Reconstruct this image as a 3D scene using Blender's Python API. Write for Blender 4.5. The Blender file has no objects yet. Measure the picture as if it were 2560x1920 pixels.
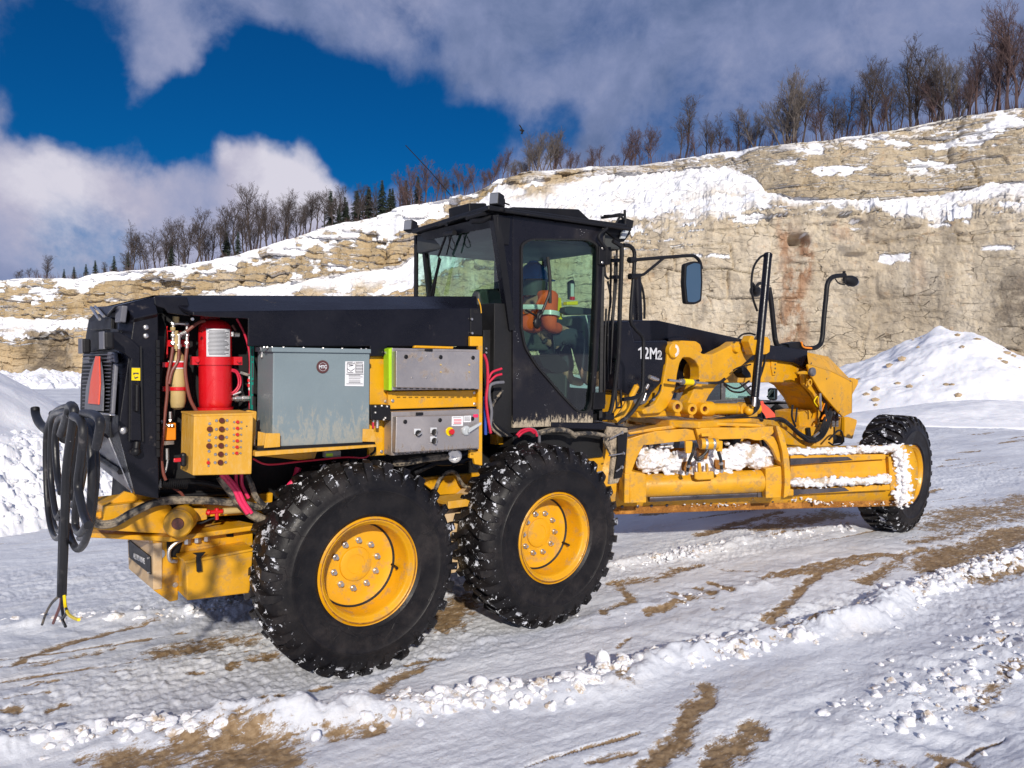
import bpy, bmesh, math, random
import numpy as np
from mathutils import Vector, Matrix
from mathutils.geometry import tessellate_polygon
random.seed(7)
R_=math.radians
sc=bpy.context.scene
COL=sc.collection

# ------------------------------------------------------------------ camera
F0=1927.9; CAM=np.array([-2.1673,-5.6044,2.0658]); YAW,PIT,ROL=.6433,-.0417,.0098
FW=np.array([math.sin(YAW)*math.cos(PIT),math.cos(YAW)*math.cos(PIT),math.sin(PIT)])
RT=np.array([math.cos(YAW),-math.sin(YAW),0.]); UP=np.cross(RT,FW)
R2=RT*math.cos(ROL)+UP*math.sin(ROL); U2=-RT*math.sin(ROL)+UP*math.cos(ROL)
cd=bpy.data.cameras.new('camera'); cam=bpy.data.objects.new('camera',cd); COL.objects.link(cam)
M=Matrix(((R2[0],U2[0],-FW[0],CAM[0]),(R2[1],U2[1],-FW[1],CAM[1]),(R2[2],U2[2],-FW[2],CAM[2]),(0,0,0,1)))
cam.matrix_world=M
cd.sensor_width=36; cd.lens=36*F0/2560; cd.clip_end=5000; cd.clip_start=.05
sc.camera=cam

# ------------------------------------------------------------------ light
SUN=Vector((-1.0,-1.95,1.0)).normalized()
EL=math.asin(SUN.z); AZ=math.atan2(SUN.x,SUN.y)
sl=bpy.data.lights.new('sun','SUN'); sl.energy=4.2; sl.angle=R_(1.5); sl.color=(1,.93,.83)
so=bpy.data.objects.new('sun',sl); COL.objects.link(so); so.rotation_euler=SUN.to_track_quat('Z','Y').to_euler(); so.location=(-10,-20,12)
sc.view_settings.view_transform='Standard'; sc.view_settings.look='None'; sc.view_settings.exposure=0.0; sc.view_settings.gamma=1
sc.render.engine='CYCLES'; sc.cycles.transparent_max_bounces=16

def rayd(x,y):
    return FW+R2*(x-1280)/F0-U2*(y-960)/F0
def dirn(x,y):
    d=rayd(x,y); return d/np.linalg.norm(d)

# world
W=bpy.data.worlds.new('World'); sc.world=W; W.use_nodes=True
def world():
    nt=W.node_tree; N=nt.nodes; L=nt.links; N.clear()
    out=N.new('ShaderNodeOutputWorld'); bg=N.new('ShaderNodeBackground')
    sky=N.new('ShaderNodeTexSky'); sky.sky_type='NISHITA'; sky.sun_disc=False; sky.sun_elevation=EL; sky.sun_rotation=AZ
    sky.altitude=500; sky.air_density=1.0; sky.dust_density=.5; sky.ozone_density=3.0
    tc=N.new('ShaderNodeTexCoord')
    def math_(op,a,b=None,c=None):
        n=N.new('ShaderNodeMath'); n.operation=op
        for i,v in enumerate((a,b,c)):
            if v is None: continue
            if isinstance(v,(int,float)): n.inputs[i].default_value=v
            else: L.new(v,n.inputs[i])
        return n.outputs[0]
    def noise(scale,detail,rough=.55,vec=None,dist=0,col=False):
        n=N.new('ShaderNodeTexNoise'); n.inputs['Scale'].default_value=scale; n.inputs['Detail'].default_value=detail
        n.inputs['Roughness'].default_value=rough; n.inputs['Distortion'].default_value=dist
        L.new(vec or tc.outputs['Generated'],n.inputs['Vector']); return n.outputs['Color' if col else 0]
    # warped direction
    wn=noise(5,5,.6,col=True)
    vs=N.new('ShaderNodeVectorMath'); vs.operation='SUBTRACT'; L.new(wn,vs.inputs[0]); vs.inputs[1].default_value=(.5,.5,.5)
    vm=N.new('ShaderNodeVectorMath'); vm.operation='MULTIPLY_ADD'; L.new(vs.outputs[0],vm.inputs[0]); vm.inputs[1].default_value=(.10,.10,.10); L.new(tc.outputs['Generated'],vm.inputs[2])
    wd=vm.outputs[0]
    def blob(x,y,r,soft=.5):
        x,y,r=x*1.1573,y*1.1573,r*1.1573
        n=N.new('ShaderNodeVectorMath'); n.operation='DISTANCE'; L.new(wd,n.inputs[0]); n.inputs[1].default_value=tuple(dirn(x,y))
        m=N.new('ShaderNodeMapRange'); m.interpolation_type='SMOOTHSTEP'; L.new(n.outputs['Value'],m.inputs[0])
        rr=r/F0
        m.inputs[1].default_value=rr*(1-soft); m.inputs[2].default_value=rr*(1+soft); m.inputs[3].default_value=1; m.inputs[4].default_value=0
        return m.outputs[0]
    def total(bs):
        a=None
        for b in bs:
            o=math_('MULTIPLY',blob(*b[:3]),b[3] if len(b)>3 else 1.)
            a=o if a is None else math_('ADD',a,o)
        return a
    holes=total([(20,90,130,.72),(150,190,110,.75),(190,60,100,.6),(120,240,60,.55),(290,270,90,.75),(400,290,80,.75),(450,245,90,.9),(560,215,90,.9),(660,235,110,1.05),(820,275,120,1.1),(960,300,110,1.1),(1080,300,80,.9),(1235,268,60,.8),
                 (560,300,60,.8),(820,350,70,.8),(930,360,60,.7),(500,130,80,.45),(640,140,60,.45),(900,50,50,.45),(930,130,50,.3),(1500,330,140,.5),(1870,215,80,.5),(210,570,110,.4),(1700,240,90,.3),(1300,110,90,.25),(1150,160,60,.2)])
    puffs=total([(350,150,55,.6),(300,185,40,.5),(400,110,60,.35),(90,30,80,.25),(520,330,60,.8),(640,340,70,.5),(880,385,40,.9),(1090,330,50,.5),(20,210,40,.6)])
    fn=noise(7,12,.66,dist=.25)
    dens=math_('SUBTRACT',math_('ADD',1.05,math_('MULTIPLY',puffs,.75)),holes)
    dens=math_('ADD',dens,math_('MULTIPLY',math_('SUBTRACT',fn,.5),2.1))
    cm=N.new('ShaderNodeMapRange'); cm.interpolation_type='SMOOTHSTEP'; L.new(dens,cm.inputs[0]); cm.inputs[1].default_value=.0; cm.inputs[2].default_value=1.1
    # cloud brightness
    br=total([(100,330,170,.42),(560,340,110,.5),(700,390,110,.5),(300,430,200,.55),(60,480,140,.4),(420,30,120,.25),(650,470,160,.4),(1180,320,70,.12)])
    n2=noise(4.0,10,.62,dist=.2)
    n3=noise(13,10,.62,dist=.3)
    bsum=math_('ADD',math_('ADD',math_('MULTIPLY',br,1.0),math_('MULTIPLY',math_('SUBTRACT',n2,.5),1.5)),math_('MULTIPLY',math_('SUBTRACT',n3,.5),1.1))
    cr=N.new('ShaderNodeValToRGB'); L.new(math_('ADD',math_('MULTIPLY',bsum,.66),.2),cr.inputs[0])
    e=cr.color_ramp.elements; e[0].position=0; e[0].color=(.125,.18,.34,1); e[1].position=1; e[1].color=(.72,.70,.80,1)
    for p,c in ((.25,(.23,.28,.47,1)),(.5,(.36,.39,.57,1)),(.75,(.50,.49,.63,1))):
        q=e.new(p); q.color=c
    # tinted sky
    tm=N.new('ShaderNodeMix'); tm.data_type='RGBA'; tm.blend_type='MULTIPLY'; tm.inputs[0].default_value=1
    L.new(sky.outputs[0],tm.inputs[6]); tm.inputs[7].default_value=(.012,.30,.60,1)
    sk=N.new('ShaderNodeVectorMath'); sk.operation='SCALE'; L.new(tm.outputs[2],sk.inputs[0]); sk.inputs['Scale'].default_value=.85
    cs=N.new('ShaderNodeVectorMath'); cs.operation='SCALE'; L.new(cr.outputs[0],cs.inputs[0]); cs.inputs['Scale'].default_value=9.5
    mx=N.new('ShaderNodeMix'); mx.data_type='RGBA'; L.new(cm.outputs[0],mx.inputs[0]); L.new(sk.outputs[0],mx.inputs[6]); L.new(cs.outputs[0],mx.inputs[7])
    L.new(mx.outputs[2],bg.inputs[0]); bg.inputs[1].default_value=.1
    L.new(bg.outputs[0],out.inputs[0])
world()
W.cycles.sampling_method='AUTOMATIC'

# ------------------------------------------------------------------ measuring helpers
def Pt(x,y,Y=None,X=None,Z=None,pl=None,D=None):
    d=rayd(x,y)
    if D is not None: t=D
    elif pl is not None:
        p0,n=np.array(pl[0]),np.array(pl[1]); t=((p0-CAM)@n)/(d@n)
    elif Y is not None: t=(Y-CAM[1])/d[1]
    elif X is not None: t=(X-CAM[0])/d[0]
    else: t=(Z-CAM[2])/d[2]
    return Vector(CAM+d*t)
def ppm(p): return F0/((np.array(p)-CAM)@FW)
def ZM(ox,oy,s): return lambda x,y:(ox+x*s,oy+y*s)
z1=ZM(0,700,.31646); z2=ZM(50,1150,.31646); z3=ZM(600,820,.29385); z4=ZM(980,460,.3798); z5=ZM(1450,600,.36166)
z6=ZM(1450,1000,.42948); z7=ZM(600,1080,.45208); z8=ZM(1250,600,.27726); zR=ZM(200,720,.3618); zC=ZM(0,760,.3254); zF=ZM(1500,880,.24864)
def L3(z,pts,**k): return [Pt(*z(x,y),**k) for x,y in pts]

# ------------------------------------------------------------------ materials
class NB:
    def __init__(s,name):
        s.m=bpy.data.materials.new(name); s.m.use_nodes=True; s.N=s.m.node_tree.nodes; s.L=s.m.node_tree.links
        s.b=s.N['Principled BSDF']; s.out=s.N['Material Output']
        s.geo=s.N.new('ShaderNodeNewGeometry'); s.pos=s.geo.outputs['Position']
    def put(s,v,i):
        if isinstance(v,(int,float)): i.default_value=v
        elif isinstance(v,tuple): i.default_value=v if len(v)==4 or i.type!='RGBA' else v+(1,)
        else: s.L.new(v,i)
    def ma(s,op,a,b=0.,c=None,clamp=False):
        n=s.N.new('ShaderNodeMath'); n.operation=op; n.use_clamp=clamp; s.put(a,n.inputs[0]); s.put(b,n.inputs[1])
        if c is not None: s.put(c,n.inputs[2])
        return n.outputs[0]
    def noise(s,scale,detail=4,rough=.55,vec=None,dist=0.,sc=None):
        n=s.N.new('ShaderNodeTexNoise'); n.inputs['Scale'].default_value=scale; n.inputs['Detail'].default_value=detail
        n.inputs['Roughness'].default_value=rough; n.inputs['Distortion'].default_value=dist
        v=vec or s.pos
        if sc:
            mp=s.N.new('ShaderNodeVectorMath'); mp.operation='MULTIPLY'; s.L.new(v,mp.inputs[0]); mp.inputs[1].default_value=sc; v=mp.outputs[0]
        s.L.new(v,n.inputs['Vector']); return n.outputs[0]
    def voro(s,scale,feature='F1',vec=None,sc=None,out='Distance'):
        n=s.N.new('ShaderNodeTexVoronoi'); n.feature=feature; n.inputs['Scale'].default_value=scale
        v=vec or s.pos
        if sc:
            mp=s.N.new('ShaderNodeVectorMath'); mp.operation='MULTIPLY'; s.L.new(v,mp.inputs[0]); mp.inputs[1].default_value=sc; v=mp.outputs[0]
        s.L.new(v,n.inputs['Vector']); return n.outputs[out]
    def mr(s,v,a,b,c=0.,d=1.,smooth=True):
        n=s.N.new('ShaderNodeMapRange'); n.interpolation_type='SMOOTHSTEP' if smooth else 'LINEAR'
        s.put(v,n.inputs[0])
        for i,q in enumerate((a,b,c,d)): s.put(q,n.inputs[i+1])
        return n.outputs[0]
    def mix(s,f,a,b,bl='MIX'):
        n=s.N.new('ShaderNodeMix'); n.data_type='RGBA'; n.blend_type=bl; s.put(f,n.inputs[0]); s.put(a,n.inputs[6]); s.put(b,n.inputs[7]); return n.outputs[2]
    def ramp(s,v,els):
        n=s.N.new('ShaderNodeValToRGB'); s.put(v,n.inputs[0]); e=n.color_ramp.elements
        e[0].position,e[0].color=els[0][0],els[0][1]+(1,); e[1].position,e[1].color=els[-1][0],els[-1][1]+(1,)
        for p,c in els[1:-1]: q=e.new(p); q.color=c+(1,)
        return n.outputs[0]
    def bump(s,h,st=.3,d=.01):
        n=s.N.new('ShaderNodeBump'); n.inputs['Strength'].default_value=st; n.inputs['Distance'].default_value=d; s.put(h,n.inputs['Height']); s.L.new(n.outputs[0],s.b.inputs['Normal'])
    def z(s):
        n=s.N.new('ShaderNodeSeparateXYZ'); s.L.new(s.pos,n.inputs[0]); return n.outputs[2]
    def attr(s,name):
        n=s.N.new('ShaderNodeAttribute'); n.attribute_name=name; return n
    def set(s,**k):
        for a,v in k.items():
            nm={'base':'Base Color','rough':'Roughness','metal':'Metallic','spec':'Specular IOR Level','coat':'Coat Weight','sub':'Subsurface Weight','emit':'Emission Color','es':'Emission Strength','alpha':'Alpha','trans':'Transmission Weight'}[a]
            s.put(v,s.b.inputs[nm])
MATS={}
def paint(name,col,rough=.4,metal=0.,var=.12,dirt=0.,dcol=(.42,.34,.24),dz=None,streak=False,bump=.04,spec=.5,scuff=0.,coat=0.,splat=0.,dop=.85):
    b=NB(name)
    n=b.noise(3.,5,.6); n2=b.noise(45,3,.6)
    c=b.mix(b.mr(n,.3,.7),tuple(v*(1-var) for v in col),tuple(min(1,v*(1+var)) for v in col))
    r=b.ma('ADD',b.mr(n,.3,.7,rough-.08,rough+.1),b.ma('MULTIPLY',b.ma('SUBTRACT',n2,.5),.2))
    if scuff:
        sc_=b.noise(7,10,.75,dist=1.2); f=b.mr(sc_,.62,.72,0,scuff); c=b.mix(f,c,(.10,.07,.05))
    if dirt:
        if streak: d=b.noise(34,8,.78,sc=(1,1,.30),dist=.5)
        else: d=b.noise(9,8,.7)
        thr=.62-.25*dirt
        f=b.mr(d,thr,thr+.14)
        if dz:
            zz=b.mr(b.z(),dz[0],dz[1],1.,0.,False)
            thr+=.14; f=b.mr(b.ma('ADD',d,b.ma('MULTIPLY',b.ma('SUBTRACT',zz,.5),.5)),thr,thr+.09)
        c=b.mix(b.ma('MULTIPLY',b.ma('MULTIPLY',f,b.mr(b.noise(60,4,.7),.3,.7,.5,1.)),dop),c,dcol); r=b.mix(f,r,(.9,.9,.9))
    # thin dust everywhere
    dst=b.noise(1.7,6,.65); c=b.mix(b.mr(dst,.5,.8,0,.07),c,dcol)
    if splat:
        v=b.voro(60,out='Distance'); sel=b.noise(6,3); f=b.ma('MULTIPLY',b.mr(v,.08,.16,1,0),b.mr(sel,.62-.1*splat,.68,0,1)); c=b.mix(f,c,(.7,.7,.72))
    b.set(base=c,rough=r,metal=metal,spec=spec,coat=coat)
    b.bump(b.ma('ADD',n2,b.ma('MULTIPLY',n,1.)),bump*3,.01)
    MATS[name]=b.m; return b.m
YEL=paint('yellow_paint',(.66,.325,.006),.42,dirt=.5,dcol=(.34,.22,.10),scuff=.5,var=.10,coat=.08)
YELD=paint('dusty_yellow_paint',(.66,.34,.03),.5,dirt=.62,dcol=(.66,.45,.2),streak=True,var=.08,dop=.4)
YELC=paint('clean_yellow_paint',(.70,.345,.005),.38,var=.08,coat=.12,scuff=.4,dirt=.42,dcol=(.38,.24,.10))
BEI=paint('dust_and_glare_beige',(.55,.38,.20),.55,dirt=.7,dcol=(.62,.48,.32))  # dusty beige; on the ballast end its paleness is painted-in sun glare
BLK=paint('black_paint',(.006,.006,.010),.30,dirt=.05,dcol=(.10,.085,.08),var=.2,splat=0.,spec=.35)
BLKM=paint('black_matt_plastic',(.008,.008,.010),.5,var=.2,dirt=.1,dcol=(.08,.07,.06),spec=.3)
BLKS=paint('black_steel_mud_splashed',(.007,.006,.009),.36,dirt=.70,dcol=(.62,.52,.38),streak=True,dz=(1.46,1.70),var=.2,splat=.12)
MUDB=paint('black_steel_caked_mud',(.015,.015,.018),.6,dirt=1.0,dcol=(.55,.44,.31),var=.2,bump=.2)
DARK=paint('engine_bay_black',(.006,.006,.007),.7,var=.3,dirt=.1,dcol=(.04,.035,.03))
GRY=paint('grey_enamel',(.19,.24,.26),.4,dirt=.85,dcol=(.40,.36,.28),dz=(1.40,2.05),streak=True,var=.04,dop=.55)
STN=paint('brushed_stainless',(.50,.46,.44),.42,metal=.75,dirt=.35,dcol=(.30,.22,.16),var=.08)
STND=paint('brushed_stainless_muddy',(.48,.44,.42),.42,metal=.7,dirt=.55,dcol=(.28,.21,.15),dz=(1.35,1.62),streak=True,var=.08)
CHR=paint('zinc_steel',(.6,.58,.56),.3,metal=.9,var=.1,dirt=.2)
RED=paint('red_gloss_paint',(.60,.006,.012),.25,var=.05,coat=.5)
REDH=paint('red_hose_rubber',(.55,.015,.05),.45,var=.1)
BRNH=paint('brown_hose_rubber',(.19,.05,.035),.5,var=.1)
PNK=paint('pink_cable_sleeve',(.75,.03,.12),.45,dirt=.3,dcol=(.05,.04,.04))
BLU=paint('blue_cable_sleeve',(.02,.06,.35),.45)
GRN=paint('green_label_tape',(.0,.18,.14),.5)
LIME=paint('lime_reflective_tape',(.42,.72,.02),.4)
TAN=paint('tan_cylinder_paint',(.50,.36,.15),.45,dirt=.4,dcol=(.25,.18,.1))
ORG=paint('orange_plastic',(.85,.25,.01),.35)
WHT=paint('white_label_paper',(.78,.78,.80),.5,var=.03,dirt=.15)
BRN=paint('brown_bakelite',(.10,.02,.012),.3)
CAB_=paint('black_cable_rubber',(.012,.012,.014),.42,var=.3,dirt=.2,dcol=(.12,.11,.11),splat=.2)
HOSEM=paint('black_hose_muddy',(.02,.02,.022),.5,dirt=.75,dcol=(.4,.33,.24))
WORN=paint('bare_worn_steel',(.10,.09,.10),.35,metal=.6,var=.3,dirt=.3,dcol=(.16,.07,.03))
RUST=paint('rusty_yellow_edge',(.48,.20,.02),.5,dirt=1.0,dcol=(.13,.045,.012),scuff=.6)
ORTRI=paint('fluorescent_orange_sign',(.85,.10,.05),.5,var=.05)
GRYP=paint('grey_worn_plastic',(.13,.13,.15),.5,dirt=.3,dcol=(.3,.3,.3))
LBL=paint('silver_label',(.62,.63,.66),.4,var=.05)
YLB=paint('yellow_label',(.85,.62,.0),.4,var=.03)
LENS=paint('headlight_lens',(.32,.33,.35),.12,metal=.5,var=.1)
CABIN=paint('cab_interior_grey',(.045,.05,.05),.6)
SKIN=paint('skin',(.50,.27,.19),.5,var=.05)
ORJ=paint('orange_workwear',(.80,.10,.02),.8,var=.15)
HELM=paint('blue_hard_hat',(.01,.09,.32),.3,var=.04)
REFL=paint('silver_reflective_tape',(.6,.62,.6),.35)
NAVY=paint('dark_work_trousers',(.03,.035,.05),.8)
TRK=paint('dark_grey_car_paint',(.085,.078,.075),.3,dirt=.4,dcol=(.22,.19,.17),coat=.4)
LITG=paint('light_grey_plastic',(.5,.53,.55),.4)
def flat(name,c,r=.5):
    b=NB(name); n=b.noise(30,3); b.set(base=b.mix(n,tuple(v*.9 for v in c),tuple(min(1,v*1.08) for v in c)),rough=r); return b.m
INK=flat('print_ink',(.05,.05,.06)); INKR=flat('red_print_ink',(.7,.02,.05)); INKB=flat('blue_print_ink',(.01,.25,.5)); SLV=flat('silver_decal',(.62,.63,.66),.35); MARO=flat('maroon_emblem',(.10,.035,.035))
def glassmat(name,tint,refl=.12,rough=.02,dirt=.0):
    b=NB(name); t=b.N.new('ShaderNodeBsdfTransparent'); g=b.N.new('ShaderNodeBsdfGlossy'); g.inputs['Roughness'].default_value=rough
    t.inputs[0].default_value=tint+(1,)
    fr=b.N.new('ShaderNodeFresnel'); fr.inputs[0].default_value=1.5
    m=b.N.new('ShaderNodeMixShader'); f=b.ma('ADD',b.ma('MULTIPLY',fr.outputs[0],1.0),refl-.04,clamp=True); f=b.ma('MULTIPLY',f,b.ma('SUBTRACT',1.,b.geo.outputs['Backfacing'])); b.L.new(f,m.inputs[0]); b.L.new(t.outputs[0],m.inputs[1]); b.L.new(g.outputs[0],m.inputs[2])
    res=m.outputs[0]
    if dirt:
        d=b.N.new('ShaderNodeBsdfDiffuse'); d.inputs[0].default_value=(.5,.55,.5,1); m2=b.N.new('ShaderNodeMixShader')
        b.L.new(b.mr(b.noise(5,6,.6,sc=(1,1,.6)),.45,.7,.02,dirt),m2.inputs[0]); b.L.new(res,m2.inputs[1]); b.L.new(d.outputs[0],m2.inputs[2]); res=m2.outputs[0]
    b.L.new(res,b.out.inputs[0]); return b.m
GLS=glassmat('green_tinted_glass',(.80,.93,.87),.09,.03,0.)
GLSD=glassmat('dark_tinted_glass',(.10,.14,.14),.15)
def mirrormat():
    b=NB('mirror_glass'); b.set(base=(.35,.5,.5),metal=1.,rough=.06); return b.m
MIR=mirrormat()
def tyremat():
    b=NB('tyre_rubber')
    tc=b.N.new('ShaderNodeTexCoord'); ob=tc.outputs['Object']
    sp=b.N.new('ShaderNodeSeparateXYZ'); b.L.new(ob,sp.inputs[0])
    r=b.ma('SQRT',b.ma('ADD',b.ma('MULTIPLY',sp.outputs[0],sp.outputs[0]),b.ma('MULTIPLY',sp.outputs[2],sp.outputs[2])))
    n=b.noise(5,6,.65,vec=ob); fine=b.noise(60,4,.6,vec=ob)
    base=b.mix(b.mr(n,.3,.7),(.004,.0038,.005),(.012,.0105,.0115))
    tread=b.mr(r,.585,.63)
    sn=b.noise(13,5,.72,vec=ob,dist=.6)
    sel=b.ma('MULTIPLY',b.mr(sn,.59,.61),tread)
    v=b.mr(b.noise(48,4,.65,vec=ob),.675,.69); v=b.ma('MULTIPLY',v,b.mr(r,.54,.6))
    sel=b.ma('MAXIMUM',sel,v)
    base=b.mix(b.mr(b.noise(3.5,8,.75,vec=ob),.45,.7,0,.6),base,(.040,.033,.031))
    c=b.mix(sel,base,(.70,.72,.78)); b.set(base=c,rough=b.mr(n,.3,.7,.38,.62),spec=.28)
    ck=b.voro(9,'DISTANCE_TO_EDGE',vec=ob,sc=(1,1,1)); ckf=b.ma('MULTIPLY',b.mr(ck,0,.012,1,0),b.mr(b.noise(4,3,vec=ob),.5,.6))
    b.bump(b.ma('SUBTRACT',b.ma('ADD',b.ma('MULTIPLY',fine,.25),b.ma('MULTIPLY',sel,1.2)),ckf),.6,.008); return b.m
TYR=tyremat()
def snowmat(name='snow',dirtattr=False,dirtz=0.):
    b=NB(name); n=b.noise(1.2,6,.6); f=b.noise(55,5,.7); m=b.noise(9,6,.65)
    c=b.mix(b.mr(n,.3,.7),(.74,.75,.80),(.86,.86,.88))
    if dirtz:
        d=b.noise(11,7,.7); c=b.mix(b.mr(d,.56-dirtz,.68-dirtz,0,.8),c,(.45,.33,.20))
    b.set(base=c,rough=.7,spec=.25); b.b.inputs['Subsurface Weight'].default_value=.15; b.b.inputs['Subsurface Radius'].default_value=(.03,.04,.05); b.b.inputs['Subsurface Scale'].default_value=.3
    b.bump(b.ma('ADD',b.ma('MULTIPLY',f,.5),m),.5,.02); return b.m
SNOW=snowmat(); SNOWD=snowmat('dirty_snow',dirtz=.055)

# ------------------------------------------------------------------ mesh builder
class MB:
    def __init__(s): s.v=[]; s.f=[]; s.sm=[]
    def add(s,vs,fs,smooth=False):
        o=len(s.v); s.v+= [Vector(v) for v in vs]; s.f+=[tuple(i+o for i in f) for f in fs]; s.sm+=[smooth]*len(fs); return s
    def slab(s,pts,vec,holes=()):
        vec=Vector(vec); loops=[list(map(Vector,pts))]+[list(map(Vector,h)) for h in holes]
        flatv=[p for l in loops for p in l]; n=len(flatv)
        tris=tessellate_polygon(loops)
        vs=flatv+[p+vec for p in flatv]; fs=[]
        if len(loops)==1 : fs=[tuple(range(n)),tuple(reversed(range(n,2*n)))]
        else:
            for t in tris: fs.append(tuple(t)); fs.append(tuple(i+n for i in reversed(t)))
        o=0
        for l in loops:
            k=len(l)
            for i in range(k):
                a,b=o+i,o+(i+1)%k; fs.append((a,a+n,b+n,b))
            o+=k
        return s.add(vs,fs)
    def box(s,c,d,rot=None):
        c=Vector(c); x,y,z=[q/2 for q in d]; vs=[Vector((a*x,b*y,e*z)) for a in(-1,1) for b in(-1,1) for e in(-1,1)]
        if rot is not None: vs=[rot@v for v in vs]
        return s.add([v+c for v in vs],[(0,1,3,2),(4,6,7,5),(0,4,5,1),(2,3,7,6),(0,2,6,4),(1,5,7,3)])
    def bb(s,a,b): return s.box([(p+q)/2 for p,q in zip(a,b)],[abs(p-q) for p,q in zip(a,b)])
    def tube(s,pts,r,n=10,spline=True,cap=True,jit=0):
        pts=[Vector(p) for p in pts]
        if spline and len(pts)>2:
            q=[]; P=[pts[0]*2-pts[1]]+pts+[pts[-1]*2-pts[-2]]
            for i in range(1,len(P)-2):
                for k in range(6):
                    t=k/6; a,b,c,d=P[i-1:i+3]
                    q.append(.5*((2*b)+(c-a)*t+(2*a-5*b+4*c-d)*t*t+(3*b-a-3*c+d)*t**3))
            q.append(pts[-1]); pts=q
        m=len(pts); rs=r if isinstance(r,(list,tuple)) else None
        T=[(pts[min(i+1,m-1)]-pts[max(i-1,0)]).normalized() for i in range(m)]
        up=Vector((0,0,1)) if abs(T[0].z)<.9 else Vector((1,0,0)); u=T[0].cross(up).normalized()
        vs=[]
        for i in range(m):
            u=(u-T[i]*u.dot(T[i])).normalized(); w=T[i].cross(u)
            rr=r if rs is None else rs[0]+(rs[-1]-rs[0])*i/(m-1)
            for k in range(n):
                a=2*math.pi*k/n; vs.append(pts[i]+(u*math.cos(a)+w*math.sin(a))*rr)
        fs=[(i*n+k,i*n+(k+1)%n,(i+1)*n+(k+1)%n,(i+1)*n+k) for i in range(m-1) for k in range(n)]
        s.add(vs,fs,True)
        if cap:
            o=len(s.v)-len(vs); s.f.append(tuple(o+k for k in reversed(range(n)))); s.sm.append(False)
            s.f.append(tuple(o+(m-1)*n+k for k in range(n))); s.sm.append(False)
        return s
    def cyl(s,a,b,r,n=20,r2=None): return s.tube([a,b],r if r2 is None else (r,r2),n,False)
    def lathe(s,prof,c,ax=(0,1,0),n=48,smooth=True,closed=False):
        ax=Vector(ax).normalized(); c=Vector(c); up=Vector((0,0,1)) if abs(ax.z)<.9 else Vector((1,0,0)); u=ax.cross(up).normalized(); w=ax.cross(u)
        vs=[c+ax*h+(u*math.cos(2*math.pi*k/n)+w*math.sin(2*math.pi*k/n))*max(r,1e-4) for r,h in prof for k in range(n)]
        m=len(prof); fs=[(i*n+k,(i+1)*n+k,(i+1)*n+(k+1)%n,i*n+(k+1)%n) for i in range(m-1) for k in range(n)]
        if closed: fs+=[((m-1)*n+k,k,(k+1)%n,(m-1)*n+(k+1)%n) for k in range(n)]
        return s.add(vs,fs,smooth)
    def ball(s,c,r,n=1,sq=(1,1,1),jit=0.,seed=None):
        bm=bmesh.new(); bmesh.ops.create_icosphere(bm,subdivisions=n,radius=1)
        rg=random.Random(seed if seed is not None else random.random())
        vs=[Vector((v.co.x*sq[0],v.co.y*sq[1],v.co.z*sq[2]))*r*(1+rg.uniform(-jit,jit))+Vector(c) for v in bm.verts]
        fs=[tuple(v.index for v in f.verts) for f in bm.faces]; bm.free(); return s.add(vs,fs,jit<.02 or n>1)
    def build(s,name,mat,parent=None,bev=0.,weld=False,label=None,loc=None,recalc=True):
        me=bpy.data.meshes.new(name)
        base=Vector(loc) if loc is not None else Vector((0,0,0))
        me.from_pydata([tuple(v-base) for v in s.v],[],s.f)
        for m in (mat if isinstance(mat,(list,tuple)) else [mat]): me.materials.append(m)
        me.polygons.foreach_set('use_smooth',s.sm)
        if recalc:
            bm=bmesh.new(); bm.from_mesh(me); bmesh.ops.recalc_face_normals(bm,faces=bm.faces); bm.to_mesh(me); bm.free()
        if any(s.sm): me.set_sharp_from_angle(angle=R_(38))
        o=bpy.data.objects.new(name,me); COL.objects.link(o); o.location=base
        if bev:
            b=o.modifiers.new('bevel','BEVEL'); b.width=bev; b.segments=2; b.limit_method='ANGLE'; b.angle_limit=R_(35)
        if parent is not None:
            o.parent=parent; par=parent; off=Vector((0,0,0))
            while par is not None: off+=par.location; par=par.parent
            o.location=base-off
        if label: o['label']=label
        return o
def fillet(pts,r,n=5):
    out=[]; k=len(pts)
    for i in range(k):
        p0,p,p1=np.array(pts[i-1],float),np.array(pts[i],float),np.array(pts[(i+1)%k],float)
        a=p0-p; b=p1-p; la,lb=np.linalg.norm(a),np.linalg.norm(b); q=min(r,la*.45,lb*.45)
        s=p+a/la*q; e=p+b/lb*q
        for j in range(n+1):
            t=j/n; out.append(tuple((1-t)**2*s+2*t*(1-t)*p+t*t*e))
    return out
def tag(o,label=None,cat=None,group=None,kind=None):
    if label:o['label']=label
    if cat:o['category']=cat
    if group:o['group']=group
    if kind:o['kind']=kind
    return o
def empty(name,loc,parent=None):
    o=bpy.data.objects.new(name,None); COL.objects.link(o); o.empty_display_size=.1; o.location=loc
    if parent: o.parent=parent
    return o
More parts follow.
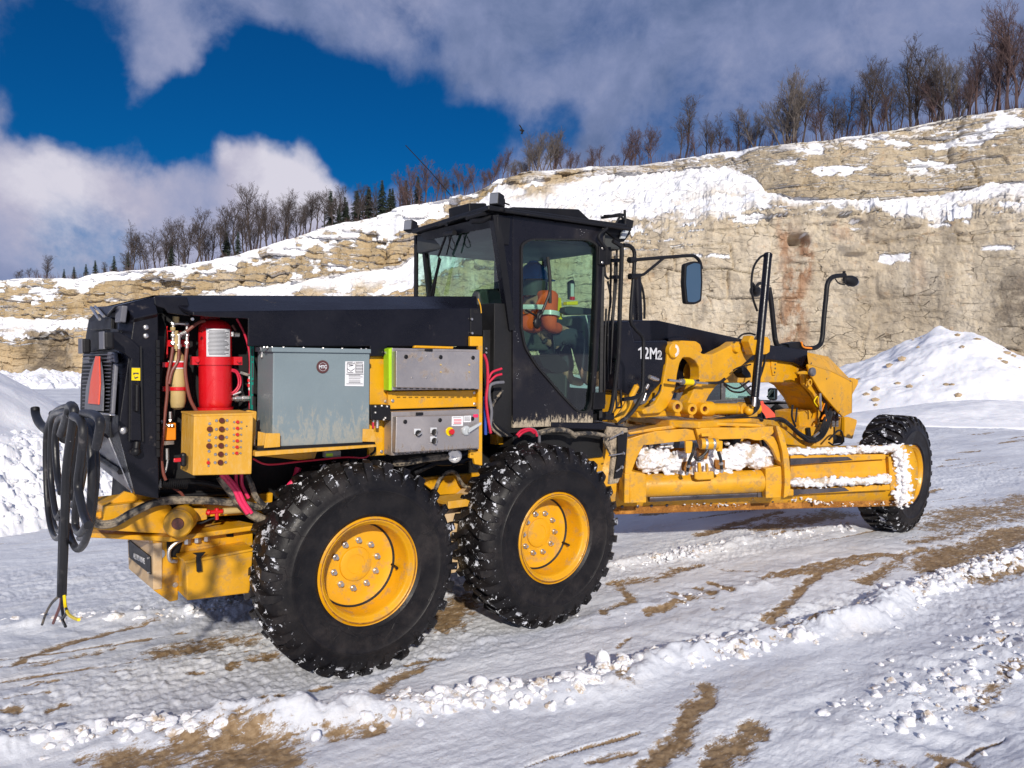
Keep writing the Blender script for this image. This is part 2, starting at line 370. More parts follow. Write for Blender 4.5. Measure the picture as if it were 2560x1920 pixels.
def text(name,s,size,org,xd,ud,mat,parent,depth=.002,bold=0.,spacing=1.,outline=False,fit=None):
    cu=bpy.data.curves.new(name,'FONT'); cu.body=s; cu.size=size; cu.extrude=depth; cu.offset=bold; cu.space_character=spacing; cu.resolution_u=4
    if outline: cu.fill_mode='NONE' if False else 'BOTH'
    tmp=bpy.data.objects.new('tmp',cu); COL.objects.link(tmp)
    bpy.context.view_layer.update()
    me=bpy.data.meshes.new_from_object(tmp.evaluated_get(bpy.context.evaluated_depsgraph_get()))
    bpy.data.objects.remove(tmp); bpy.data.curves.remove(cu)
    xd=Vector(xd); ud=Vector(ud); xd.normalize(); ud.normalize(); nd=xd.cross(ud).normalized()
    n=len(me.vertices); co=np.empty(n*3); me.vertices.foreach_get('co',co); co=co.reshape(-1,3)
    sx=1.; sy=1.
    if fit:
        w=co[:,0].max()-co[:,0].min(); h=co[:,1].max()-co[:,1].min(); co[:,0]-=co[:,0].min(); co[:,1]-=co[:,1].min(); sx=fit[0]/w; sy=fit[1]/h
    P=[Vector(org)+xd*(a*sx)+ud*(b*sy)+nd*c for a,b,c in co]
    off=Vector((0,0,0)); par=parent
    while par is not None: off+=par.location; par=par.parent
    me.vertices.foreach_set('co',[q for p in P for q in (p-off)]); me.name=name; me.materials.clear(); me.materials.append(mat)
    o=bpy.data.objects.new(name,me); COL.objects.link(o); o.parent=parent; return o
def pxtext(name,s,z,bl,br,tl,mat,parent,depth=.002,bold=0.,**k):
    a=Pt(*z(*bl),**k); b=Pt(*z(*br),**k); c=Pt(*z(*tl),**k); nrm=(b-a).cross(c-a).normalized()
    return text(name,s,.1,a+nrm*.003,b-a,c-a,mat,parent,depth,bold,fit=((b-a).length,(c-a).length))
def q4(z,pts,off=None,**k):
    P=L3(z,pts,**k); return P if off is None else [p+Vector(off) for p in P]
def pxcyl(z,x0,x1,y0,y1,Y):   # vertical cylinder measured by its outline
    c=Pt(*z((x0+x1)/2,y0),Y=Y); c2=Pt(*z((x0+x1)/2,y1),Y=Y); s=z(1,0)[0]-z(0,0)[0]; r=(x1-x0)*s/2/ppm(c); return c,c2,r
NY=Vector((0,-1,0))
# ------------------------------------------------------------------ noise
def hsh(i,j,k,seed):
    n=(i.astype(np.int64)*73856093)^(j.astype(np.int64)*19349663)^(k.astype(np.int64)*83492791)^(seed*2654435761%4294967296)
    n=(n^(n>>13))*1274126177&0xffffffff; n=(n^(n>>16))*2246822519&0xffffffff; n=n^(n>>15); return (n&0xffffff)/float(0xffffff)
def vn(x,y,z,seed=0):
    i,j,k=np.floor(x),np.floor(y),np.floor(z); fx,fy,fz=x-i,y-j,z-k
    fx=fx*fx*(3-2*fx);fy=fy*fy*(3-2*fy);fz=fz*fz*(3-2*fz); r=0
    for a in(0,1):
        for b in(0,1):
            for c in(0,1):
                r=r+hsh(i+a,j+b,k+c,seed)*(fx if a else 1-fx)*(fy if b else 1-fy)*(fz if c else 1-fz)
    return r*2-1
def fbm(x,y,z,o=5,seed=0,g=.5):
    a=1.;s=0;t=0
    for q in range(o):
        s=s+a*vn(x,y,z,seed+q*17); t+=a; a*=g; x=x*2.03+5.1; y=y*2.03+1.7; z=z*2.03+9.2
    return s/t
def cellv(x,y,z,seed=0):   # constant per cell
    return hsh(np.floor(x),np.floor(y),np.floor(z),seed)
def sstep(x,a,b):
    t=np.clip((x-a)/(b-a),0,1); return t*t*(3-2*t)
def gridmesh(name,P,mat,attrs=None,smooth=True):
    h,w,_=P.shape; me=bpy.data.meshes.new(name); me.vertices.add(h*w); me.vertices.foreach_set('co',P.reshape(-1).astype(np.float32))
    i=np.arange(h*w).reshape(h,w); f=np.stack([i[:-1,:-1],i[:-1,1:],i[1:,1:],i[1:,:-1]],-1).reshape(-1)
    nf=(h-1)*(w-1); me.loops.add(nf*4); me.loops.foreach_set('vertex_index',f.astype(np.int32)); me.polygons.add(nf)
    me.polygons.foreach_set('loop_start',np.arange(0,nf*4,4,dtype=np.int32)); me.polygons.foreach_set('loop_total',np.full(nf,4,np.int32))
    me.polygons.foreach_set('use_smooth',np.full(nf,smooth)); me.update(); me.validate()
    for k,v in (attrs or {}).items():
        a=me.attributes.new(k,'FLOAT','POINT'); a.data.foreach_set('value',v.reshape(-1).astype(np.float32))
    me.materials.append(mat); o=bpy.data.objects.new(name,me); COL.objects.link(o); return o
def segdist(X,Y,pl):
    d=np.full(X.shape,1e9)
    for (a,b) in zip(pl[:-1],pl[1:]):
        ax,ay=a[0],a[1]; bx,by=b[0],b[1]; L2=(bx-ax)**2+(by-ay)**2+1e-9
        t=np.clip(((X-ax)*(bx-ax)+(Y-ay)*(by-ay))/L2,0,1); d=np.minimum(d,np.hypot(X-ax-t*(bx-ax),Y-ay-t*(by-ay)))
    return d

# ================================================================== SETTING
z4b=ZM(0,1400,.5787); z5b=ZM(1280,1280,.5787)
def G(z,pts):
    return [tuple(Pt(*z(x,y),Z=0))[:2] for x,y in pts]
ID=lambda x,y:(x,y)
BERM=G(ID,[(-300,1905),(0,1880),(289,1842),(521,1822),(839,1793),(1157,1759),(1454,1722),(1569,1682),(1743,1640),(1859,1621),(2003,1592),(2148,1552),(2264,1494),(2380,1448),(2495,1413),(2650,1370)])
RIDGE2=G(z5b,[(430,240),(700,195),(900,150),(1100,110),(1300,92),(1450,60)])
RIDGE3=G(z2,[(-200,1320),(0,1300),(500,1255),(900,1235),(1300,1200),(1800,1150)])
RIDGE4=G(z5b,[(1450,940),(1650,870),(1900,740),(2100,600),(2300,480)])
RIDGE5=G(z5b,[(300,470),(600,420),(850,360),(1100,320)])
DIRT=[ # (points, half width m, strength)
 (G(z2,[(0,1610),(200,1525),(500,1430),(800,1350),(1060,1278)]),.035,1.),
 (G(z2,[(100,1640),(450,1570),(760,1495)]),.035,.75),
 (G(z2,[(1150,1525),(1450,1460),(1800,1430)]),.13,.9),
 (G(z2,[(1900,1580),(2050,1555)]),.06,.8),
 (G(z4b,[(210,672),(280,638)]),.03,.9),(G(z4b,[(140,600),(200,592)]),.02,.8),
 (G(z4b,[(1150,592),(1230,582)]),.03,1.),(G(z4b,[(1020,632),(1050,630)]),.025,1.),(G(z4b,[(1660,562),(1720,515),(1830,478)]),.045,1.),
 (G(z4b,[(1770,448),(1910,432)]),.035,.9),(G(z4b,[(1380,555),(1430,548)]),.02,.9),(G(z4b,[(1180,660),(1310,610)]),.015,.8),(G(z4b,[(0,690),(60,686)]),.03,.9),
 (G(z4b,[(1010,465),(1040,455)]),.03,.9),(G(z4b,[(820,495),(870,490)]),.02,.8),
 (G(z4b,[(520,880),(700,870),(850,800),(1000,780),(1120,800),(1200,880)]),.11,1.),(G(z4b,[(1000,870),(1150,860)]),.16,1.),(G(z4b,[(1420,760),(1600,740)]),.07,1.),(G(z4b,[(350,870),(480,850)]),.05,.9),
 (G(z5b,[(1085,470),(1180,395),(1250,320),(1330,265),(1410,238)]),.05,1.05),
 (G(z5b,[(1500,300),(1560,262),(1700,190),(1790,160)]),.07,.95),
 (G(z5b,[(1810,250),(1900,185),(2000,150),(2120,105),(2300,60)]),.2,1.05),(G(z5b,[(1990,290),(2100,255),(2300,190)]),.16,1.05),
 (G(z5b,[(540,1110),(680,1010),(760,850),(850,752)]),.07,1.05),(G(z5b,[(880,1100),(960,1000),(1050,915)]),.075,1.05),
 (G(z5b,[(330,1050),(490,1018)]),.025,.9),(G(z5b,[(400,440),(520,385),(480,310),(600,290)]),.055,.9),
 (G(z5b,[(690,350),(770,388)]),.05,1.),(G(z5b,[(775,322),(840,358)]),.05,1.),(G(z5b,[(870,305),(925,335)]),.05,1.),(G(z5b,[(440,310),(620,275),(820,228)]),.06,.85),
 (G(z5b,[(630,445),(720,400)]),.04,1.),(G(z5b,[(800,385),(830,378)]),.03,.8),(G(z5b,[(870,430),(900,415)]),.03,.8),
 (G(z5b,[(1080,72),(1250,40),(1420,10)]),.22,.9),(G(z5b,[(810,98),(950,55),(1160,2)]),.06,1.1),(G(z5b,[(1700,135),(1900,95),(2000,60)]),.09,.8),
 (G(z5b,[(900,235),(1150,265)]),.06,.6),(G(z5b,[(1330,230),(1480,210)]),.06,.7),(G(z5b,[(1800,60),(2050,25),(2300,0)]),.3,.75),
 (G(z5b,[(1950,860),(2050,760),(2200,660)]),.05,.7),(G(z5b,[(1550,1090),(1750,1100)]),.05,.7),(G(z5b,[(1880,1070),(1980,1080)]),.04,1.),
 (G(z5b,[(440,590),(520,545)]),.02,.8),(G(z7,[(1080,1050),(1250,960),(1330,910)]),.16,1.),
 (G(z5b,[(1900,25),(2300,-60)]),.3,.9),
]
def farz(X,Y):
    d=np.hypot(X-CAM[0],Y-CAM[1]); ang=np.arctan2(X-CAM[0],Y-CAM[1])-YAW
    return -.9*sstep(d,30,75)*sstep(-ang,-.15,.35)
def ground():
    na=1250; th=np.concatenate([np.linspace(-math.pi,-.98,40)[:-1],np.linspace(-.98,-.72,30)[:-1],np.linspace(-.72,.68,na),np.linspace(.68,.98,30)[1:],np.linspace(.98,math.pi,40)[1:]])
    rr=np.concatenate([[.3,1.,1.8],np.geomspace(2.2,40,900),np.geomspace(40,150,90)[1:],np.geomspace(150,3500,12)[1:]])
    T,RR=np.meshgrid(th,rr); X=CAM[0]+RR*np.sin(YAW+T); Y=CAM[1]+RR*np.cos(YAW+T)
    wx=.10*fbm(X*2.2,Y*2.2,X*0,4,3)+.03*fbm(X*11,Y*11,X*0,3,4); wy=.10*fbm(X*2.2,Y*2.2,X*0+7,4,5)+.03*fbm(X*11,Y*11,X*0+3,3,6)
    Xw,Yw=X+wx,Y+wy
    near=RR<14
    H=.03*fbm(X*.5,Y*.5,X*0,3,11)+.008*fbm(X*3,Y*3,X*0,4,12)
    # wheel-track grooves along travelling direction (slightly curved)
    u=Y+.13*X-.012*X*X*.2; g=fbm(u*9,X*.35,X*0,4,21); H+=.008*g+.010*fbm(X*6,Y*6,X*0,4,23)
    g2=np.abs(fbm(u*26,X*.9,X*0,3,22)); H-=.003*(1-sstep(g2,0,.2))*sstep(fbm(X*.7,Y*.7,X*0,2,24),-.2,.3)
    # rough trampled snow in broad bands
    band=sstep(fbm(u*1.1,X*.25,X*0,3,31),-.05,.35)
    lump=fbm(X*13,Y*13,X*0,4,32); H+=band*.026*np.abs(lump)+.004*fbm(X*22,Y*22,X*0,3,34)*(RR<16)+band*.006*fbm(X*40,Y*40,X*0,2,33)
    # tread prints
    tr=np.exp(-((u+2.9)/.22)**2)*sstep(X,2.0,3.5); H+=tr*.012*np.sin(X*22+np.abs(u+2.9)*14)
    tr=np.exp(-((u+1.05)/.25)**2)*sstep(X,2.2,2.6); H+=tr*.010*np.sin(X*24+np.abs(u+1.05)*14)
    for u0,x0,x1,ph in ((-3.55,1.2,9.,20),(-1.75,1.0,9.,23),(.45,-3.,2.,21),(-3.0,-2.,1.,19)):
        tr=np.exp(-((u-u0)/.20)**2)*sstep(X,x0,x0+.6)*(1-sstep(X,x1-.6,x1))*sstep(fbm(X*.9,Y*.9,X*0+u0,3,35),-.25,.2); H+=tr*.010*np.sign(np.sin(X*ph+np.abs(u-u0)*13))*np.abs(np.sin(X*ph+np.abs(u-u0)*13))**.6-tr*.008
    def ridge(pl,w,h,seed,rough=1.):
        d=segdist(Xw,Yw,pl); m=np.exp(-(d/w)**2); k=.30+.45*fbm(X*7,Y*7,X*0,3,seed); k2=.10+.3*np.abs(fbm(X*24,Y*24,X*0,3,seed+1))
        gain=.55+.75*sstep(fbm(X*1.6,Y*1.6,X*0,2,seed+2),-.4,.4)
        return m*h*gain*(.45+rough*(1.25*k+.5*k2)), d
    h1,d1=ridge(BERM,.13,.105,41); H+=h1
    h2,d2=ridge(RIDGE2,.14,.05,51); H+=h2
    h3,d3=ridge(RIDGE3,.13,.045,61); H+=h3
    h4,d4=ridge(RIDGE4,.28,.07,71,.8); H+=h4
    h5,d5=ridge(RIDGE5,.10,.025,81); H+=h5
    # smooth ruts around contact patches
    dirt=np.zeros_like(X)
    for pl,w,s in DIRT:
        if not near.any(): break
        d=segdist(Xw,Yw,pl); dirt=np.maximum(dirt,s*(1-sstep(d,w*.0,w*2.3)))
    dn=fbm(X*16,Y*16,X*0,5,91,.62); dn2=fbm(X*4,Y*4,X*0,4,92)
    spots=sstep(fbm(u*3.0,X*.9,X*0,5,93,.62),.26,.38)*.55*(1-sstep(d1,.02,.2))
    spots2=sstep(fbm(u*2.2,X*.5,X*0+4,5,94,.6),.30,.42)*.8*sstep(X,3.2,4.5)
    spots=np.maximum(spots,sstep(fbm(u*14,X*.30,X*0,4,97,.6)+.5*fbm(X*.5,Y*.5,X*0,3,98),.42,.6)*.62*(RR<25))
    bermd=np.exp(-((d1-.0)/.16)**2)*sstep(dn2,.05,.4)*.9
    D=np.clip(.95*dirt+.5*dn+.25*dn2*(dirt>0)-.04,0,.9); D=np.maximum(D,sstep(np.maximum(spots,spots2)+.3*dn,.28,.55)*.75); D=np.maximum(D,bermd*sstep(dn,-.15,.25)*.9)
    D*=1-sstep(RR,22,60)*.7
    H-=.010*sstep(D,.3,.7)*(RR<20)
    H+=D*.006*fbm(X*50,Y*50,X*0,2,95)*(RR<14)
    # distant rough snow, small drifts
    H+=sstep(RR,14,30)*.10*fbm(X*.8,Y*.8,X*0,4,96)
    # far vehicle tracks
    Z=H+farz(X,Y)-sstep(RR,100,140)*6
    # left drift pile and clods
    o=gridmesh('ground',np.stack([X,Y,Z],-1),groundmat(),{'dirt':D}); tag(o,kind='structure'); return o
def groundmat():
    b=NB('packed_snow_ground'); d=b.attr('dirt').outputs['Fac']
    n=b.noise(.9,6,.6,sc=(.35,1.4,1)); f=b.noise(38,6,.7); m=b.noise(7,6,.65,sc=(.5,1.3,1))
    sn=b.mix(b.mr(n,.3,.7),(.58,.60,.66),(.79,.81,.845))
    soil=b.noise(20,6,.65); sn=b.mix(b.mr(soil,.56,.8,0,.30),sn,(.56,.46,.36))
    sn=b.mix(b.mr(b.noise(2.6,7,.7,sc=(.5,1.5,1)),.50,.78,0,.45),sn,(.62,.55,.47))
    fine=b.voro(110); sn=b.mix(b.ma('MULTIPLY',b.mr(fine,.10,.2,.7,0),b.mr(b.noise(3,4),.5,.65)),sn,(.42,.32,.2))
    di=b.mix(b.mr(soil,.3,.7),(.20,.125,.06),(.37,.26,.15))
    gr=b.noise(90,4,.7); g2=b.noise(24,7,.75,sc=(.35,1.5,1)); df=b.mr(b.ma('ADD',b.ma('ADD',d,b.ma('MULTIPLY',b.ma('SUBTRACT',gr,.5),.9)),b.ma('MULTIPLY',b.ma('SUBTRACT',g2,.5),2.2)),.34,.72)
    b.set(base=b.mix(df,sn,di),rough=b.mr(n,.3,.7,.5,.8),spec=.3)
    b.b.inputs['Subsurface Weight'].default_value=0.
    b.bump(b.ma('ADD',b.ma('MULTIPLY',f,.5),b.ma('MULTIPLY',m,.9)),.65,.022); return b.m
ground()

# ---- snow clods of the windrow
def clods():
    rg=random.Random(3); m=MB(); SH=[]
    for sd in (2,3):
        for q in range(7):
            bm=bmesh.new(); bmesh.ops.create_icosphere(bm,subdivisions=sd,radius=1); V=np.array([v.co[:] for v in bm.verts]); f_=[tuple(v.index for v in f.verts) for f in bm.faces]; bm.free()
            u=q*13.7; n=1+.62*fbm(V[:,0]*1.1+u,V[:,1]*1.1,V[:,2]*1.1,2,q)+.16*fbm(V[:,0]*3.2+u,V[:,1]*3.2,V[:,2]*3.2,3,q+9); SH.append((V*n[:,None],f_))
    def blob(c,r,sq):
        V,f_=SH[rg.randrange(7)+(7 if r>.022 else 0)]; a=rg.uniform(0,6.28); ca,sa=math.cos(a),math.sin(a)
        m.add([(c[0]+(v[0]*ca-v[1]*sa)*r*sq[0],c[1]+(v[0]*sa+v[1]*ca)*r*sq[1],c[2]+v[2]*r*sq[2]) for v in V],f_,True)
    def along(pl,t):
        L=[math.dist(a,b) for a,b in zip(pl,pl[1:])]; s=t*sum(L)
        for (a,b),l in zip(zip(pl,pl[1:]),L):
            if s<=l: k=s/l; return a[0]+(b[0]-a[0])*k,a[1]+(b[1]-a[1])*k
            s-=l
        return pl[-1]
    for pl,n,w,h,r0 in ((BERM,2100,.15,.085,.014),(RIDGE2,420,.14,.04,.010),(RIDGE3,260,.14,.03,.009),(RIDGE4,330,.28,.03,.010),(RIDGE5,60,.15,.015,.008)):
        for k in range(n):
            x,y=along(pl,rg.random()); a=rg.gauss(0,w*.55); dx,dy=rg.uniform(-.02,.02),a; x+=dx;y+=dy
            r=min(r0*.8*math.exp(abs(rg.gauss(0,.62))),.038); zz=h*math.exp(-(a/w)**2)*rg.uniform(.3,1.05)+r*.2
            blob((x,y,zz*.8),r*1.15,(rg.uniform(.8,1.4),rg.uniform(.8,1.3),rg.uniform(.6,1.)))
    o=m.build('snow_clods',CLODM,recalc=False); tag(o,'crumbly white snow clods and crumbs spilled along the windrows on the packed snow','snow clods',kind='stuff')
    # prominent lumps
    LP=[(1505,1672,.047,1.5,'pointed upright snow lump standing on the windrow'),(1774,1627,.05,1.0,'round snow boulder with flat side, second large lump from the right along the windrow'),(1728,1640,.034,.9,'medium round snow lump just left of the round boulder'),
        (1998,1602,.055,.95,'largest smooth snow boulder on the windrow, right of the middle'),(1850,1612,.028,.8,'small flattened snow lump between two boulders on the windrow'),(2166,1551,.05,.75,'wide soft snow lump where the windrow starts to bend right'),
        (878,1755,.042,.9,'squarish snow lump below the rear tyre'),(1198,1722,.05,.95,'blocky snow lump beside the pointed lump on the windrow'),(570,1815,.04,.7,'low broken snow slab at the left of the windrow'),(100,1862,.05,.8,'rounded snow lump near the lower left corner'),(345,1830,.045,.7,'flat snow lump second from the lower left corner'),(790,1850,.03,.9,'small round snow ball on the near foot of the windrow')]
    for x,y,r,t,lb in LP:
        p=Pt(x,y,Z=.03); mm=MB(); bm=bmesh.new(); bmesh.ops.create_icosphere(bm,subdivisions=4,radius=1)
        V=np.array([v.co[:] for v in bm.verts]); s=rg.random()*50
        n=1+.26*fbm(V[:,0]*1.3+s,V[:,1]*1.3,V[:,2]*1.3,2,7)+.10*fbm(V[:,0]*4+s,V[:,1]*4,V[:,2]*4,3,8); V=V*n[:,None]*r; V[:,2]*=t; V[:,:2]*=(1-.35*(t-1)*np.clip(V[:,2:3]/r,-1,1)) if t>1.2 else 1
        mm.add([Vector(v)+p+Vector((0,0,r*t*.8)) for v in V],[tuple(q.index for q in f.verts) for f in bm.faces],True); bm.free()
        o=mm.build('snow_lump',SNOW,loc=p); tag(o,lb,'snow lump','large lumps along the snow windrow')
CLODM=snowmat('clod_snow',dirtz=.04)
clods()

# ---- quarry cliff
def cliff():
    xs=[-500,0,120,217,350,511,640,764,880,999,1090,1180,1260,1400,1500,1600,1700,1783,1860,1948,2040,2120,2200,2300,2374,2440,2511,2560,3100]
    y3k={-500:712,0:700,106:695,194:698,220:688,276:679,364:675,441:667,529:650,588:638,705:603,764:585,852:558,940:544,999:520,1087:503,1175:485,1215:468,1246:450,1320:434,1469:417,1605:415,1724:394,1820:380,1913:367,2079:349,2180:336,2257:320,2350:302,2435:287,2500:276,2560:269,3100:200}
    y2k={-500:800,0:792,120:800,217:798,300:785,350:775,511:732,640:715,764:700,880:682,999:664,1090:600,1180:520,1246:465,1320:452,1400:446,1500:440,1605:436,1724:424,1820:420,1880:440,1920:480,1975:497,2080:499,2200:498,2300:490,2374:480,2440:468,2511:459,2560:456,3100:420}
    y1k={-500:845,0:845,60:858,120:832,217:828,350:810,511:765,640:755,764:748,880:742,999:738,1090:700,1180:640,1260:612,1400:592,1500:588,1600:584,1700:568,1783:550,1860:530,1948:515,2040:527,2120:520,2200:535,2300:555,2400:548,2480:540,2560:533,3100:500}
    Dk={-500:85,0:80,1000:80,1300:76,2000:68,2560:60,3100:55}
    ip=lambda d,x:np.interp(x,list(d.keys()),list(d.values()))
    NU=1500; px=np.linspace(-500,3100,NU)
    y0=945+np.zeros(NU); y1,y2,y3,D=ip(y1k,px),ip(y2k,px),ip(y3k,px),ip(Dk,px)
    jj=px*0; y3=y3+3*fbm(px/37,jj,jj,5,5,.65); y1=y1+9*fbm(px/45,jj,jj,4,6)+5*np.floor(2*fbm(px/30,jj,jj,2,7)); y2=y2+5*fbm(px/60,jj,jj,4,8)
    H=lambda y,Dd:CAM[2]+0*y # placeholder
    def pt(x,y,Dd):
        d=FW[None]+R2[None]*((x-1280)/F0)[:,None]-U2[None]*((y-960)/F0)[:,None]; return CAM+d*Dd[:,None]
    P0=pt(px,y0,D); P0[:,2]=-3
    P1=pt(px,y1,D+1.2); w=1.25*(ip(y1k,px)-ip(y2k,px))*D/F0; w=np.convolve(np.pad(w,30,'edge'),np.ones(61)/61,'valid'); P2=pt(px,y2,D+1.2+w); P3=pt(px,y3,D+2.2+w+.1*(ip(y2k,px)-ip(y3k,px))*D/F0)
    # sloping snow-covered part: tilt the top face back where rise is small
    rows=[]; seg=[]
    def span(A,B,n,k):
        for i in range(n):
            t=i/n; rows.append(A*(1-t)+B*t); seg.append(np.full(NU,k+t))
    span(P0,P1,170,0); span(P1,P2,70,1); span(P2,P3,120,2)
    back=FW.copy(); back[2]=0; back/=np.linalg.norm(back)
    P4=P3+back*3+np.array([0,0,.02]); P5=P3+back*45; P5[:,2]+=1.0; P6=P3+back*400; P6[:,2]-=5
    span(P3,P4,12,3); span(P4,P5,16,4); span(P5,P6,3,5); rows.append(P6); seg.append(np.full(NU,6.))
    P=np.stack(rows); S=np.stack(seg); U=np.broadcast_to(px*.04,S.shape); 
    X,Y,Z=P[...,0],P[...,1],P[...,2]
    outw=-back
    # block fracture: strata + joints
    a=(X*RT[0]+Y*RT[1])
    right=sstep(px,1250,1700)[None]
    aw=a+.9*fbm(a*.25,Z*.25,a*0,3,101); zw=Z+.8*fbm(a*.16,Z*.22,a*0,4,102)+(1-right)*.35*fbm(a*.9,Z*.9,a*0,3,103)+.035*a*0
    def blocks(su,sz,seed):
        row=np.floor(zw/sz); off=hsh(row,row*0,row*0,seed)*3
        return cellv(aw/su+off,zw/sz,a*0,seed+1), np.minimum(np.abs((zw/sz)%1-.0),1-np.abs((zw/sz)%1)), 
    b1,_=blocks(5.5,2.4,201); b2,e2=blocks(2.3,.8,202); b3,e3=blocks(.9,.33,203)
    topz=sstep(S,.45,1.0)*(S<1)+(S>=1)
    rough=.35+.65*np.maximum(sstep(S,.72,1.0)*(S<1.0),(S>=2)*(1.0))
    rough=rough*(1+.8*(1-right))
    n1=fbm(a*.12,Z*.15,a*0,4,110); n2=fbm(a*.7,Z*.9,a*0,5,111,.6); n3=fbm(a*3,Z*5,a*0,3,112)
    disp=n1*1.3+n2*.40+(b1-.5)*.9*rough+(b2-.5)*.62*rough+(b3-.5)*.20*rough*(.4+.6*right)+n3*.08
    st=np.sin(zw*7+2*fbm(a*.4,Z*.4,a*0,2,113)); disp+=.03*st*rough*right
    # vertical buttresses left/centre
    disp+=(1-right)*1.1*np.abs(fbm(a*.30,Z*.04,a*0,3,114))*1.2+(1-right)*.4*fbm(a*1.1,Z*.25,a*0,4,117)
    # recess (dark hole) and overhang ledge at right
    def notch(x,y,rx,ry,dep):
        return dep*np.exp(-(((PX-x)/rx)**2)**2-(((PY-y)/ry)**2)**2)
    dvec=P-CAM; zz=dvec@FW; PX=1280+F0*(dvec@R2)/zz; PY=960-F0*(dvec@U2)/zz
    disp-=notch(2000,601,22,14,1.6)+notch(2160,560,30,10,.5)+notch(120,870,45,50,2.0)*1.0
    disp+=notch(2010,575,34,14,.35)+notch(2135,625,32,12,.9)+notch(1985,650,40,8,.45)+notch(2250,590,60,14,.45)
    face=((S<1)|((S>=2)&(S<3)))
    slope=(S>=1)&(S<2)
    lump=np.abs(fbm(a*1.1,Y*1.1+Z*2,a*0,5,115,.6)); bl=(b2-.5)*.7+(b3-.5)*.4
    dv=np.where(face,disp,np.where(slope,.3*n1+.25*n2,0))
    def joints(su,sz,seed,wd):
        row=np.floor(zw/sz); off=hsh(row,row*0,row*0,seed)*3; q=(aw/su+off)%1; r_=(zw/sz)%1
        keep=cellv(aw/su+off,zw/sz,a*0,seed+5)>.45
        return keep*np.maximum(1-sstep(np.minimum(q,1-q)*su,0,wd),1-sstep(np.minimum(r_,1-r_)*sz,0,wd*.7))
    jn=joints(5.5,2.4,201,.16)*.5+joints(2.3,.8,202,.11)*.28*rough
    dv=dv-jn*face*sstep(fbm(a*.2,Z*.2,a*0,3,140),-.3,.25)
    fade=np.clip(np.where(S<1,1,np.where(S<2,1,np.where(S<3,1-.4*sstep(S,2.8,3.0),0))),0,1)
    P=P+outw*(dv*fade)[...,None]
    up=np.where(slope,.85*lump*sstep(fbm(a*.16,Z*.1,a*0,3,116),-.35,.3)+.3*n2+.40*bl,0)+np.where(S>=3,.12*n2*(S<5),0)
    P[...,2]+=up
    # normals for snow
    du=np.gradient(P,axis=1); dvv=np.gradient(P,axis=0); nn=np.cross(du,dvv); nn/=np.linalg.norm(nn,axis=-1,keepdims=True)+1e-9
    nz=np.abs(nn[...,2])
    # smoothed: less snow on lower face
    sn_n=fbm(a*1.3,Z*1.3,Y*.2,5,120,.62); big=fbm(a*.17,Z*.25,a*0,4,121)
    bias=np.where(S<1,-.30+.34*sstep(S,.8,1.0),np.where(S<2,.24,np.where(S<3,-.04,1.0)))
    centre=np.exp(-((PX-1500)/330.)**2); bias=bias+np.where((S>=1.0)&(S<3.),.16*centre,0)+np.where((S>=2)&(S<3),.02*(1-right)+.45*sstep(S,2.75,3.0),0)
    bias=bias+np.where((S>=1)&(S<2),-.42*sstep(sn_n+.5*big,-.02,.35),0)
    bias=bias+notch(2220,650,45,25,.55)*sstep(n2,-.2,.2)+notch(2300,430,60,25,.25)+notch(1840,435,50,30,.25)
    snow=sstep(nz*.75+.40*sn_n+.20*big+bias,.50,.64)
    topp=sstep(fbm(a*.55,Z*1.1,a*0,5,141,.62)*1.1+.62*sstep(S,2.25,3.0)-.10+.25*(1-right)*(S>=2),.42,.56); snow=np.where((S>=2)&(S<3),np.maximum(snow*.6,topp),snow)
    rk=sstep(fbm(a*.30,Z*.75,a*0,5,130,.6)+.25*big+.10*(b3-.5),.13,.22); rk2=sstep(fbm(a*.9,Z*2.2,a*0,4,131,.6),.14,.24)*.85
    rk=rk*sstep(-S,-1.7,-1.15)*.9+rk*.12; rk2=rk2*(.2+.7*sstep(-S,-1.6,-1.05)); snow=np.where(slope,np.clip(1-rk*(.95-.35*centre)-rk2*.6,0,1),snow)
    out_=notch(1330,470,60,28,1.)+notch(1420,445,45,20,1.)+notch(1500,462,30,14,.8); snow=np.clip(snow-out_*sstep(fbm(a*.5,Z*1.2,a*0,4,132),-.3,.1),0,1)
    pt_=notch(2080,430,80,14,1.)+notch(2150,340,60,12,.8)+notch(2330,410,90,18,.9)+notch(2230,645,45,16,1.)+notch(1770,640,60,6,.9)+notch(1870,545,60,14,.9)+notch(2380,560,80,10,.7)+notch(2500,620,50,8,.7)+notch(150,820,80,14,.9)+notch(560,640,60,10,.8)+notch(420,700,70,8,.7)+notch(2440,340,80,10,.8)
    snow=np.maximum(snow,sstep(pt_+.9*fbm(a*1.6,Z*2.4,a*0,4,133),.62,.8)*(S<3))
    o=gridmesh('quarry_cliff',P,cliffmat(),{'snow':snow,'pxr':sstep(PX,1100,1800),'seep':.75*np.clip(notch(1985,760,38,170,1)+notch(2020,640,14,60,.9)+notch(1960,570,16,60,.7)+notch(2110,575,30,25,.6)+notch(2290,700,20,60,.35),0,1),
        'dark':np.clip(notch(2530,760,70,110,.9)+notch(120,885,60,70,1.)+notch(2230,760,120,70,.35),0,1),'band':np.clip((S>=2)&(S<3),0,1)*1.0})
    tag(o,'pale beige limestone quarry cliff with snowy ledges behind the grader','cliff',kind='structure')
    return px,P3,back,y3
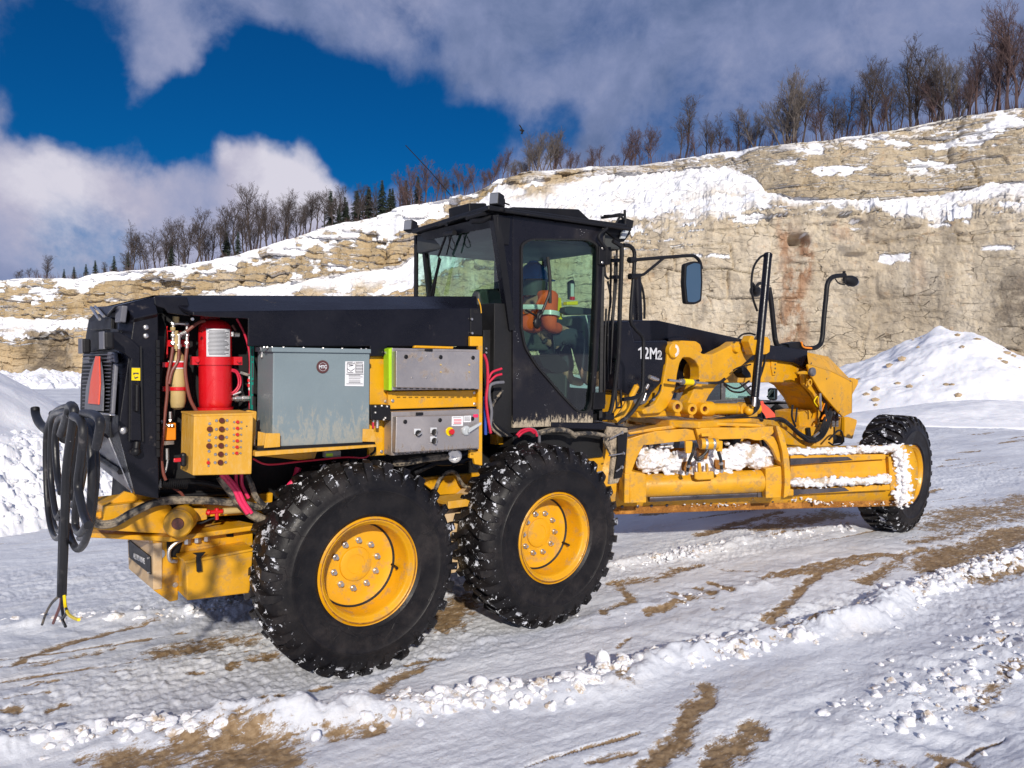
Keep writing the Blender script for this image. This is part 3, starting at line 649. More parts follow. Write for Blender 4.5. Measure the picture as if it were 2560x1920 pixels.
def cliffmat():
    b=NB('limestone_rock'); sn=b.attr('snow').outputs['Fac']; pr=b.attr('pxr').outputs['Fac']; se=b.attr('seep').outputs['Fac']; dk=b.attr('dark').outputs['Fac']; bd=b.attr('band').outputs['Fac']
    n=b.noise(.22,8,.62); m=b.noise(1.2,8,.65,sc=(1,1,1.8)); f=b.noise(7,6,.7); v=b.noise(.5,6,.6,sc=(1,1,.12))
    rc=b.ramp(n,[(.3,(.58,.485,.36)),(.5,(.69,.60,.465)),(.7,(.79,.715,.59))])
    lc=b.ramp(n,[(.3,(.52,.37,.19)),(.5,(.64,.49,.30)),(.7,(.74,.62,.45))])
    c=b.mix(pr,lc,rc)
    c=b.mix(b.mr(m,.44,.7,0,.4),c,(.47,.39,.27))
    c=b.mix(b.mr(v,.50,.66,0,.6),c,(.33,.285,.23)); c=b.mix(b.mr(b.noise(.18,6,.65,sc=(1,1,.6)),.5,.68,0,.35),c,(.44,.33,.19)); c=b.mix(b.mr(b.noise(2.2,7,.75,sc=(1,1,.35)),.54,.74,0,.3),c,(.38,.28,.17))
    c=b.mix(b.mr(b.noise(.35,5,.6,sc=(1,1,.12)),.54,.66,0,.55),c,(.80,.70,.56))
    c=b.mix(b.ma('MULTIPLY',bd,.35),c,(.38,.28,.14))
    c=b.mix(b.ma('MULTIPLY',b.mr(b.noise(.8,7,.7),.56,.7),.4),c,(.48,.25,.10))
    sm=b.ma('MULTIPLY',se,b.mr(b.noise(.9,8,.7,sc=(1,1,.5)),.40,.56)); c=b.mix(sm,c,(.32,.12,.04))
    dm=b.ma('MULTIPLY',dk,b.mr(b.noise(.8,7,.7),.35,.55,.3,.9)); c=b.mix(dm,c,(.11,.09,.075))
    # cracks
    ck=b.voro(.55,'DISTANCE_TO_EDGE',sc=(1,1,2.1)); wob=b.noise(1.5,5,.7)
    ckf=b.mr(b.ma('ADD',ck,b.ma('MULTIPLY',b.ma('SUBTRACT',wob,.5),.10)),-.005,.022,1,0); ckf=b.ma('MULTIPLY',ckf,b.mr(b.noise(.45,5,.7),.50,.62))
    str_=b.noise(1.1,7,.7,sc=(.35,.35,4.5)); stf=b.mr(str_,.61,.66); stf=b.ma('MULTIPLY',stf,b.mr(b.noise(.5,4,.6),.45,.6))
    c=b.mix(b.ma('MULTIPLY',ckf,.6),c,(.16,.10,.06)); c=b.mix(b.ma('MULTIPLY',stf,b.mr(pr,0,1,.12,.38)),c,(.26,.18,.10))
    c=b.mix(b.mr(f,.3,.75,0,.3),c,(.42,.33,.22))
    c=b.mix(sn,c,b.mix(b.noise(1.,4),(.80,.81,.85),(.9,.9,.92)))
    b.set(base=c,rough=.9,spec=.2)
    h=b.ma('ADD',b.ma('ADD',b.ma('MULTIPLY',m,.8),b.ma('MULTIPLY',f,.25)),b.ma('MULTIPLY',b.ma('ADD',ckf,stf),-.6)); h=b.ma('MULTIPLY',h,b.ma('SUBTRACT',1.25,sn))
    b.bump(h,1.,.4); return b.m
CPX,CTOP,CBACK,SKYY=cliff()

# ---- heaps
def heap(name,c,rx,ry,h,rot,lab,cat,kind=None,rocks=0,seed=1,rough=.12,power=1.0,mat=None,peak=0.,clod=0.,n=240):
    t=np.linspace(-1,1,n); A,B=np.meshgrid(t,t); r=np.hypot(A,B)
    e=np.clip(1-r,0,1)**power; e=e*(1+.25*fbm(A*2.2+seed,B*2.2,A*0,3,seed)); X=A*rx;Y=B*ry
    Z=h*e+rough*fbm(X*1.0,Y*1.0,X*0+seed,5,seed+3,.6)*sstep(e,.0,.25)-.12*(1-sstep(e,0,.06))
    if clod: Z=Z+clod*np.abs(fbm(X*3.5,Y*3.5,X*0,5,seed+9,.6))*sstep(-Z,-1.05,-.7)*sstep(e,0,.04)
    ca,sa=math.cos(rot),math.sin(rot); P=np.stack([c[0]+X*ca-Y*sa,c[1]+X*sa+Y*ca,c[2]+Z],-1)
    o=gridmesh(name,P,mat or SNOW); tag(o,lab,cat,kind=kind)
    return P
pk=Pt(2345,900,D=31)
P=heap('snow_pile',(pk.x,pk.y,0),6.6,6.0,3.45,-.6,'tall pointed snow pile with rock lumps, right of the front wheel','snow pile',seed=5,rough=.28,power=1.0)
ROCK=paint('pale_rock',(.42,.31,.19),.9,var=.3,dirt=.3,dcol=(.7,.7,.72),bump=.5)
def rocksat(P,n,rmin,rmax,seed,lab,hz=.1,spot=None):
    rg=random.Random(seed); m=MB(); H,Wd,_=P.shape; k=0
    while k<n:
        i,j=rg.randrange(H),rg.randrange(Wd); p=P[i,j]
        if p[2]<hz or (np.array([p[0]-CAM[0],p[1]-CAM[1]])@FW[:2])>np.array([P[H//2,Wd//2,0]-CAM[0],P[H//2,Wd//2,1]-CAM[1]])@FW[:2]+.5: continue
        k+=1; r=rg.uniform(rmin,rmax); m.ball(p,r,1,(rg.uniform(.8,1.5),rg.uniform(.8,1.3),rg.uniform(.5,.8)),.2,rg.random())
    tag(m.build('rocks',ROCK,recalc=False),lab,'rocks',kind='stuff')
rocksat(P,75,.04,.17,4,'brown rock lumps scattered on the tall snow pile')
pk=Pt(2480,960,D=25); heap('snow_drift',(pk.x,pk.y,0),6,3,.75,-.5,'low smooth snow drift in front of the tall snow pile','snow drift',seed=9,rough=.08)
pk=Pt(2150,960,D=38); heap('snow_drift',(pk.x,pk.y,0),14,4,1.3,-.6,'long low snow drift between the front nose and the cliff','snow drift',seed=12,rough=.12)
# left pile: smooth drift with rough clods at its foot
pk=Pt(-330,1000,D=10.5); PL=heap('snow_bank',(pk.x,pk.y,-.05),4.4,4.0,2.75,.3,'smooth wind-packed snow bank at the left edge behind the cable','snow bank',seed=21,rough=.06,power=1.15,clod=.38,n=520)
def clodfield(P,n,seed,rmin,rmax,zmax,lab,zmin=-1.):
    rg=random.Random(seed); m=MB(); H,Wd,_=P.shape; k=0
    while k<n:
        i,j=rg.randrange(H),rg.randrange(Wd); p=P[i,j]
        if not(zmin<p[2]<zmax) : continue
        k+=1; r=rmin+(rmax-rmin)*rg.random()**3; m.ball(p,r,2 if r>.06 else 1,(rg.uniform(.8,1.5),rg.uniform(.8,1.3),rg.uniform(.5,.9)),.14,rg.random())
    tag(m.build('snow_clods',SNOW,recalc=False),lab,'snow clods',kind='stuff')
clodfield(PL,2600,8,.012,.055,.95,'broken snow clods along the foot of the smooth snow bank',.0)
# rubble line at the cliff foot, left
def rubble():
    rg=random.Random(6); m=MB()
    for k in range(1500):
        x=rg.uniform(-100,330); D=rg.uniform(50,66); p=Pt(x,900,D=D); r=.12+.45*rg.random()**2.5; p.z=float(farz(np.array([p.x]),np.array([p.y]))[0])+r*.3+max(0,(D-56)*.05)
        m.ball(p,r,1,(rg.uniform(.8,1.4),rg.uniform(.8,1.4),rg.uniform(.6,1)),.22,rg.random())
    tag(m.build('snow_rubble',SNOW,recalc=False),'snow-covered rubble strewn along the foot of the cliff at the left','rubble',kind='stuff')
rubble()

# ---- trees
BARK=paint('winter_bark',(.062,.047,.042),.9,var=.3); BARKR=paint('reddish_bark',(.095,.058,.055),.9,var=.3); NEED=paint('spruce_needles',(.022,.038,.018),.8,var=.35,dirt=.28,dcol=(.6,.62,.66)); BARKP=paint('pale_bark',(.12,.10,.088),.9,var=.3)
def bare(seed,mat,H=9.,spread=.55,lean=0.,nt=1,twig=1.):
    rg=random.Random(seed); tr=MB(); cr=MB()
    def limb(m,p,d,l,r,lev):
        n=5 if lev<2 else 3; q=p.copy(); pts=[p.copy()]; dd=d.copy()
        for i in range(n):
            dd=(dd+Vector((rg.gauss(0,.10),rg.gauss(0,.10),rg.gauss(.05,.06)))).normalized(); q=q+dd*l/n; pts.append(q.copy())
        m.tube(pts,(r,r*.35 if lev else r*.3),5 if lev==0 else 3,False,False)
        return pts
    def rec(p,d,l,r,lev):
        m=tr if lev==0 else cr
        pts=limb(m,p,d,l,r,lev)
        if lev>=4: return
        nb=(rg.randint(12,15),rg.randint(6,8),rg.randint(4,6),int(rg.randint(3,4)*twig))[lev]
        for k in range(nb):
            t=(.36 if lev==0 else .2)+(.64 if lev==0 else .78)*(k+rg.random())/nb; i=min(int(t*(len(pts)-1)),len(pts)-2); f=t*(len(pts)-1)-i
            q=pts[i].lerp(pts[i+1],f); ax=(pts[i+1]-pts[i]).normalized(); a=rg.uniform(0,6.28)
            s=ax.orthogonal().normalized(); s=Matrix.Rotation(a,3,ax)@s
            sp=spread*rg.uniform(.7,1.3)*(1.15 if lev else 1); nd=(ax*math.cos(sp)+s*math.sin(sp)); nd=(nd+Vector((0,0,.18))).normalized()
            rec(q,nd,l*(.50 if lev==0 else .58)*rg.uniform(.6,1.15)*(1.15-.5*t),max(r*(.42)*(1.1-.5*t),.0095),lev+1)
    for k in range(nt):
        a=rg.uniform(0,6.28); rec(Vector((rg.gauss(0,.2)*(nt>1),rg.gauss(0,.2)*(nt>1),-.3)),Vector((math.cos(a)*.1*nt+lean,math.sin(a)*.1*nt,1)).normalized(),H*rg.uniform(.85,1.)*.86,H*.014+.03,0)
    return tr,cr
def spruce(seed,H=6.):
    rg=random.Random(seed); tr=MB(); cr=MB(); tr.cyl((0,0,-.3),(0,0,H),.09,6,.02)
    z=.35
    while z<H:
        t=z/H; R=(.26*H)*(1-t)**.85*rg.uniform(.8,1.1)+.08
        for k in range(int(7+7*(1-t))):
            a=rg.uniform(0,6.28); l=R*rg.uniform(.65,1.1); dx,dy=math.cos(a),math.sin(a); n=4
            for j in range(n):
                f0=j/n; f1=(j+1.3)/n; wd=.13*(1.2-f0)*rg.uniform(.7,1.3)+.03; zz0=z-.30*l*f0**1.3+.02; zz1=z-.30*l*f1**1.3-.03
                px,py=-dy,dx
                cr.add([(dx*l*f0,dy*l*f0,zz0),(dx*l*(f0+f1)/2+px*wd*1.5,dy*l*(f0+f1)/2+py*wd*1.5,(zz0+zz1)/2-.07),(dx*l*f1,dy*l*f1,zz1),(dx*l*(f0+f1)/2-px*wd*1.5,dy*l*(f0+f1)/2-py*wd*1.5,(zz0+zz1)/2-.07)],[(0,1,2),(0,2,3)])
        z+=rg.uniform(.14,.24)*(1.1-.4*t)*H/6
    return tr,cr
def mktree(name,tr,cr,bm,cm):
    e=empty(name,(0,0,0)); tr.build('trunk',bm,e,recalc=False); cr.build('crown',cm,e,recalc=False); return e
PROTO={}
def proto(k,v):
    if (k,v) not in PROTO:
        if k=='e': t=mktree('spruce_tree',*spruce(50+v),BARK,NEED); h=6.
        elif k=='b': t=mktree('bare_tree',*bare(10+v,BARK,9,.66),BARK,BARK); h=9.
        elif k=='r': t=mktree('bare_tree',*bare(20+v,BARKR,9,.58,0,1,1.1),BARKR,BARKR); h=9.
        elif k=='p': t=mktree('bare_tree',*bare(30+v,BARKP,9,.5,0,3,.9),BARKP,BARKP); h=9.
        h=max(vv.co.z for ch in t.children for vv in ch.data.vertices)*(.96 if k!='e' else 1.)
        PROTO[(k,v)]=[t,h,False]
    return PROTO[(k,v)]
TREES=[(40,672,'b'),(75,668,'b'),(115,637,'b'),(160,672,'e'),(185,666,'e'),(215,660,'e'),(238,650,'e'),(262,664,'e'),(285,640,'e'),(320,628,'e'),(330,554,'b'),(352,600,'b'),(365,580,'b'),(388,570,'b'),(410,600,'b'),(425,545,'b'),(428,612,'e'),(445,570,'b'),(462,540,'b'),(485,560,'b'),(505,520,'b'),(528,548,'b'),(550,515,'b'),(566,578,'e'),(595,580,'e'),(590,500,'b'),(610,520,'b'),(628,462,'b'),(650,500,'b'),(662,480,'b'),(685,500,'b'),(705,475,'b'),(725,505,'b'),(745,490,'b'),(770,500,'b'),(790,464,'b'),(810,485,'b'),(827,475,'e'),(848,462,'b'),(862,492,'e'),(892,476,'e'),(905,458,'b'),(922,466,'e'),(938,455,'b'),(955,450,'e'),(982,470,'e'),(1015,450,'e'),(1045,440,'e'),(1030,405,'r'),(1060,398,'r'),(1085,425,'r'),(1000,430,'r'),(1118,425,'b'),(1150,410,'r'),(1235,385,'r'),(1275,395,'p'),(1315,400,'p'),(1360,345,'p'),(1405,360,'r'),(1425,370,'r'),
 (1185,405,'r'),(1210,420,'r'),(1258,372,'r'),(1290,420,'r'),(1345,330,'p'),(1385,322,'p'),(1440,385,'r'),(1480,380,'r'),(1500,362,'r'),(1530,385,'r'),(1560,335,'r'),(1592,315,'r'),(1625,312,'r'),(1680,380,'r'),(1713,240,'b'),(1765,285,'b'),(1795,285,'b'),(1850,262,'b'),(1895,268,'p'),(1930,300,'r'),(1960,240,'p'),(1985,178,'p'),(2010,190,'b'),(2060,215,'b'),(2090,235,'b'),(2115,225,'b'),(2160,225,'b'),(2195,140,'b'),(2230,150,'b'),(2255,200,'b'),(2280,85,'b'),(2308,110,'b'),(2345,130,'p'),(2365,140,'b'),(2395,150,'p'),(2420,190,'r'),(2450,100,'r'),(2480,75,'r'),(2505,85,'r'),(2530,20,'r'),(2552,0,'r'),(2580,40,'r'),
 (640,560,'b'),(715,560,'b'),(1740,330,'r'),(1820,330,'r'),(2140,280,'r'),(2430,160,'r'),(1575,360,'r'),(1465,395,'r'),(455,610,'b'),(500,600,'b'),(1005,470,'r'),(1232,425,'r'),(2330,220,'r'),(2200,240,'r'),(1870,330,'r'),(1990,290,'r'),(2045,270,'r')]
def word(h): return 'very small' if h<2.5 else 'small' if h<4 else 'medium-sized' if h<6.5 else 'tall' if h<10 else 'very tall'
def place_trees():
    rg=random.Random(11); cnt={}
    TR=list(TREES); r2=random.Random(77)
    for (x,yt,k) in TREES:
        sky=float(np.interp(x,CPX,SKYY)); 
        for _ in range(1):
            if k!='e' or r2.random()<.4: TR.append((x+r2.uniform(-22,22),yt+(sky-yt)*r2.uniform(.05,.55),k if r2.random()<.7 else ('b' if x<1000 else 'r')))
    TR=sorted(TR)
    ords=lambda n:f"{n}{'th' if 10<=n%100<=20 else {1:'st',2:'nd',3:'rd'}.get(n%10,'th')}"
    for x,yt,k in TR:
        cnt[k]=cnt.get(k,0)+1; v=rg.randrange(4 if k in 'br' else 2 if k=='p' else 3); pr=proto(k,v)
        i=int(np.argmin(np.abs(CPX-x))); base=Vector(CTOP[i]); bk=rg.uniform(1.0,3.0) if x>1100 else rg.uniform(1.0,8); b=base+Vector(CBACK)*bk
        D=(np.array(b)-CAM)@FW; top=Pt(x,yt,D=D); b=Vector((top.x,top.y,b.z-.15)); h=max(top.z-b.z,.8)
        if not pr[2]: o=pr[0]; pr[2]=True
        else:
            o=pr[0].copy(); COL.objects.link(o)
            for ch in pr[0].children:
                c=ch.copy(); COL.objects.link(c); c.parent=o
        s=h/pr[1]; sw=s*rg.uniform(.9,1.15)*(1.0 if k!='e' else .95)*(1.15 if h<5 else 1.) ; o.location=b; o.scale=(sw,sw,s); o.rotation_euler=(0,0,rg.uniform(0,6.28))
        zone='left part' if x<1000 else 'middle' if x<1600 else 'right part'
        kd={'e':'dark green spruce','b':'grey-brown bare tree','r':'reddish-brown bare tree','p':'pale many-stemmed bare tree'}[k]
        gp={'e':'spruces on the cliff top','b':'grey-brown bare trees on the cliff top','r':'reddish bare trees on the cliff top','p':'pale bare trees on the cliff top'}[k]
        tag(o,f"{ords(cnt[k])} {kd} from the left on the cliff top, {word(h)}",'tree',gp)
place_trees()
# dry brush along the edge
def brush():
    rg=random.Random(31); m=MB()
    for k in range(2600):
        x=rg.uniform(60,2600); 
        i=int(np.argmin(np.abs(CPX-x))); b=Vector(CTOP[i])+Vector(CBACK)*rg.uniform(.2,2.5); h=rg.uniform(.2,.9)*(1.4 if x>1000 else .9)
        m.tube([b-Vector((0,0,.1)),b+Vector((rg.gauss(0,.12),rg.gauss(0,.12),h))],(.018,.006),3,False,False)
    tag(m.build('dry_brush',BARKR,recalc=False),'thin dry twigs and weeds along the edge of the cliff top','brush',kind='stuff')
brush()
# bird
def bird():
    p=Pt(1305,326,D=60); m=MB(); m.ball(p,.16,2,(1.5,.6,.6)); m.slab([p,p+Vector((-.25,.1,.42)),p+Vector((-.05,.15,.40)),p+Vector((.15,0,0))],(0,0,.02)); m.slab([p,p+Vector((-.2,-.1,-.35)),p+Vector((0,-.1,-.3)),p+Vector((.15,0,0))],(0,0,.02))
    tag(m.build('bird',BLKM,loc=p),'small dark bird flying in front of the blue patch above the cliff','bird')
bird()

# ================================================================== MOTOR GRADER
ROOT=empty('motor_grader',(3.,0,0)); tag(ROOT,'yellow and black motor grader with exposed electrical boxes, standing on snow in the quarry','motor grader')
def part(mb,name,mat,parent=None,bev=.006,label=None): return mb.build(name,mat,parent or ROOT,bev,label=label)
def S(z,pts,Y,t,holes=(),r=0):     # plate measured in the vertical plane at depth Y, thickness t away from camera
    if r: pts=fillet(pts,r)
    return MB().slab(L3(z,pts,Y=Y),(0,t,0),[L3(z,h,Y=Y) for h in holes])
def H(z,pts,Y,r,n=8): return MB().tube([Pt(*z(p[0],p[1]),Y=(p[2] if len(p)>2 else Y)) for p in pts],r,n)

# ---------------- wheels
def wheel_meshes():
    R=.682
    t=MB(); prof=[(.345,-.20),(.365,-.215),(.40,-.213),(.47,-.222),(.50,-.2235),(.505,-.2275),(.515,-.2275),(.52,-.2235),(.54,-.222),(.585,-.212),(.622,-.19),(.645,-.15),(.652,-.08),(.654,0),(.652,.08),(.645,.15),(.622,.19),(.585,.212),(.54,.222),(.47,.222),(.40,.213),(.365,.215),(.345,.20)]
    # rings on sidewall
    t.lathe(prof,(0,0,0),n=96)
    N=30
    rg=random.Random(5)
    for side in(-1,1):
        for k in range(N):
            a0=2*math.pi*(k+(.5 if side>0 else 0))/N+rg.gauss(0,.006)
            # path from sidewall over the shoulder to beyond centre
            path=[(.575,.219,0,.030),(.612,.216,.0,.036),(.650,.199,.0,.040),(R-.002,.172,.012,.040),(R,.11,.035,.036),(R+.001,.05,.075,.034),(R,-.012,.125,.030)]
            if k%2: path=path[:-1]+[(R,.012,.10,.03)]
            vs=[];j=rg.uniform(.9,1.12)
            for (r,y,da,w) in path:
                for s in(-1,1):
                    aa=a0+side*0+da+s*w*j
                    for top in(1,0):
                        rr=r if top else r-.034; vs.append((math.sin(aa)*rr,y*side if top else (y-.012*(y>.15))*side,math.cos(aa)*rr))
            m=len(path); fs=[]
            for i in range(m-1):
                o=i*4; p=o+4
                fs+= [(o,p,p+2,o+2),(o,o+1,p+1,p),(o+2,p+2,p+3,o+3)]
            fs+=[(0,2,3,1),((m-1)*4,(m-1)*4+1,(m-1)*4+3,(m-1)*4+2)]
            t.add(vs,fs)
    rim=MB(); pr=[(.353,-.205),(.356,-.192),(.345,-.186),(.333,-.192),(.325,-.205),(.318,-.207),(.309,-.200),(.303,-.185),(.296,-.180),(.290,-.172),(.286,-.15),(.283,-.03),(.276,-.004),(.262,.006),(.20,.010),(.112,.006),(.108,-.008),(.104,-.010),(.062,-.010),(.060,-.006),(.0,-.006)]
    rim.lathe(pr,(0,0,0),n=72); rim.lathe([(.352,-.2),(.345,0),(.352,.2),(.30,.2),(.29,.03),(.1,.03),(0,.03)],(0,0,0),n=48)
    return t,rim
def wheel_proto():
    t,rim=wheel_meshes(); e=empty('wheel',(0,0,0))
    t.build('tyre',TYR,e,0); rim.build('rim',YELC,e,0)
    m=MB(); m.lathe([(.281,-.012),(.277,-.008),(.270,.0),(.266,.001)],(0,-.003,0),n=64); m.build('rim_gap',DARK,e,0,recalc=False)
    m=MB(); m.lathe([(.330,-.2065),(.326,-.2085),(.322,-.2065)],(0,0,0),n=64); m.build('lock_ring_gap',RUST,e,0,recalc=False)
    for k in range(10):
        a=2*math.pi*(k+.3)/10; c=Vector((math.cos(a)*.155,.008,math.sin(a)*.155)); m=MB(); m.cyl(c,c+Vector((0,-.016,0)),.021,6); m.cyl(c+Vector((0,-.012,0)),c+Vector((0,-.040,0)),.014,12,.012); m.build('lug_nut',CHR,e,0)
    m=MB(); m.tube([(.262,.0,-.045),(.262,-.075,-.05),(.25,-.09,-.05)],.008,8); m.build('valve_stem',BLKM,e,0)
    return e
def copytree(o,parent):
    c=o.copy(); COL.objects.link(c); c.parent=parent
    for ch in o.children: copytree(ch,c)
    return c
WP=wheel_proto(); first=True
for (x,y,side,steer,roll) in ((0,-1.04,1,0,0),(1.523,-1.04,1,0,.25),(0,1.04,-1,0,.6),(1.523,1.04,-1,0,.2),(6.93,-1.05,1,.11,.4),(6.70,1.02,-1,.11,.1)):
    w=WP if first else copytree(WP,None); first=False
    w.parent=ROOT; w.location=(x-3,y,.681); w.rotation_euler=(0,roll*side,steer+(0 if side>0 else math.pi))

# ---------------- chassis and tandems
m=MB()
for s in(-1,1):
    y0=s*.58; m.slab([(-.42,y0,.75),(-.28,y0,1.0),(.30,y0,1.06),(.5,y0,.92),(1.0,y0,.92),(1.22,y0,1.06),(1.8,y0,1.0),(1.94,y0,.72),(1.7,y0,.42),(-.2,y0,.42)],(0,s*.24,0))
part(m,'tandem_case',BEI)
m=MB(); m.bb((-.9,-.42,.62),(2.35,.42,1.30)); part(m,'engine_bay',DARK)
m=S(z7,[(975,255),(1345,225),(1360,330),(1290,335),(1100,350)],-.56,.05); part(m,'frame_plate',YEL)
m=MB(); a=Pt(*z7(1100,395),Y=-.83); b=Pt(*z7(1275,385),Y=-.83); m.bb((a.x,-.95,a.z),(b.x,-.70,a.z+.028)); m.bb((a.x,-.955,a.z-.02),(b.x,-.94,a.z+.034)); 
part(m,'step',YELD,bev=.003)
m=H(z7,[(1075,330),(1110,255),(1160,220),(1200,235),(1230,290),(1290,320)],-.62,.016); part(m,'hose',HOSEM,bev=0)
# ---------------- engine hood
mh=MB(); mh.slab([(-1.15,-.62,.98),(-1.05,-.62,2.36),(.98,-.62,2.45),(1.02,-.62,1.25)],(0,1.24,0)); part(mh,'hood_body',DARK)
hood=MB()
tr,tf=Pt(385,738,Y=-.86),Pt(1192,741,Y=-.86); lr,lf=Pt(482,780,Y=-1.08),Pt(1195,771,Y=-1.08)
br=Pt(*z1(1060,290),Y=-.95)
hood.slab([tr,tf,lf,lr],(0,.02,-.02)); hood.add([tr,tf,(tf.x,.86,tf.z),(tr.x,.86,tr.z)],[(0,1,2,3)]); hood.add([(tr.x,.86,tr.z),(tf.x,.86,tf.z),(tf.x,.9,1.3),(tr.x,.9,1.3)],[(0,1,2,3)])
# rear drop of the roof
hr1=Pt(*z1(1212,130),Y=-.86); hr2=Pt(*zR(300,112),Y=-.86); hr3=Pt(*zR(372,212),Y=-.97); hr4=Pt(*zR(540,175),Y=-.97)
hood.slab([hr1,hr2,hr3,hr4],(0,.03,-.03))
hr5=Vector((hr2.x,.8,hr2.z)); hood.add([hr1,hr2,hr5,(hr1.x,.8,hr1.z)],[(0,1,2,3)])
part(hood,'hood_top',BLK)
m=S(z1,[(1222,196),(1262,215),(1300,225),(1328,262),(1505,285),(1510,245),(1480,132),(1214,131)],-.995,.02); part(m,'hood_flap',BLK)
m=S(lambda x,y:(x,y),[(482,780),(1176,771),(1176,866),(968,866),(968,891),(925,891),(925,866),(620,866),(620,797),(482,789)],-1.08,.02); part(m,'side_panel',BLK)
m=S(lambda x,y:(x,y),[(1176,771),(1200,771),(1206,790),(1206,838),(1176,838)],-1.085,.02); part(m,'side_panel',BLKM)
m=MB(); 
for x,y in ((1178,798),(1179,833),(963,882),(480,798)):
    p=Pt(x,y,Y=-1.09); m.cyl(p,p+NY*.012,.009,6)
part(m,'bolt',CHR,bev=0)
m=H(z4,[(566,755),(582,800),(588,850)],-1.09,.004); part(m,'yellow_strip',YELC,bev=0)
# hood rear side door
sd=[(372,213),(540,175),(545,1458),(380,1425),(262,985)]
m=S(zR,sd,-.95,.06); part(m,'rear_side_door',BLK)
E1,E2,E3=Pt(*zR(268,290),Y=-.80),Pt(*zR(203,960),Y=-.80),Pt(*zR(203,1035),Y=-.80); E0=Pt(*zR(272,120),Y=-.80)
A1,A2,A3=Pt(*zR(372,213),Y=-.95),Pt(*zR(262,985),Y=-.95),Pt(*zR(380,1425),Y=-.95); E4=Pt(*zR(360,1415),Y=-.88)
m=MB(); m.add([E0,A1,A2,E2],[(0,1,2,3)]); m.add([E2,A2,A3,E4,E3],[(0,1,2,3,4)]); hr2b=Pt(*zR(300,112),Y=-.80); m.add([E0,hr2b,A1],[(0,1,2)])
part(m,'corner_panel',BLK,bev=0)
# lever-shaped handle recess on side door
m=MB(); m.slab(L3(zR,[(215,300),(275,302),(350,345),(418,410),(418,640),(430,1060),(345,1055),(350,640),(352,490),(300,450),(250,425),(215,420)],Y=-.975),(0,.03,0)); part(m,'latch_cover',BLK)
m=MB(); m.slab(L3(zR,[(415,405),(426,402),(430,640),(440,1062),(430,1062),(418,640)],Y=-.978),(0,.01,0)); m.slab(L3(zR,[(341,500),(352,500),(350,640),(345,1060),(337,1060),(343,640)],Y=-.978),(0,.01,0)); part(m,'seal_strip',DARK,bev=0)
m=S(zR,[(358,546),(416,548),(416,640),(356,638)],-.982,.004); lb=part(m,'warning_label',YLB,bev=0)
m=MB(); m.slab(L3(zR,[(358,546),(416,548),(416,553),(358,551)],Y=-.984),(0,.002,0)); m.slab(L3(zR,[(368,585),(405,585),(405,597),(385,592),(368,600)],Y=-.984),(0,.002,0)); m.slab(L3(zR,[(372,603),(380,618),(402,612),(402,620),(378,628)],Y=-.984),(0,.002,0)); m.build('pictogram',INK,lb)
m=MB(); p,q=Pt(*zR(390,670),Y=-.985),Pt(*zR(388,845),Y=-.985); m.tube([p,p+NY*.02,q+NY*.02,q],.010,8,False); part(m,'handle',BLKM,bev=0)
m=MB(); p,q=Pt(*zR(395,1065),Y=-.98),Pt(*zR(388,1130),Y=-.99); m.cyl(p,q,.018,12); m.ball(q,.026,2); part(m,'knob',BLKM,bev=0)
m=MB()
for x,y in ((456,272),(456,331)):
    p=Pt(*zR(x,y),Y=-.953); m.ball(p,.016,2,(1,.5,1))
p=Pt(*zR(303,985),Y=-.95); m.ball(p,.022,2,(1,.5,1)); part(m,'bolt',CHR,bev=0)
m=MB(); 
for k in range(14):
    y=360+k*58; m.slab(L3(zR,[(529,y),(552,y),(552,y+54),(529,y+54)],Y=-.965),(0,.012,0))
part(m,'hinge',BLKM,bev=.002)
# rear face
FP=Pt(*zR(20,470),Y=.50); rn=(E2-E1).cross(FP-E1).normalized(); rn=rn if rn.x>0 else -rn; RP=(tuple(E1-rn*.004),tuple(rn))
def RF(z,pts,t=.05,off=0,holes=()): 
    pl=(tuple(Vector(RP[0])-rn*off),RP[1]); return MB().slab([Pt(*z(x,y),pl=pl) for x,y in pts],rn*t)
m=RF(zR,[(40,330),(60,215),(90,180),(230,170),(272,150),(268,300),(203,960),(203,1035),(0,850),(5,640),(20,470)],.25); part(m,'rear_grille_door',BLKM)
m=MB()
for k in range(26):
    t=k/25; yl=470+t*370
    m.add([],[])
m2=RF(zR,[(75,300),(220,300),(208,420),(62,440)],.02,.018); part(m2,'grille_panel',DARK)
m2=RF(zR,[(20,455),(225,440),(222,640),(8,640)],.02,.018); g=part(m2,'grille_panel',DARK)
m2=RF(zR,[(6,655),(220,652),(205,880),(0,850)],.02,.018); g=part(m2,'grille_panel',DARK)
m2=MB()
for k in range(16):
    y=460+k*25.5
    if 640<y<655: continue
    pl=(tuple(Vector(RP[0])-rn*.03),RP[1]); m2.tube([Pt(*zR(18,y+3),pl=pl),Pt(*zR(222-k*1.2,y),pl=pl)],.0035,4,False,False)
part(m2,'grille_mesh',GRYP,bev=0)
for pts in ([(15,480),(60,470),(58,520),(20,524)],[(190,440),(235,445),(240,515),(182,508)],[(228,520),(240,520),(215,870),(203,870)]):
    part(RF(zR,pts,.02,.022),'trim_plate',GRYP)
part(RF(zR,[(245,125),(290,120),(275,235),(240,240)],.03,.02),'hinge_bracket',GRYP)
part(RF(zR,[(60,235),(215,200),(212,300),(265,300),(262,290),(210,285),(75,290),(62,280)],.02,.024),'trim_plate',BLKM)
part(RF(zR,[(75,130),(240,122),(175,200)],.02,.05),'spoiler_flap',BLK)
m=MB(); pl=(tuple(Vector(RP[0])-rn*.06),RP[1]); m.tube([Pt(*zR(78,135),pl=pl),Pt(*zR(135,215),pl=pl)],.01,6,False); m.tube([Pt(*zR(105,128),pl=pl),Pt(*zR(165,195),pl=pl)],.008,6,False); part(m,'strut',CHR,bev=0)
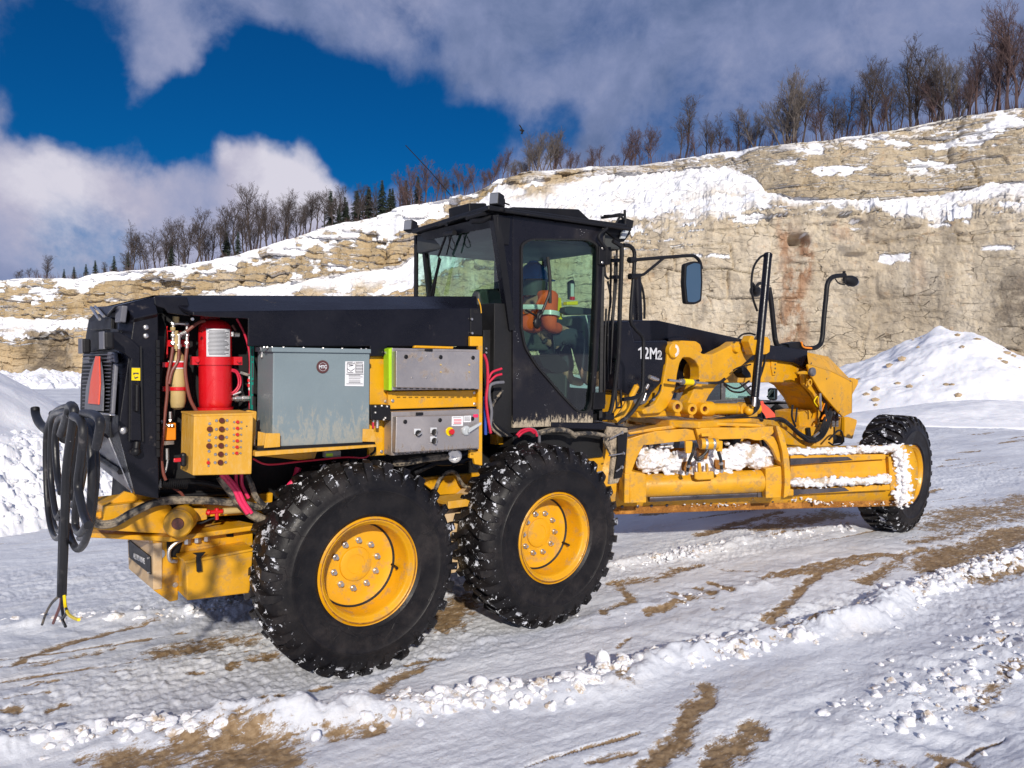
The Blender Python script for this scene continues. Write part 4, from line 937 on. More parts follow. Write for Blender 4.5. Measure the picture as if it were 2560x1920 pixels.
tri=RF(zR,[(107,470),(133,472),(150,560),(160,690),(155,850),(30,845),(40,690),(72,560)],.006,.05); part(tri,'reflector_border',GRYP,bev=0)
tri=RF(zR,[(106,472),(131,472),(136,660),(126,805),(55,798),(72,640)],.006,.058); part(tri,'slow_vehicle_sign',ORTRI,bev=0)
# taillights
for (x,y,w) in ((186,362,.15),(34,402,.15)):
    pl=(tuple(Vector(RP[0])-rn*.09),RP[1]); c=Pt(*zR(x,y),pl=pl); e=part(MB().box(c,(.045,w,.09)),'tail_light',BLKM,bev=.012); MB().box(c+Vector((-.024,0,0)),(.008,w*.88,.092)).build('lens',GRYP,e,.002)
m=MB(); m.tube([E3,Pt(*zR(285,1235),Y=-.83),E4],.006,6,False); part(m,'edge_strip',CHR,bev=0)
m=MB(); E3b=E3+Vector((.0,.03,-.01)); m.add([E3b,E4,(E4.x,.62,E4.z+.02),(E3.x+.02,.62,E3.z)],[(0,1,2,3)]); part(m,'lower_grille_panel',GRYP,bev=0); E5=E3.lerp(E4,.62); m=MB(); m.tube([E5+Vector((-.01,.02,0)),Vector((E5.x-.01,.6,E5.z))],.02,6,False); part(m,'panel_rib',BLKM,bev=0)
part(RF(zR,[(-5,858),(203,882),(203,868),(-5,842)],.03,.05),'rear_sill',CHR)

# ---------------- rear hitch and ballast
part(S(z2,[(650,365),(720,330),(830,250),(1100,310),(1105,480),(1100,400),(700,455),(500,455),(500,440),(640,410)],-.72,.03),'hitch_plate',YEL)
m=MB(); zp=Pt(*z2(1190,612),Y=-.9).z
ip_=lambda x,y: Pt(*z2(x,y),Z=zp)
m.slab([ip_(540,575),ip_(1190,608),ip_(1900,512),ip_(1500,430),ip_(1000,440),ip_(560,500)],(0,0,-.03)); part(m,'hitch_plate',YEL)
part(S(z2,[(655,370),(1095,318),(1200,370),(1200,590),(1150,585),(740,560),(560,545),(560,500),(660,470)],-.80,.35),'hitch_frame',YEL)
m=MB(); c=Pt(*z2(1262,488),Y=-.92); ax=Vector((-.45,-1,0)).normalized(); r=112*.31646/ppm(c)
m.lathe([(r*.42,-.09),(r*.42,.055),(r*.9,.055),(r,.045),(r,-.09),(r*.42,-.09)],c,ax,n=32); part(m,'tow_eye',YEL,bev=0)
m=MB(); m.cyl(c+ax*.058,c+ax*.02,r*.40,20); part(m,'tow_eye_bore',BRN,bev=0)
part(S(z2,[(1345,380),(1480,375),(1480,470),(1345,500)],-.78,.2),'frame_boss',YEL)
part(S(z2,[(1450,310),(2000,260),(1990,420),(1480,450)],-.70,.05),'frame_rail',YEL)
# ballast block below
a1=Pt(*z2(1055,640),Y=-.80); ballast=S(z2,[(1050,628),(1840,530),(1840,700),(1250,735),(1250,1108),(1185,1122),(1055,1030)],-.80,.6); part(ballast,'ballast_block',YEL)
bx=Pt(*z2(1052,640),Y=-.80).x
Pb=[Pt(*z2(x,y),X=bx-.004) for x,y in ((850,620),(1052,660),(1052,1030),(858,862))]; m=MB().slab(Pb,(.05,0,0)); part(m,'ballast_end_plate',BEI)  # yellow plate given a beige colour, the sun's glare put into the paint
Pn=[Pt(*z2(x,y),X=bx-.012) for x,y in ((858,632),(1027,765),(1030,905),(862,770))]; m=MB().slab(Pn,(.008,0,0)); pl_=part(m,'name_plate',BLKM,bev=0)
pa,pb_,pc=[Pt(*z2(x,y),X=bx-.014) for x,y in ((895,775),(985,822),(895,738))]
text('lettering','ALTIDRIVE',.1,pa,pb_-pa,(0,0,1),SLV,pl_,.001,fit=((pb_-pa).length,.034))
m=MB()
for x,y in ((858,645),(1015,775),(1015,890),(866,765)):
    p=Pt(*z2(x,y),X=bx-.014); m.cyl(p,p+Vector((-.006,0,0)),.006,8)
m.build('screw',CHR,pl_)
m=MB(); 
for x,y,r in ((1105,742,38),(1225,985,20)):
    c=Pt(*z2(x,y),Y=-.80); rr=r*.3165/ppm(c); m.lathe([(0,.012),(rr*.6,.012),(rr*.62,.006),(rr,.006),(rr,0)],c,(0,-1,0),20)
part(m,'bolt',CHR,bev=0)
# battery box
bf=L3(z2,[(1310,800),(1845,700),(1815,1052),(1320,1112)],Y=-1.0); part(MB().slab(bf,(0,.45,0)),'battery_box',YEL,bev=.008)
lid=L3(z2,[(1302,800),(1850,698),(1850,718),(1304,822)],Y=-1.012); m=MB().slab(lid,(0,.47,0)); part(m,'battery_box_lid',YEL,bev=.004)
m=MB(); c=L3(z2,[(1365,738),(1470,730),(1440,760),(1430,780),(1440,880),(1400,888),(1395,780),(1400,755)],Y=-1.03); m.slab(c,(0,.02,0)); part(m,'rubber_latch',BLKM,bev=.004)
part(S(z2,[(1160,640),(1290,640),(1260,740),(1255,770),(1165,770)],-.81,.02),'recess',DARK)
m=H(z2,[(1300,625),(1240,650),(1180,710),(1185,790),(1240,800)],-.84,.012); part(m,'hose',CHR,bev=0)
m=MB()
for x,y in ((1320,622),(1400,612),(1475,600)): 
    p=Pt(*z2(x,y),Y=-.82); m.cyl(p,p-Vector((0,0,.03)),.02,6)
part(m,'bolt',CHR,bev=0)
part(S(z2,[(1380,600),(1590,570),(1580,665),(1390,690)],-.805,.01),'access_panel',YEL); part(S(z2,[(1630,545),(1690,540),(1690,610),(1635,610)],-.81,.02),'latch',BLKM)

# ---------------- cable bundles left of the rear tyre
m=H(z2,[(2250,330),(1900,370),(1700,340),(1400,320),(1100,330),(900,410),(760,490),(650,510),(560,480)],-.86,.024); part(m,'power_cable',HOSEM,bev=0)
m=H(z2,[(1580,120),(1680,260),(1750,350),(1850,440),(2000,510)],-.90,.030); part(m,'sleeved_cable',HOSEM,bev=0)
for dx,rr in ((0,.016),(30,.012)): part(H(z2,[(1590+dx,110),(1690+dx,230),(1740+dx,330),(1800+dx,420)],-.925,rr),'pink_cable',PNK,bev=0)
for dx in (0,45): part(H(z2,[(1705+dx,110),(1710+dx,200),(1760+dx,300)],-.88,.011),'pink_cable',PNK,bev=0)
part(H(z2,[(1790,115),(1830,200),(1870,300),(1960,380),(2040,400)],-.89,.018),'hose',HOSEM,bev=0)
part(H(z2,[(2200,60),(2170,150),(2110,230)],-.78,.022),'pink_cable',PNK,bev=0)
part(H(z2,[(1100,215),(1250,180),(1350,165),(1560,210)],-.78,.018),'corrugated_hose',BLKM,bev=0)
for i in range(12): pass
part(H(z2,[(1205,215),(1270,260),(1310,320)],-.8,.009),'brown_hose',BRNH,bev=0)
part(H(z2,[(1110,300),(1300,280),(1500,270),(1900,250)],-.75,.014),'hose',BLKM,bev=0)
m=MB(); p=Pt(*z2(1490,415),Y=-.84); q=Pt(*z2(1600,405),Y=-.84); m.cyl(p,q,.013,10); m.ball(p,.02,1); m2=Pt(*z2(1555,380),Y=-.84); m.cyl(m2,Pt(*z2(1555,470),Y=-.84),.012,8); part(m,'red_valve',RED,bev=0)
m=MB(); m.cyl(Pt(*z2(1605,405),Y=-.84),Pt(*z2(1745,395),Y=-.84),.020,12); part(m,'brass_fitting',TAN,bev=0)
part(H(z2,[(1345,480),(1420,500),(1500,470),(1560,455)],-.84,.007),'thin_cable',BLKM,bev=0)

# ---------------- fire suppression bay
part(S(z1,[(1250,260),(1960,300),(1990,1690),(1255,1690)],-.70,.02),'bay_backplate',DARK)
c,c2,r=pxcyl(z1,1574,1824,312,1030,-.86)
e=MB(); r0=r; zt,zb=c.z,c2.z
e.lathe([(0,zt+.002),(r0*.35,zt),(r0*.72,zt-.012),(r0*.93,zt-.035),(r0,zt-.065),(r0,zb+.05),(r0*.96,zb+.02),(r0*.8,zb)],(c.x,c.y,0),(0,0,1),n=40); tank=part(e,'fire_tank',RED,bev=0)
m=MB(); nn=12; 
def wrap(cx,cy,rr,a0,a1,zA,zB,t=.003,n=14):
    vs=[]; 
    for i in range(n+1):
        a=a0+(a1-a0)*i/n; 
        for zz in(zA,zB):
            vs.append((cx+math.sin(a)*(rr+t),cy-math.cos(a)*(rr+t),zz))
    return vs,[(2*i,2*i+2,2*i+3,2*i+1) for i in range(n)]
vd=math.atan2(CAM[0]-c.x,-(CAM[1]-c.y))
def zat(z,x,y,Y): return Pt(*z(x,y),Y=Y).z
v,f=wrap(c.x,c.y,r,vd-.52,vd+1.0,zat(z1,1700,605,-.96),zat(z1,1700,385,-.96)); m.add(v,f,True); lab=m.build('instruction_label',LBL,tank)
m=MB(); rg=random.Random(2)
zA,zB=zat(z1,1700,600,-.96),zat(z1,1700,390,-.96)
for k in range(19):
    zc=zB-.008-(zB-zA-.016)*k/18; aa=vd-.44+rg.random()*.1; bb=vd+.9-rg.random()*.35; v,f=wrap(c.x,c.y,r,aa,bb,zc-.0016,zc+.0016,.0045); m.add(v,f)
m.build('print_lines',INK,tank,recalc=False)
m=MB(); zb1,zb2=zat(z1,1700,672,-.97),zat(z1,1700,607,-.97); v,f=wrap(c.x,c.y,r,0,6.283,zb1,zb2,.008,40); m.add(v,f,True)
for s in(-1,1):
    q=Vector((c.x,c.y-.02,0))+Vector((math.cos(vd),math.sin(vd),0))*s*(r+.02); m.box((q.x,q.y,(zb1+zb2)/2),(.05,.05,zb2-zb1)); m.cyl((q.x,q.y-.02,(zb1+zb2)/2),(q.x,q.y-.05,(zb1+zb2)/2),.010,8)
m.build('clamp_band',RED,tank)
m=MB(); m.lathe([(r*1.08,zb-.012),(r*1.08,zb+.02)],(c.x,c.y,0),(0,0,1),32); m.lathe([(0,zb-.012),(r*1.08,zb-.012)],(c.x,c.y,0),(0,0,1),32); m.box((c.x,c.y+r+.01,(zt+zb)/2),(r*1.2,.02,zt-zb+.04)); m.build('cradle',RED,tank)
m=MB(); p=Pt(*z1(1835,430),Y=-.90); m.cyl(p-Vector((.02,0,0)),p+Vector((.04,0,.0)),.017,8); m.cyl(p+Vector((.0,0,.015)),p+Vector((0,0,-.01)),.02,8); m.build('fitting',CHR,tank)
m=MB(); a=Pt(*z1(1835,940),Y=-.92); b_=Pt(*z1(1990,935),Y=-.92); d=(b_-a); 
for t0,t1,rr in ((0,.15,.012),(.15,.3,.020),(.3,.5,.016),(.5,.62,.022),(.62,1.,.018)): m.cyl(a+d*t0,a+d*t1,rr,8)
m.build('fitting',CHR,tank)
# small tan gas cylinder
c,c2,r=pxcyl(z1,1338,1462,555,1025,-.84); e=MB(); zt,zb=c.z,c2.z
e.lathe([(0,zt),(r*.35,zt-.004),(r*.8,zt-.03),(r,zt-.07),(r,zb+.05),(r*.8,zb+.015),(r*.4,zb+.002),(0,zb)],(c.x,c.y,0),(0,0,1),n=28); gas=part(e,'gas_cylinder',TAN,bev=0)
for ya,yb in ((650,690),(845,873)):
    m=MB(); v,f=wrap(c.x,c.y,r,0,6.283,zat(z1,1400,yb,-.88),zat(z1,1400,ya,-.88),.006,28); m.add(v,f,True); q=c+Vector((-r-.02,0,0)); m.box((q.x,c.y-.01,zat(z1,1400,(ya+yb)/2,-.88)),(.04,.03,.028)); m.build('clamp_band',RED,gas)
for ya,yb in ((693,700),(640,650)):
    m=MB(); v,f=wrap(c.x,c.y,r,0,6.283,zat(z1,1400,yb,-.88),zat(z1,1400,ya,-.88),.004,28); m.add(v,f,True); m.build('paper_band',WHT,gas)
for pts in ([(1308,365),(1330,362),(1330,395),(1345,400),(1465,400),(1480,362),(1500,365),(1500,405),(1470,412),(1310,408)],[(1308,475),(1440,470),(1500,480),(1500,528),(1310,528)],[(1310,400),(1328,400),(1330,620),(1315,620)]):
    part(S(z1,pts,-.80,.02),'bracket',RED)
part(S(z1,[(1380,410),(1470,410),(1470,470),(1380,470)],-.79,.02),'bracket',DARK)
m=MB()
def pipe(z,pts,Y,r): m.tube([Pt(*z(*p),Y=Y) for p in pts],r,8,False)
pipe(z1,[(1368,340),(1478,345)],-.86,.010); pipe(z1,[(1368,335),(1366,500)],-.86,.009); pipe(z1,[(1478,345),(1476,540)],-.86,.010); pipe(z1,[(1415,430),(1414,545)],-.87,.009); pipe(z1,[(1420,430),(1475,408)],-.88,.011)
for x,y in ((1366,345),(1477,350),(1367,440),(1415,440),(1476,430),(1476,500),(1366,500),(1414,520)):
    p=Pt(*z1(x,y),Y=-.862); m.ball(p,.017,1)
part(m,'manifold_pipes',CHR,bev=0)
m=MB(); p=Pt(*z1(1390,290),Y=-.86); q=Pt(*z1(1388,335),Y=-.86); m.cyl(p,q,.018,12); q2=Pt(*z1(1366,372),Y=-.865); m.cyl(q2,Pt(*z1(1366,400),Y=-.865),.014,8); m.cyl(Pt(*z1(1392,400),Y=-.86),Pt(*z1(1392,560),Y=-.86),.012,10); part(m,'brass_fitting',TAN,bev=0)
for pts,r in (([(1470,410),(1520,370),(1570,335),(1620,322)],.010),([(1366,530),(1350,640),(1322,780),(1320,900),(1305,1050),(1285,1260),(1275,1400),(1290,1520),(1310,1580)],.009),([(1414,545),(1405,640),(1360,720),(1335,820)],.009),([(1476,540),(1462,700),(1480,850),(1510,960),(1560,1050)],.010),([(1835,355),(1850,380),(1862,400)],.008)):
    part(H(z1,pts,-.89,r),'brown_hose',BRNH,bev=0)
part(H(z1,[(1870,305),(1920,400),(1960,520),(1975,650),(1972,850),(1975,1020)],-.90,.007),'red_hose',REDH,bev=0)
part(H(z1,[(1826,705),(1870,720),(1900,780),(1895,840),(1860,890),(1828,905)],-.90,.006),'red_hose',REDH,bev=0); part(H(z1,[(1826,716),(1868,735),(1885,790),(1880,840),(1850,880),(1828,893)],-.905,.006),'red_hose',REDH,bev=0)
part(H(z1,[(1850,680),(1900,740),(1915,830),(1900,900),(1840,905)],-.88,.007),'thin_cable',BLKM,bev=0)
m=MB(); m.cyl(Pt(*z1(1895,730),Y=-.9),Pt(*z1(1975,755),Y=-.9),.010,8); m.cyl(Pt(*z1(1970,760),Y=-.9),Pt(*z1(1970,870),Y=-.9),.009,8); m.cyl(Pt(*z1(1840,910),Y=-.9),Pt(*z1(1900,885),Y=-.9),.008,8); part(m,'fitting',CHR,bev=0)
for y in (780,820): 
    m=MB(); m.cyl(Pt(*z1(1970,y),Y=-.905),Pt(*z1(1970,y+25),Y=-.905),.012,8); part(m,'red_ring',RED,bev=0)
part(S(z1,[(1982,520),(2008,525),(1998,1025),(1980,1022)],-.96,.02),'green_strip',GRN,bev=0)
m=MB(); p0=Pt(*z1(1998,1000),Y=-.97)
m=MB()
for y0,y1 in ((545,600),(612,640),(655,770),(790,805),(830,900),(915,985)): m.slab(L3(z1,[(1990,y0),(2001,y0),(1999,y1),(1989,y1)],Y=-.963),(0,.002,0))
m.build('print_lines',INK,ROOT)
part(S(z1,[(1300,1135),(1392,1128),(1392,1265),(1300,1268)],-.86,.06),'orange_sensor',ORG)
m=MB(); 
for x,y in ((1283,1118),(1310,1145),(1335,1150),(1360,1150),(1345,1110)):
    p=Pt(*z1(x,y),Y=-.87); m.ball(p,.012,1)
m.tube(L3(z1,[(1345,1040),(1347,1110)],Y=-.86),.010,8,False); m.slab(L3(z1,[(1295,1275),(1375,1272),(1375,1298),(1295,1305)],Y=-.865),(0,.03,0)); m.tube(L3(z1,[(1320,1330),(1322,1420)],Y=-.86),.011,8,False)
m.tube(L3(z1,[(1325,1420),(1310,1500),(1290,1530)],Y=-.86),.006,8); part(m,'fitting',CHR,bev=0)
m=MB(); m.tube(L3(z1,[(1268,1610),(1480,1600)],Y=-.84),.026,10,False)
for k in range(14):
    p=Pt(*z1(1270+k*15,1610),Y=-.84); m.lathe([(.028,0),(.033,.004),(.028,.008)],p,(1,0,0),10)
part(m,'corrugated_hose',BLKM,bev=0); part(H(z1,[(1480,1590),(1620,1600),(1800,1640)],-.82,.018),'corrugated_hose',BLKM,bev=0)

# ---------------- push button box
fr=[(1533,1072),(2003,1060),(1988,1534),(1522,1545)]; P=L3(z1,fr,Y=-1.25); bxm=MB().slab(P,(0,.26,0)); cb=part(bxm,'push_button_box',YELD,bev=.006)
m=MB().slab(L3(z1,[(1528,1062),(2008,1050),(2006,1066),(1530,1078)],Y=-1.253),(0,.262,0)); m.build('box_lid_edge',YELD,cb,bev=.002)
def screws(z,pts,Y,r,mat,name,par,h=.006,n=10):
    m=MB()
    for x,y in pts: p=Pt(*z(x,y),Y=Y); m.lathe([(r,0),(r,h*.5),(r*.7,h),(0,h)],p,(0,-1,0),n)
    return m.build(name,mat,par,0)
mid=[(1751,1110),(1750,1178),(1747,1243),(1745,1308),(1743,1376),(1740,1441)]; lft=[(1656,1178),(1651,1310)]; rd=[(1877,1122),(1876,1171),(1875,1221),(1874,1271),(1872,1320),(1870,1368)]
screws(z1,mid+lft,-1.251,.0155,BRN,'push_button',cb,.016,16); screws(z1,rd+[(1645,1443)],-1.251,.010,RED,'indicator_lamp',cb,.010,12)
screws(z1,[(x+s*42,y-1*s) for x,y in mid for s in(-1,1)]+[(x,y+s*43) for x,y in lft for s in(-1,1)],-1.251,.0085,CHR,'screw',cb,.006)
screws(z1,[(x+s*29,y) for x,y in rd for s in(-1,1)]+[(1645,1416),(1645,1468)],-1.251,.0065,CHR,'screw',cb,.006); screws(z1,[(1949,1155)],-1.251,.004,INK,'keyhole',cb,.002)
m=MB(); q=Pt(*z1(1470,1415),Y=-1.16); bxL=Pt(*z1(1490,1415),Y=-1.2).x
m.box((bxL-.02,-1.17,q.z),(.03,.05,.075)); m.build('rotary_switch',BLKM,cb,bev=.012); m=MB(); m.box((bxL-.05,-1.17,q.z),(.04,.02,.022)); m.build('switch_handle',RED,cb,bev=.005)
m=MB(); m.cyl(Pt(*z1(2012,1120),Y=-1.12),Pt(*z1(2006,1335),Y=-1.12),.010,8); part(m,'hinge_rod',CHR,bev=0)
part(S(z1,[(1940,1045),(1965,1028),(2030,1038),(2022,1225),(1995,1395),(1990,1050)],-1.13,.03),'box_bracket',YELD)
# ---------------- grey transformer enclosure
gf=L3(z3,[(283,200),(1105,212),(1100,985),(275,1012)],Y=-1.22); g=MB().slab(gf,(0,.27,0)); gb=part(g,'transformer_box',GRY,bev=.006)
gl=L3(z3,[(272,162),(1116,180),(1116,216),(272,204)],Y=-1.235); g=MB().slab(gl,(0,.30,0)); g.build('lid',GRY,gb,bev=.004)
m=MB()
for x in (205,232,272,370,540,705,868,1030,1072): p=Pt(*z3(x,160+x*.02),Y=-1.18); m.ball(p,.009,1)
m.build('rivet',CHR,gb)
m=MB(); P_=[Pt(*z3(x,y),Y=-1.05) for x,y in ((188,160),(205,200),(200,248))]; m.tube([p+Vector((-.01,0,0)) for p in P_],.008,6,False); m.build('clasp',CHR,gb)
def disc(z,x,y,rad,Y,mat,name,par,sx=1.):
    c=Pt(*z(x,y),Y=Y); return c,rad
c=Pt(*z3(703,330),Y=-1.222); k=.29385/ppm(c); r=57*k
m=MB(); vs=[(c.x+math.cos(i*math.pi/36)*(r*(1 if i%2 else .93)),c.y,c.z+math.sin(i*math.pi/36)*(r*(1 if i%2 else .93))) for i in range(72)]; m.slab(vs,(0,-.003,0)); em=m.build('emblem',MARO,gb)
for r1,r2 in ((.90,.82),(.62,.58)):
    m=MB(); m.lathe([(r*r1,.0034),(r*r1,.0046),(r*r2,.0046),(r*r2,.0034)],c,(0,-1,0),40); m.build('emblem_ring',SLV if r1<.8 else MARO,gb)
text('lettering','MTC',.1,c+Vector((-r*.62,-.0036,-r*.25)),(1,0,0),(0,0,1),SLV,gb,.0015,.004,fit=(r*1.24,r*.5)); 
lb=S(z3,[(897,284),(1055,284),(1052,496),(893,493)],-1.224,.003).build('paper_label',WHT,gb)
m=MB()
def line(z,x0,y0,x1,y1,Y,w): a,b=Pt(*z(x0,y0),Y=Y),Pt(*z(x1,y1),Y=Y); u=(b-a).normalized(); n_=Vector((-u.z,0,u.x))*w/2; m.slab([a-n_,b-n_,b+n_,a+n_],(0,.001,0))
for x0,y0,x1,y1 in ((912,292,960,291),(968,296,978,296),(985,292,1045,292),(912,304,975,304),(912,300,912,375),(985,305,1045,305),(985,305,985,380),(1045,305,1045,380),(985,318,1045,318),(985,330,1045,330),(985,343,1045,343),(985,355,1045,355),(985,368,1045,368),(985,380,1045,380),(912,345,944,368),(944,368,976,345),(925,325,965,318),(925,312,960,316),(915,378,965,378)): line(z3,x0,y0,x1,y1,-1.2265,.003)
for yy in (402,416,432,450,462,475): line(z3,905 if yy%2 else 925,yy,1045 if yy%3 else 1025,yy,-1.2265,.0028)
line(z3,905,392,1050,392,-1.2265,.004)
m.build('print_lines',INK,gb,recalc=False)
# tray and clips
part(S(z3,[(150,1018),(1148,968),(1148,990),(150,1052)],-1.235,.30),'rubber_mat',BLKM,bev=.002)
part(S(z3,[(130,1052),(1163,992),(1165,1012),(130,1095)],-1.26,.34),'support_tray',YELD,bev=.004)
part(S(z3,[(222,895),(343,896),(343,1012),(205,1022)],-1.262,.008),'corner_clip',YELD,bev=.003); part(S(z3,[(155,880),(222,895),(205,1022),(150,1015)],-1.14,.008),'corner_clip',YELD,bev=.003)
part(S(z3,[(1046,858),(1140,860),(1163,970),(1043,967)],-1.262,.008),'corner_clip',YELD,bev=.003)
part(S(z3,[(180,1090),(660,1050),(640,1110),(500,1125)],-1.0,.02),'tray_gusset',YEL); 
m=MB(); m.slab(L3(z3,[(720,1048),(860,1042),(862,1100),(722,1105)],Y=-1.02),(0,.04,0)); jb=part(m,'junction_box',GRY); S(z3,[(732,1068),(790,1065),(790,1092),(732,1095)],-1.022,.003).build('green_label',LIME,jb)
part(H(z3,[(110,1112),(200,1155),(300,1160),(480,1140),(700,1118),(900,1100),(1050,1105),(1100,1080)],-1.05,.0055),'red_cable',REDH,bev=0)
part(H(z3,[(1140,975),(1150,1040),(1110,1080)],-1.08,.008),'thin_cable',BLKM,bev=0)
# ---------------- yellow mounting frame and stainless cabinets
part(S(z3,[(1108,240),(1255,240),(1253,1082),(1095,1092)],-1.04,.03),'mounting_panel',YELC)
part(S(z3,[(1262,540),(2025,528),(2025,668),(1262,692)],-1.075,.03),'cross_band',YELC)
part(S(z3,[(1960,70),(2067,72),(2062,1172),(2030,1168),(2030,155),(1960,155)],-1.11,.03),'corner_post',YELC)
part(S(z3,[(2030,1165),(2063,1172),(2063,1060),(1960,1030),(1955,1108),(1990,1112),(2000,1160)],-1.112,.03),'corner_post_foot',YELC)
part(S(z3,[(1255,150),(1420,150),(2035,165),(2035,700),(1255,760)],-1.03,.05),'backing_plate',DARK)
part(S(z3,[(1490,148),(1820,158),(1815,178),(1480,170)],-1.10,.03),'yellow_lip',YELC)
def cabinet(body,door,side,mat,yd,ybd,vents,scr,name):
    b=part(S(z3,body,ybd,.10),name,mat,bev=.003)
    if side: S(z3,side,ybd+.012,.07).build('side_tape',LIME,b)
    S(z3,door,yd,ybd-yd+.001).build('door',mat,b,bev=.004)
    m=MB(); (x0,y0),(x1,y1),n=vents
    for k in range(n):
        xa=x0+(x1-x0)*k/n; xb=xa+(x1-x0)/n*.55; ya=y0+(y1-y0)*k/n; m.slab(L3(z3,[(xa,ya-3),(xb,ya-3),(xb,ya+5),(xa,ya+5)],Y=yd-.003),(0,.004,0))
    m.build('hinge_slot',DARK,b)
    screws(z3,scr,yd,.014,BLKM,'quarter_turn_latch',b,.008,16); return b
cu=cabinet([(1297,170),(2038,185),(2037,521),(1297,530)],[(1328,195),(2034,203),(2034,520),(1328,505)],[(1264,178),(1297,168),(1297,530),(1266,530)],STN,-1.20,-1.15,((1340,515),(2020,520),13),[(1412,245),(1707,248),(1982,253)],'upper_cabinet')
screws(z3,[(1468,240),(1588,240),(1466,422),(1587,422)],-1.20,.006,CHR,'screw',cu); screws(z3,[(1708,313),(1708,375),(1950,313),(1950,375)],-1.20,.007,TAN,'screw',cu)
S(z3,[(1583,178),(1640,178),(1640,200),(1583,198)],-1.205,.02).build('latch',BLKM,cu)
cl=cabinet([(1290,715),(2036,690),(2034,1030),(1286,1086)],[(1330,755),(2033,740),(2031,1020),(1322,1062)],[],STND,-1.20,-1.15,((1335,1072),(2020,1030),17),[(1405,798),(1701,784),(1977,772)],'lower_cabinet')
S(z3,[(1508,720),(1560,718),(1560,742),(1508,744)],-1.205,.02).build('latch',BLKM,cl)
for x,y in ((1512,895),(1650,885),(1650,960)):
    S(z3,[(x-30,y-38),(x+25,y-38),(x+22,y+8),(x-28,y+8)],-1.204,.003).build('switch_plate',LBL,cl)
    c=Pt(*z3(x,y),Y=-1.20); m=MB(); m.cyl(c,c+NY*.018,.021,20); m.build('selector_switch',BLKM,cl); m=MB(); d=Vector((1,0,.6)).normalized() if x<1600 else Vector((.2,0,1)).normalized(); m.box(c+NY*.028,(.036,.02,.009),Matrix.Rotation(-math.atan2(d.z,d.x),3,'Y')); m.build('switch_handle',CHR,cl)
c=Pt(*z3(1783,880),Y=-1.20); m=MB(); m.lathe([(.030,0),(.030,.006),(.012,.006)],c,(0,-1,0),24); m.build('emergency_stop_ring',YLB,cl); m=MB(); m.lathe([(.008,.004),(.008,.02),(.019,.022),(.020,.034),(.015,.040),(0,.041)],c,(0,-1,0),24); m.build('emergency_stop_button',RED,cl)
c=Pt(*z3(1920,872),Y=-1.20); m=MB(); m.lathe([(.034,0),(.034,.012),(.026,.022),(0,.022)],c,(0,-1,0),24); d=(Pt(*z3(2028,808),Y=-1.20)-c); m.slab([c+NY*.02+Vector((0,0,-.014)),c+NY*.02+d+Vector((0,0,-.008)),c+NY*.02+d+Vector((0,0,.008)),c+NY*.02+Vector((0,0,.014))],NY*.02); m.build('rotary_isolator',LITG,cl,bev=.003)
S(z3,[(1803,752),(1898,750),(1897,832),(1801,834)],-1.203,.002).build('paper_label',WHT,cl); S(z3,[(1903,748),(1965,745),(1964,800),(1902,802)],-1.203,.002).build('paper_label',WHT,cl); S(z3,[(1985,735),(2026,733),(2026,760),(1985,762)],-1.203,.002).build('paper_label',PNK,cl)
m=MB()
for yy in (780,790,802,812): line(z3,1820,yy,1884,yy-1,-1.2045,.0035)
m.build('print_lines',INKR,cl,recalc=False)
m=MB()
for yy in (758,768,778,788): line(z3,1910,yy,1958,yy-1,-1.2045,.0025)
for yy in (763,820): line(z3,1812,yy,1880,yy-1,-1.2045,.002)
m.build('print_lines',INK,cl,recalc=False)
screws(z3,[(1299,620),(1993,552),(1996,645)],-1.076,.012,CHR,'bolt',ROOT); screws(z3,[(1240,625),(1205,1052)],-1.041,.012,CHR,'bolt',ROOT)
mb=part(S(z3,[(1108,655),(1282,655),(1286,745),(1284,790),(1112,782)],-1.14,.08),'valve_block',BLKM)
m=MB(); 
for x,y in ((1150,668),(1205,662),(1250,668),(1150,720),(1235,765),(1222,780)): p=Pt(*z3(x,y),Y=-1.145); m.ball(p,.010,1)
m.tube(L3(z3,[(1168,780),(1166,850)],Y=-1.1),.012,8,False); m.tube(L3(z3,[(1135,780),(1133,800)],Y=-1.1),.010,8,False); m.build('fitting',CHR,mb)
part(H(z3,[(1133,795),(1132,830),(1136,852)],-1.1,.008),'red_hose',REDH,bev=0)
# hoses below cabinets
part(H(z3,[(1290,1150),(1400,1145),(1560,1115),(1680,1100),(1800,1085)],-.98,.026),'wrapped_hose',HOSEM,bev=0)
m=MB(); c=Pt(*z3(1825,1085),Y=-1.0); m.lathe([(.05,-.02),(.05,.02),(.035,.025),(.02,.02),(0,.02)],c,(-.5,-1,0),20); part(m,'end_coupling',CHR,bev=0)
for x in (1680,1750): 
    c=Pt(*z3(x,1075),Y=-.95); part(MB().lathe([(.03,-.02),(.03,.02),(.018,.025),(0,.02)],c,(-.5,-1,0),16),'end_coupling',BLKM,bev=0)
for pts in ([(1400,1215),(1500,1170),(1560,1150)],[(1480,1235),(1560,1195),(1660,1150)],[(1700,1120),(1850,1100),(1950,1060)],[(1800,1160),(1950,1110)],[(1560,1110),(1700,1150),(1900,1140)]): part(H(z3,pts,-.85,.020),'hose',BLKM,bev=0)
part(H(z3,[(1975,1120),(1985,1170),(2010,1195),(2040,1180)],-1.0,.012),'hose',HOSEM,bev=0)

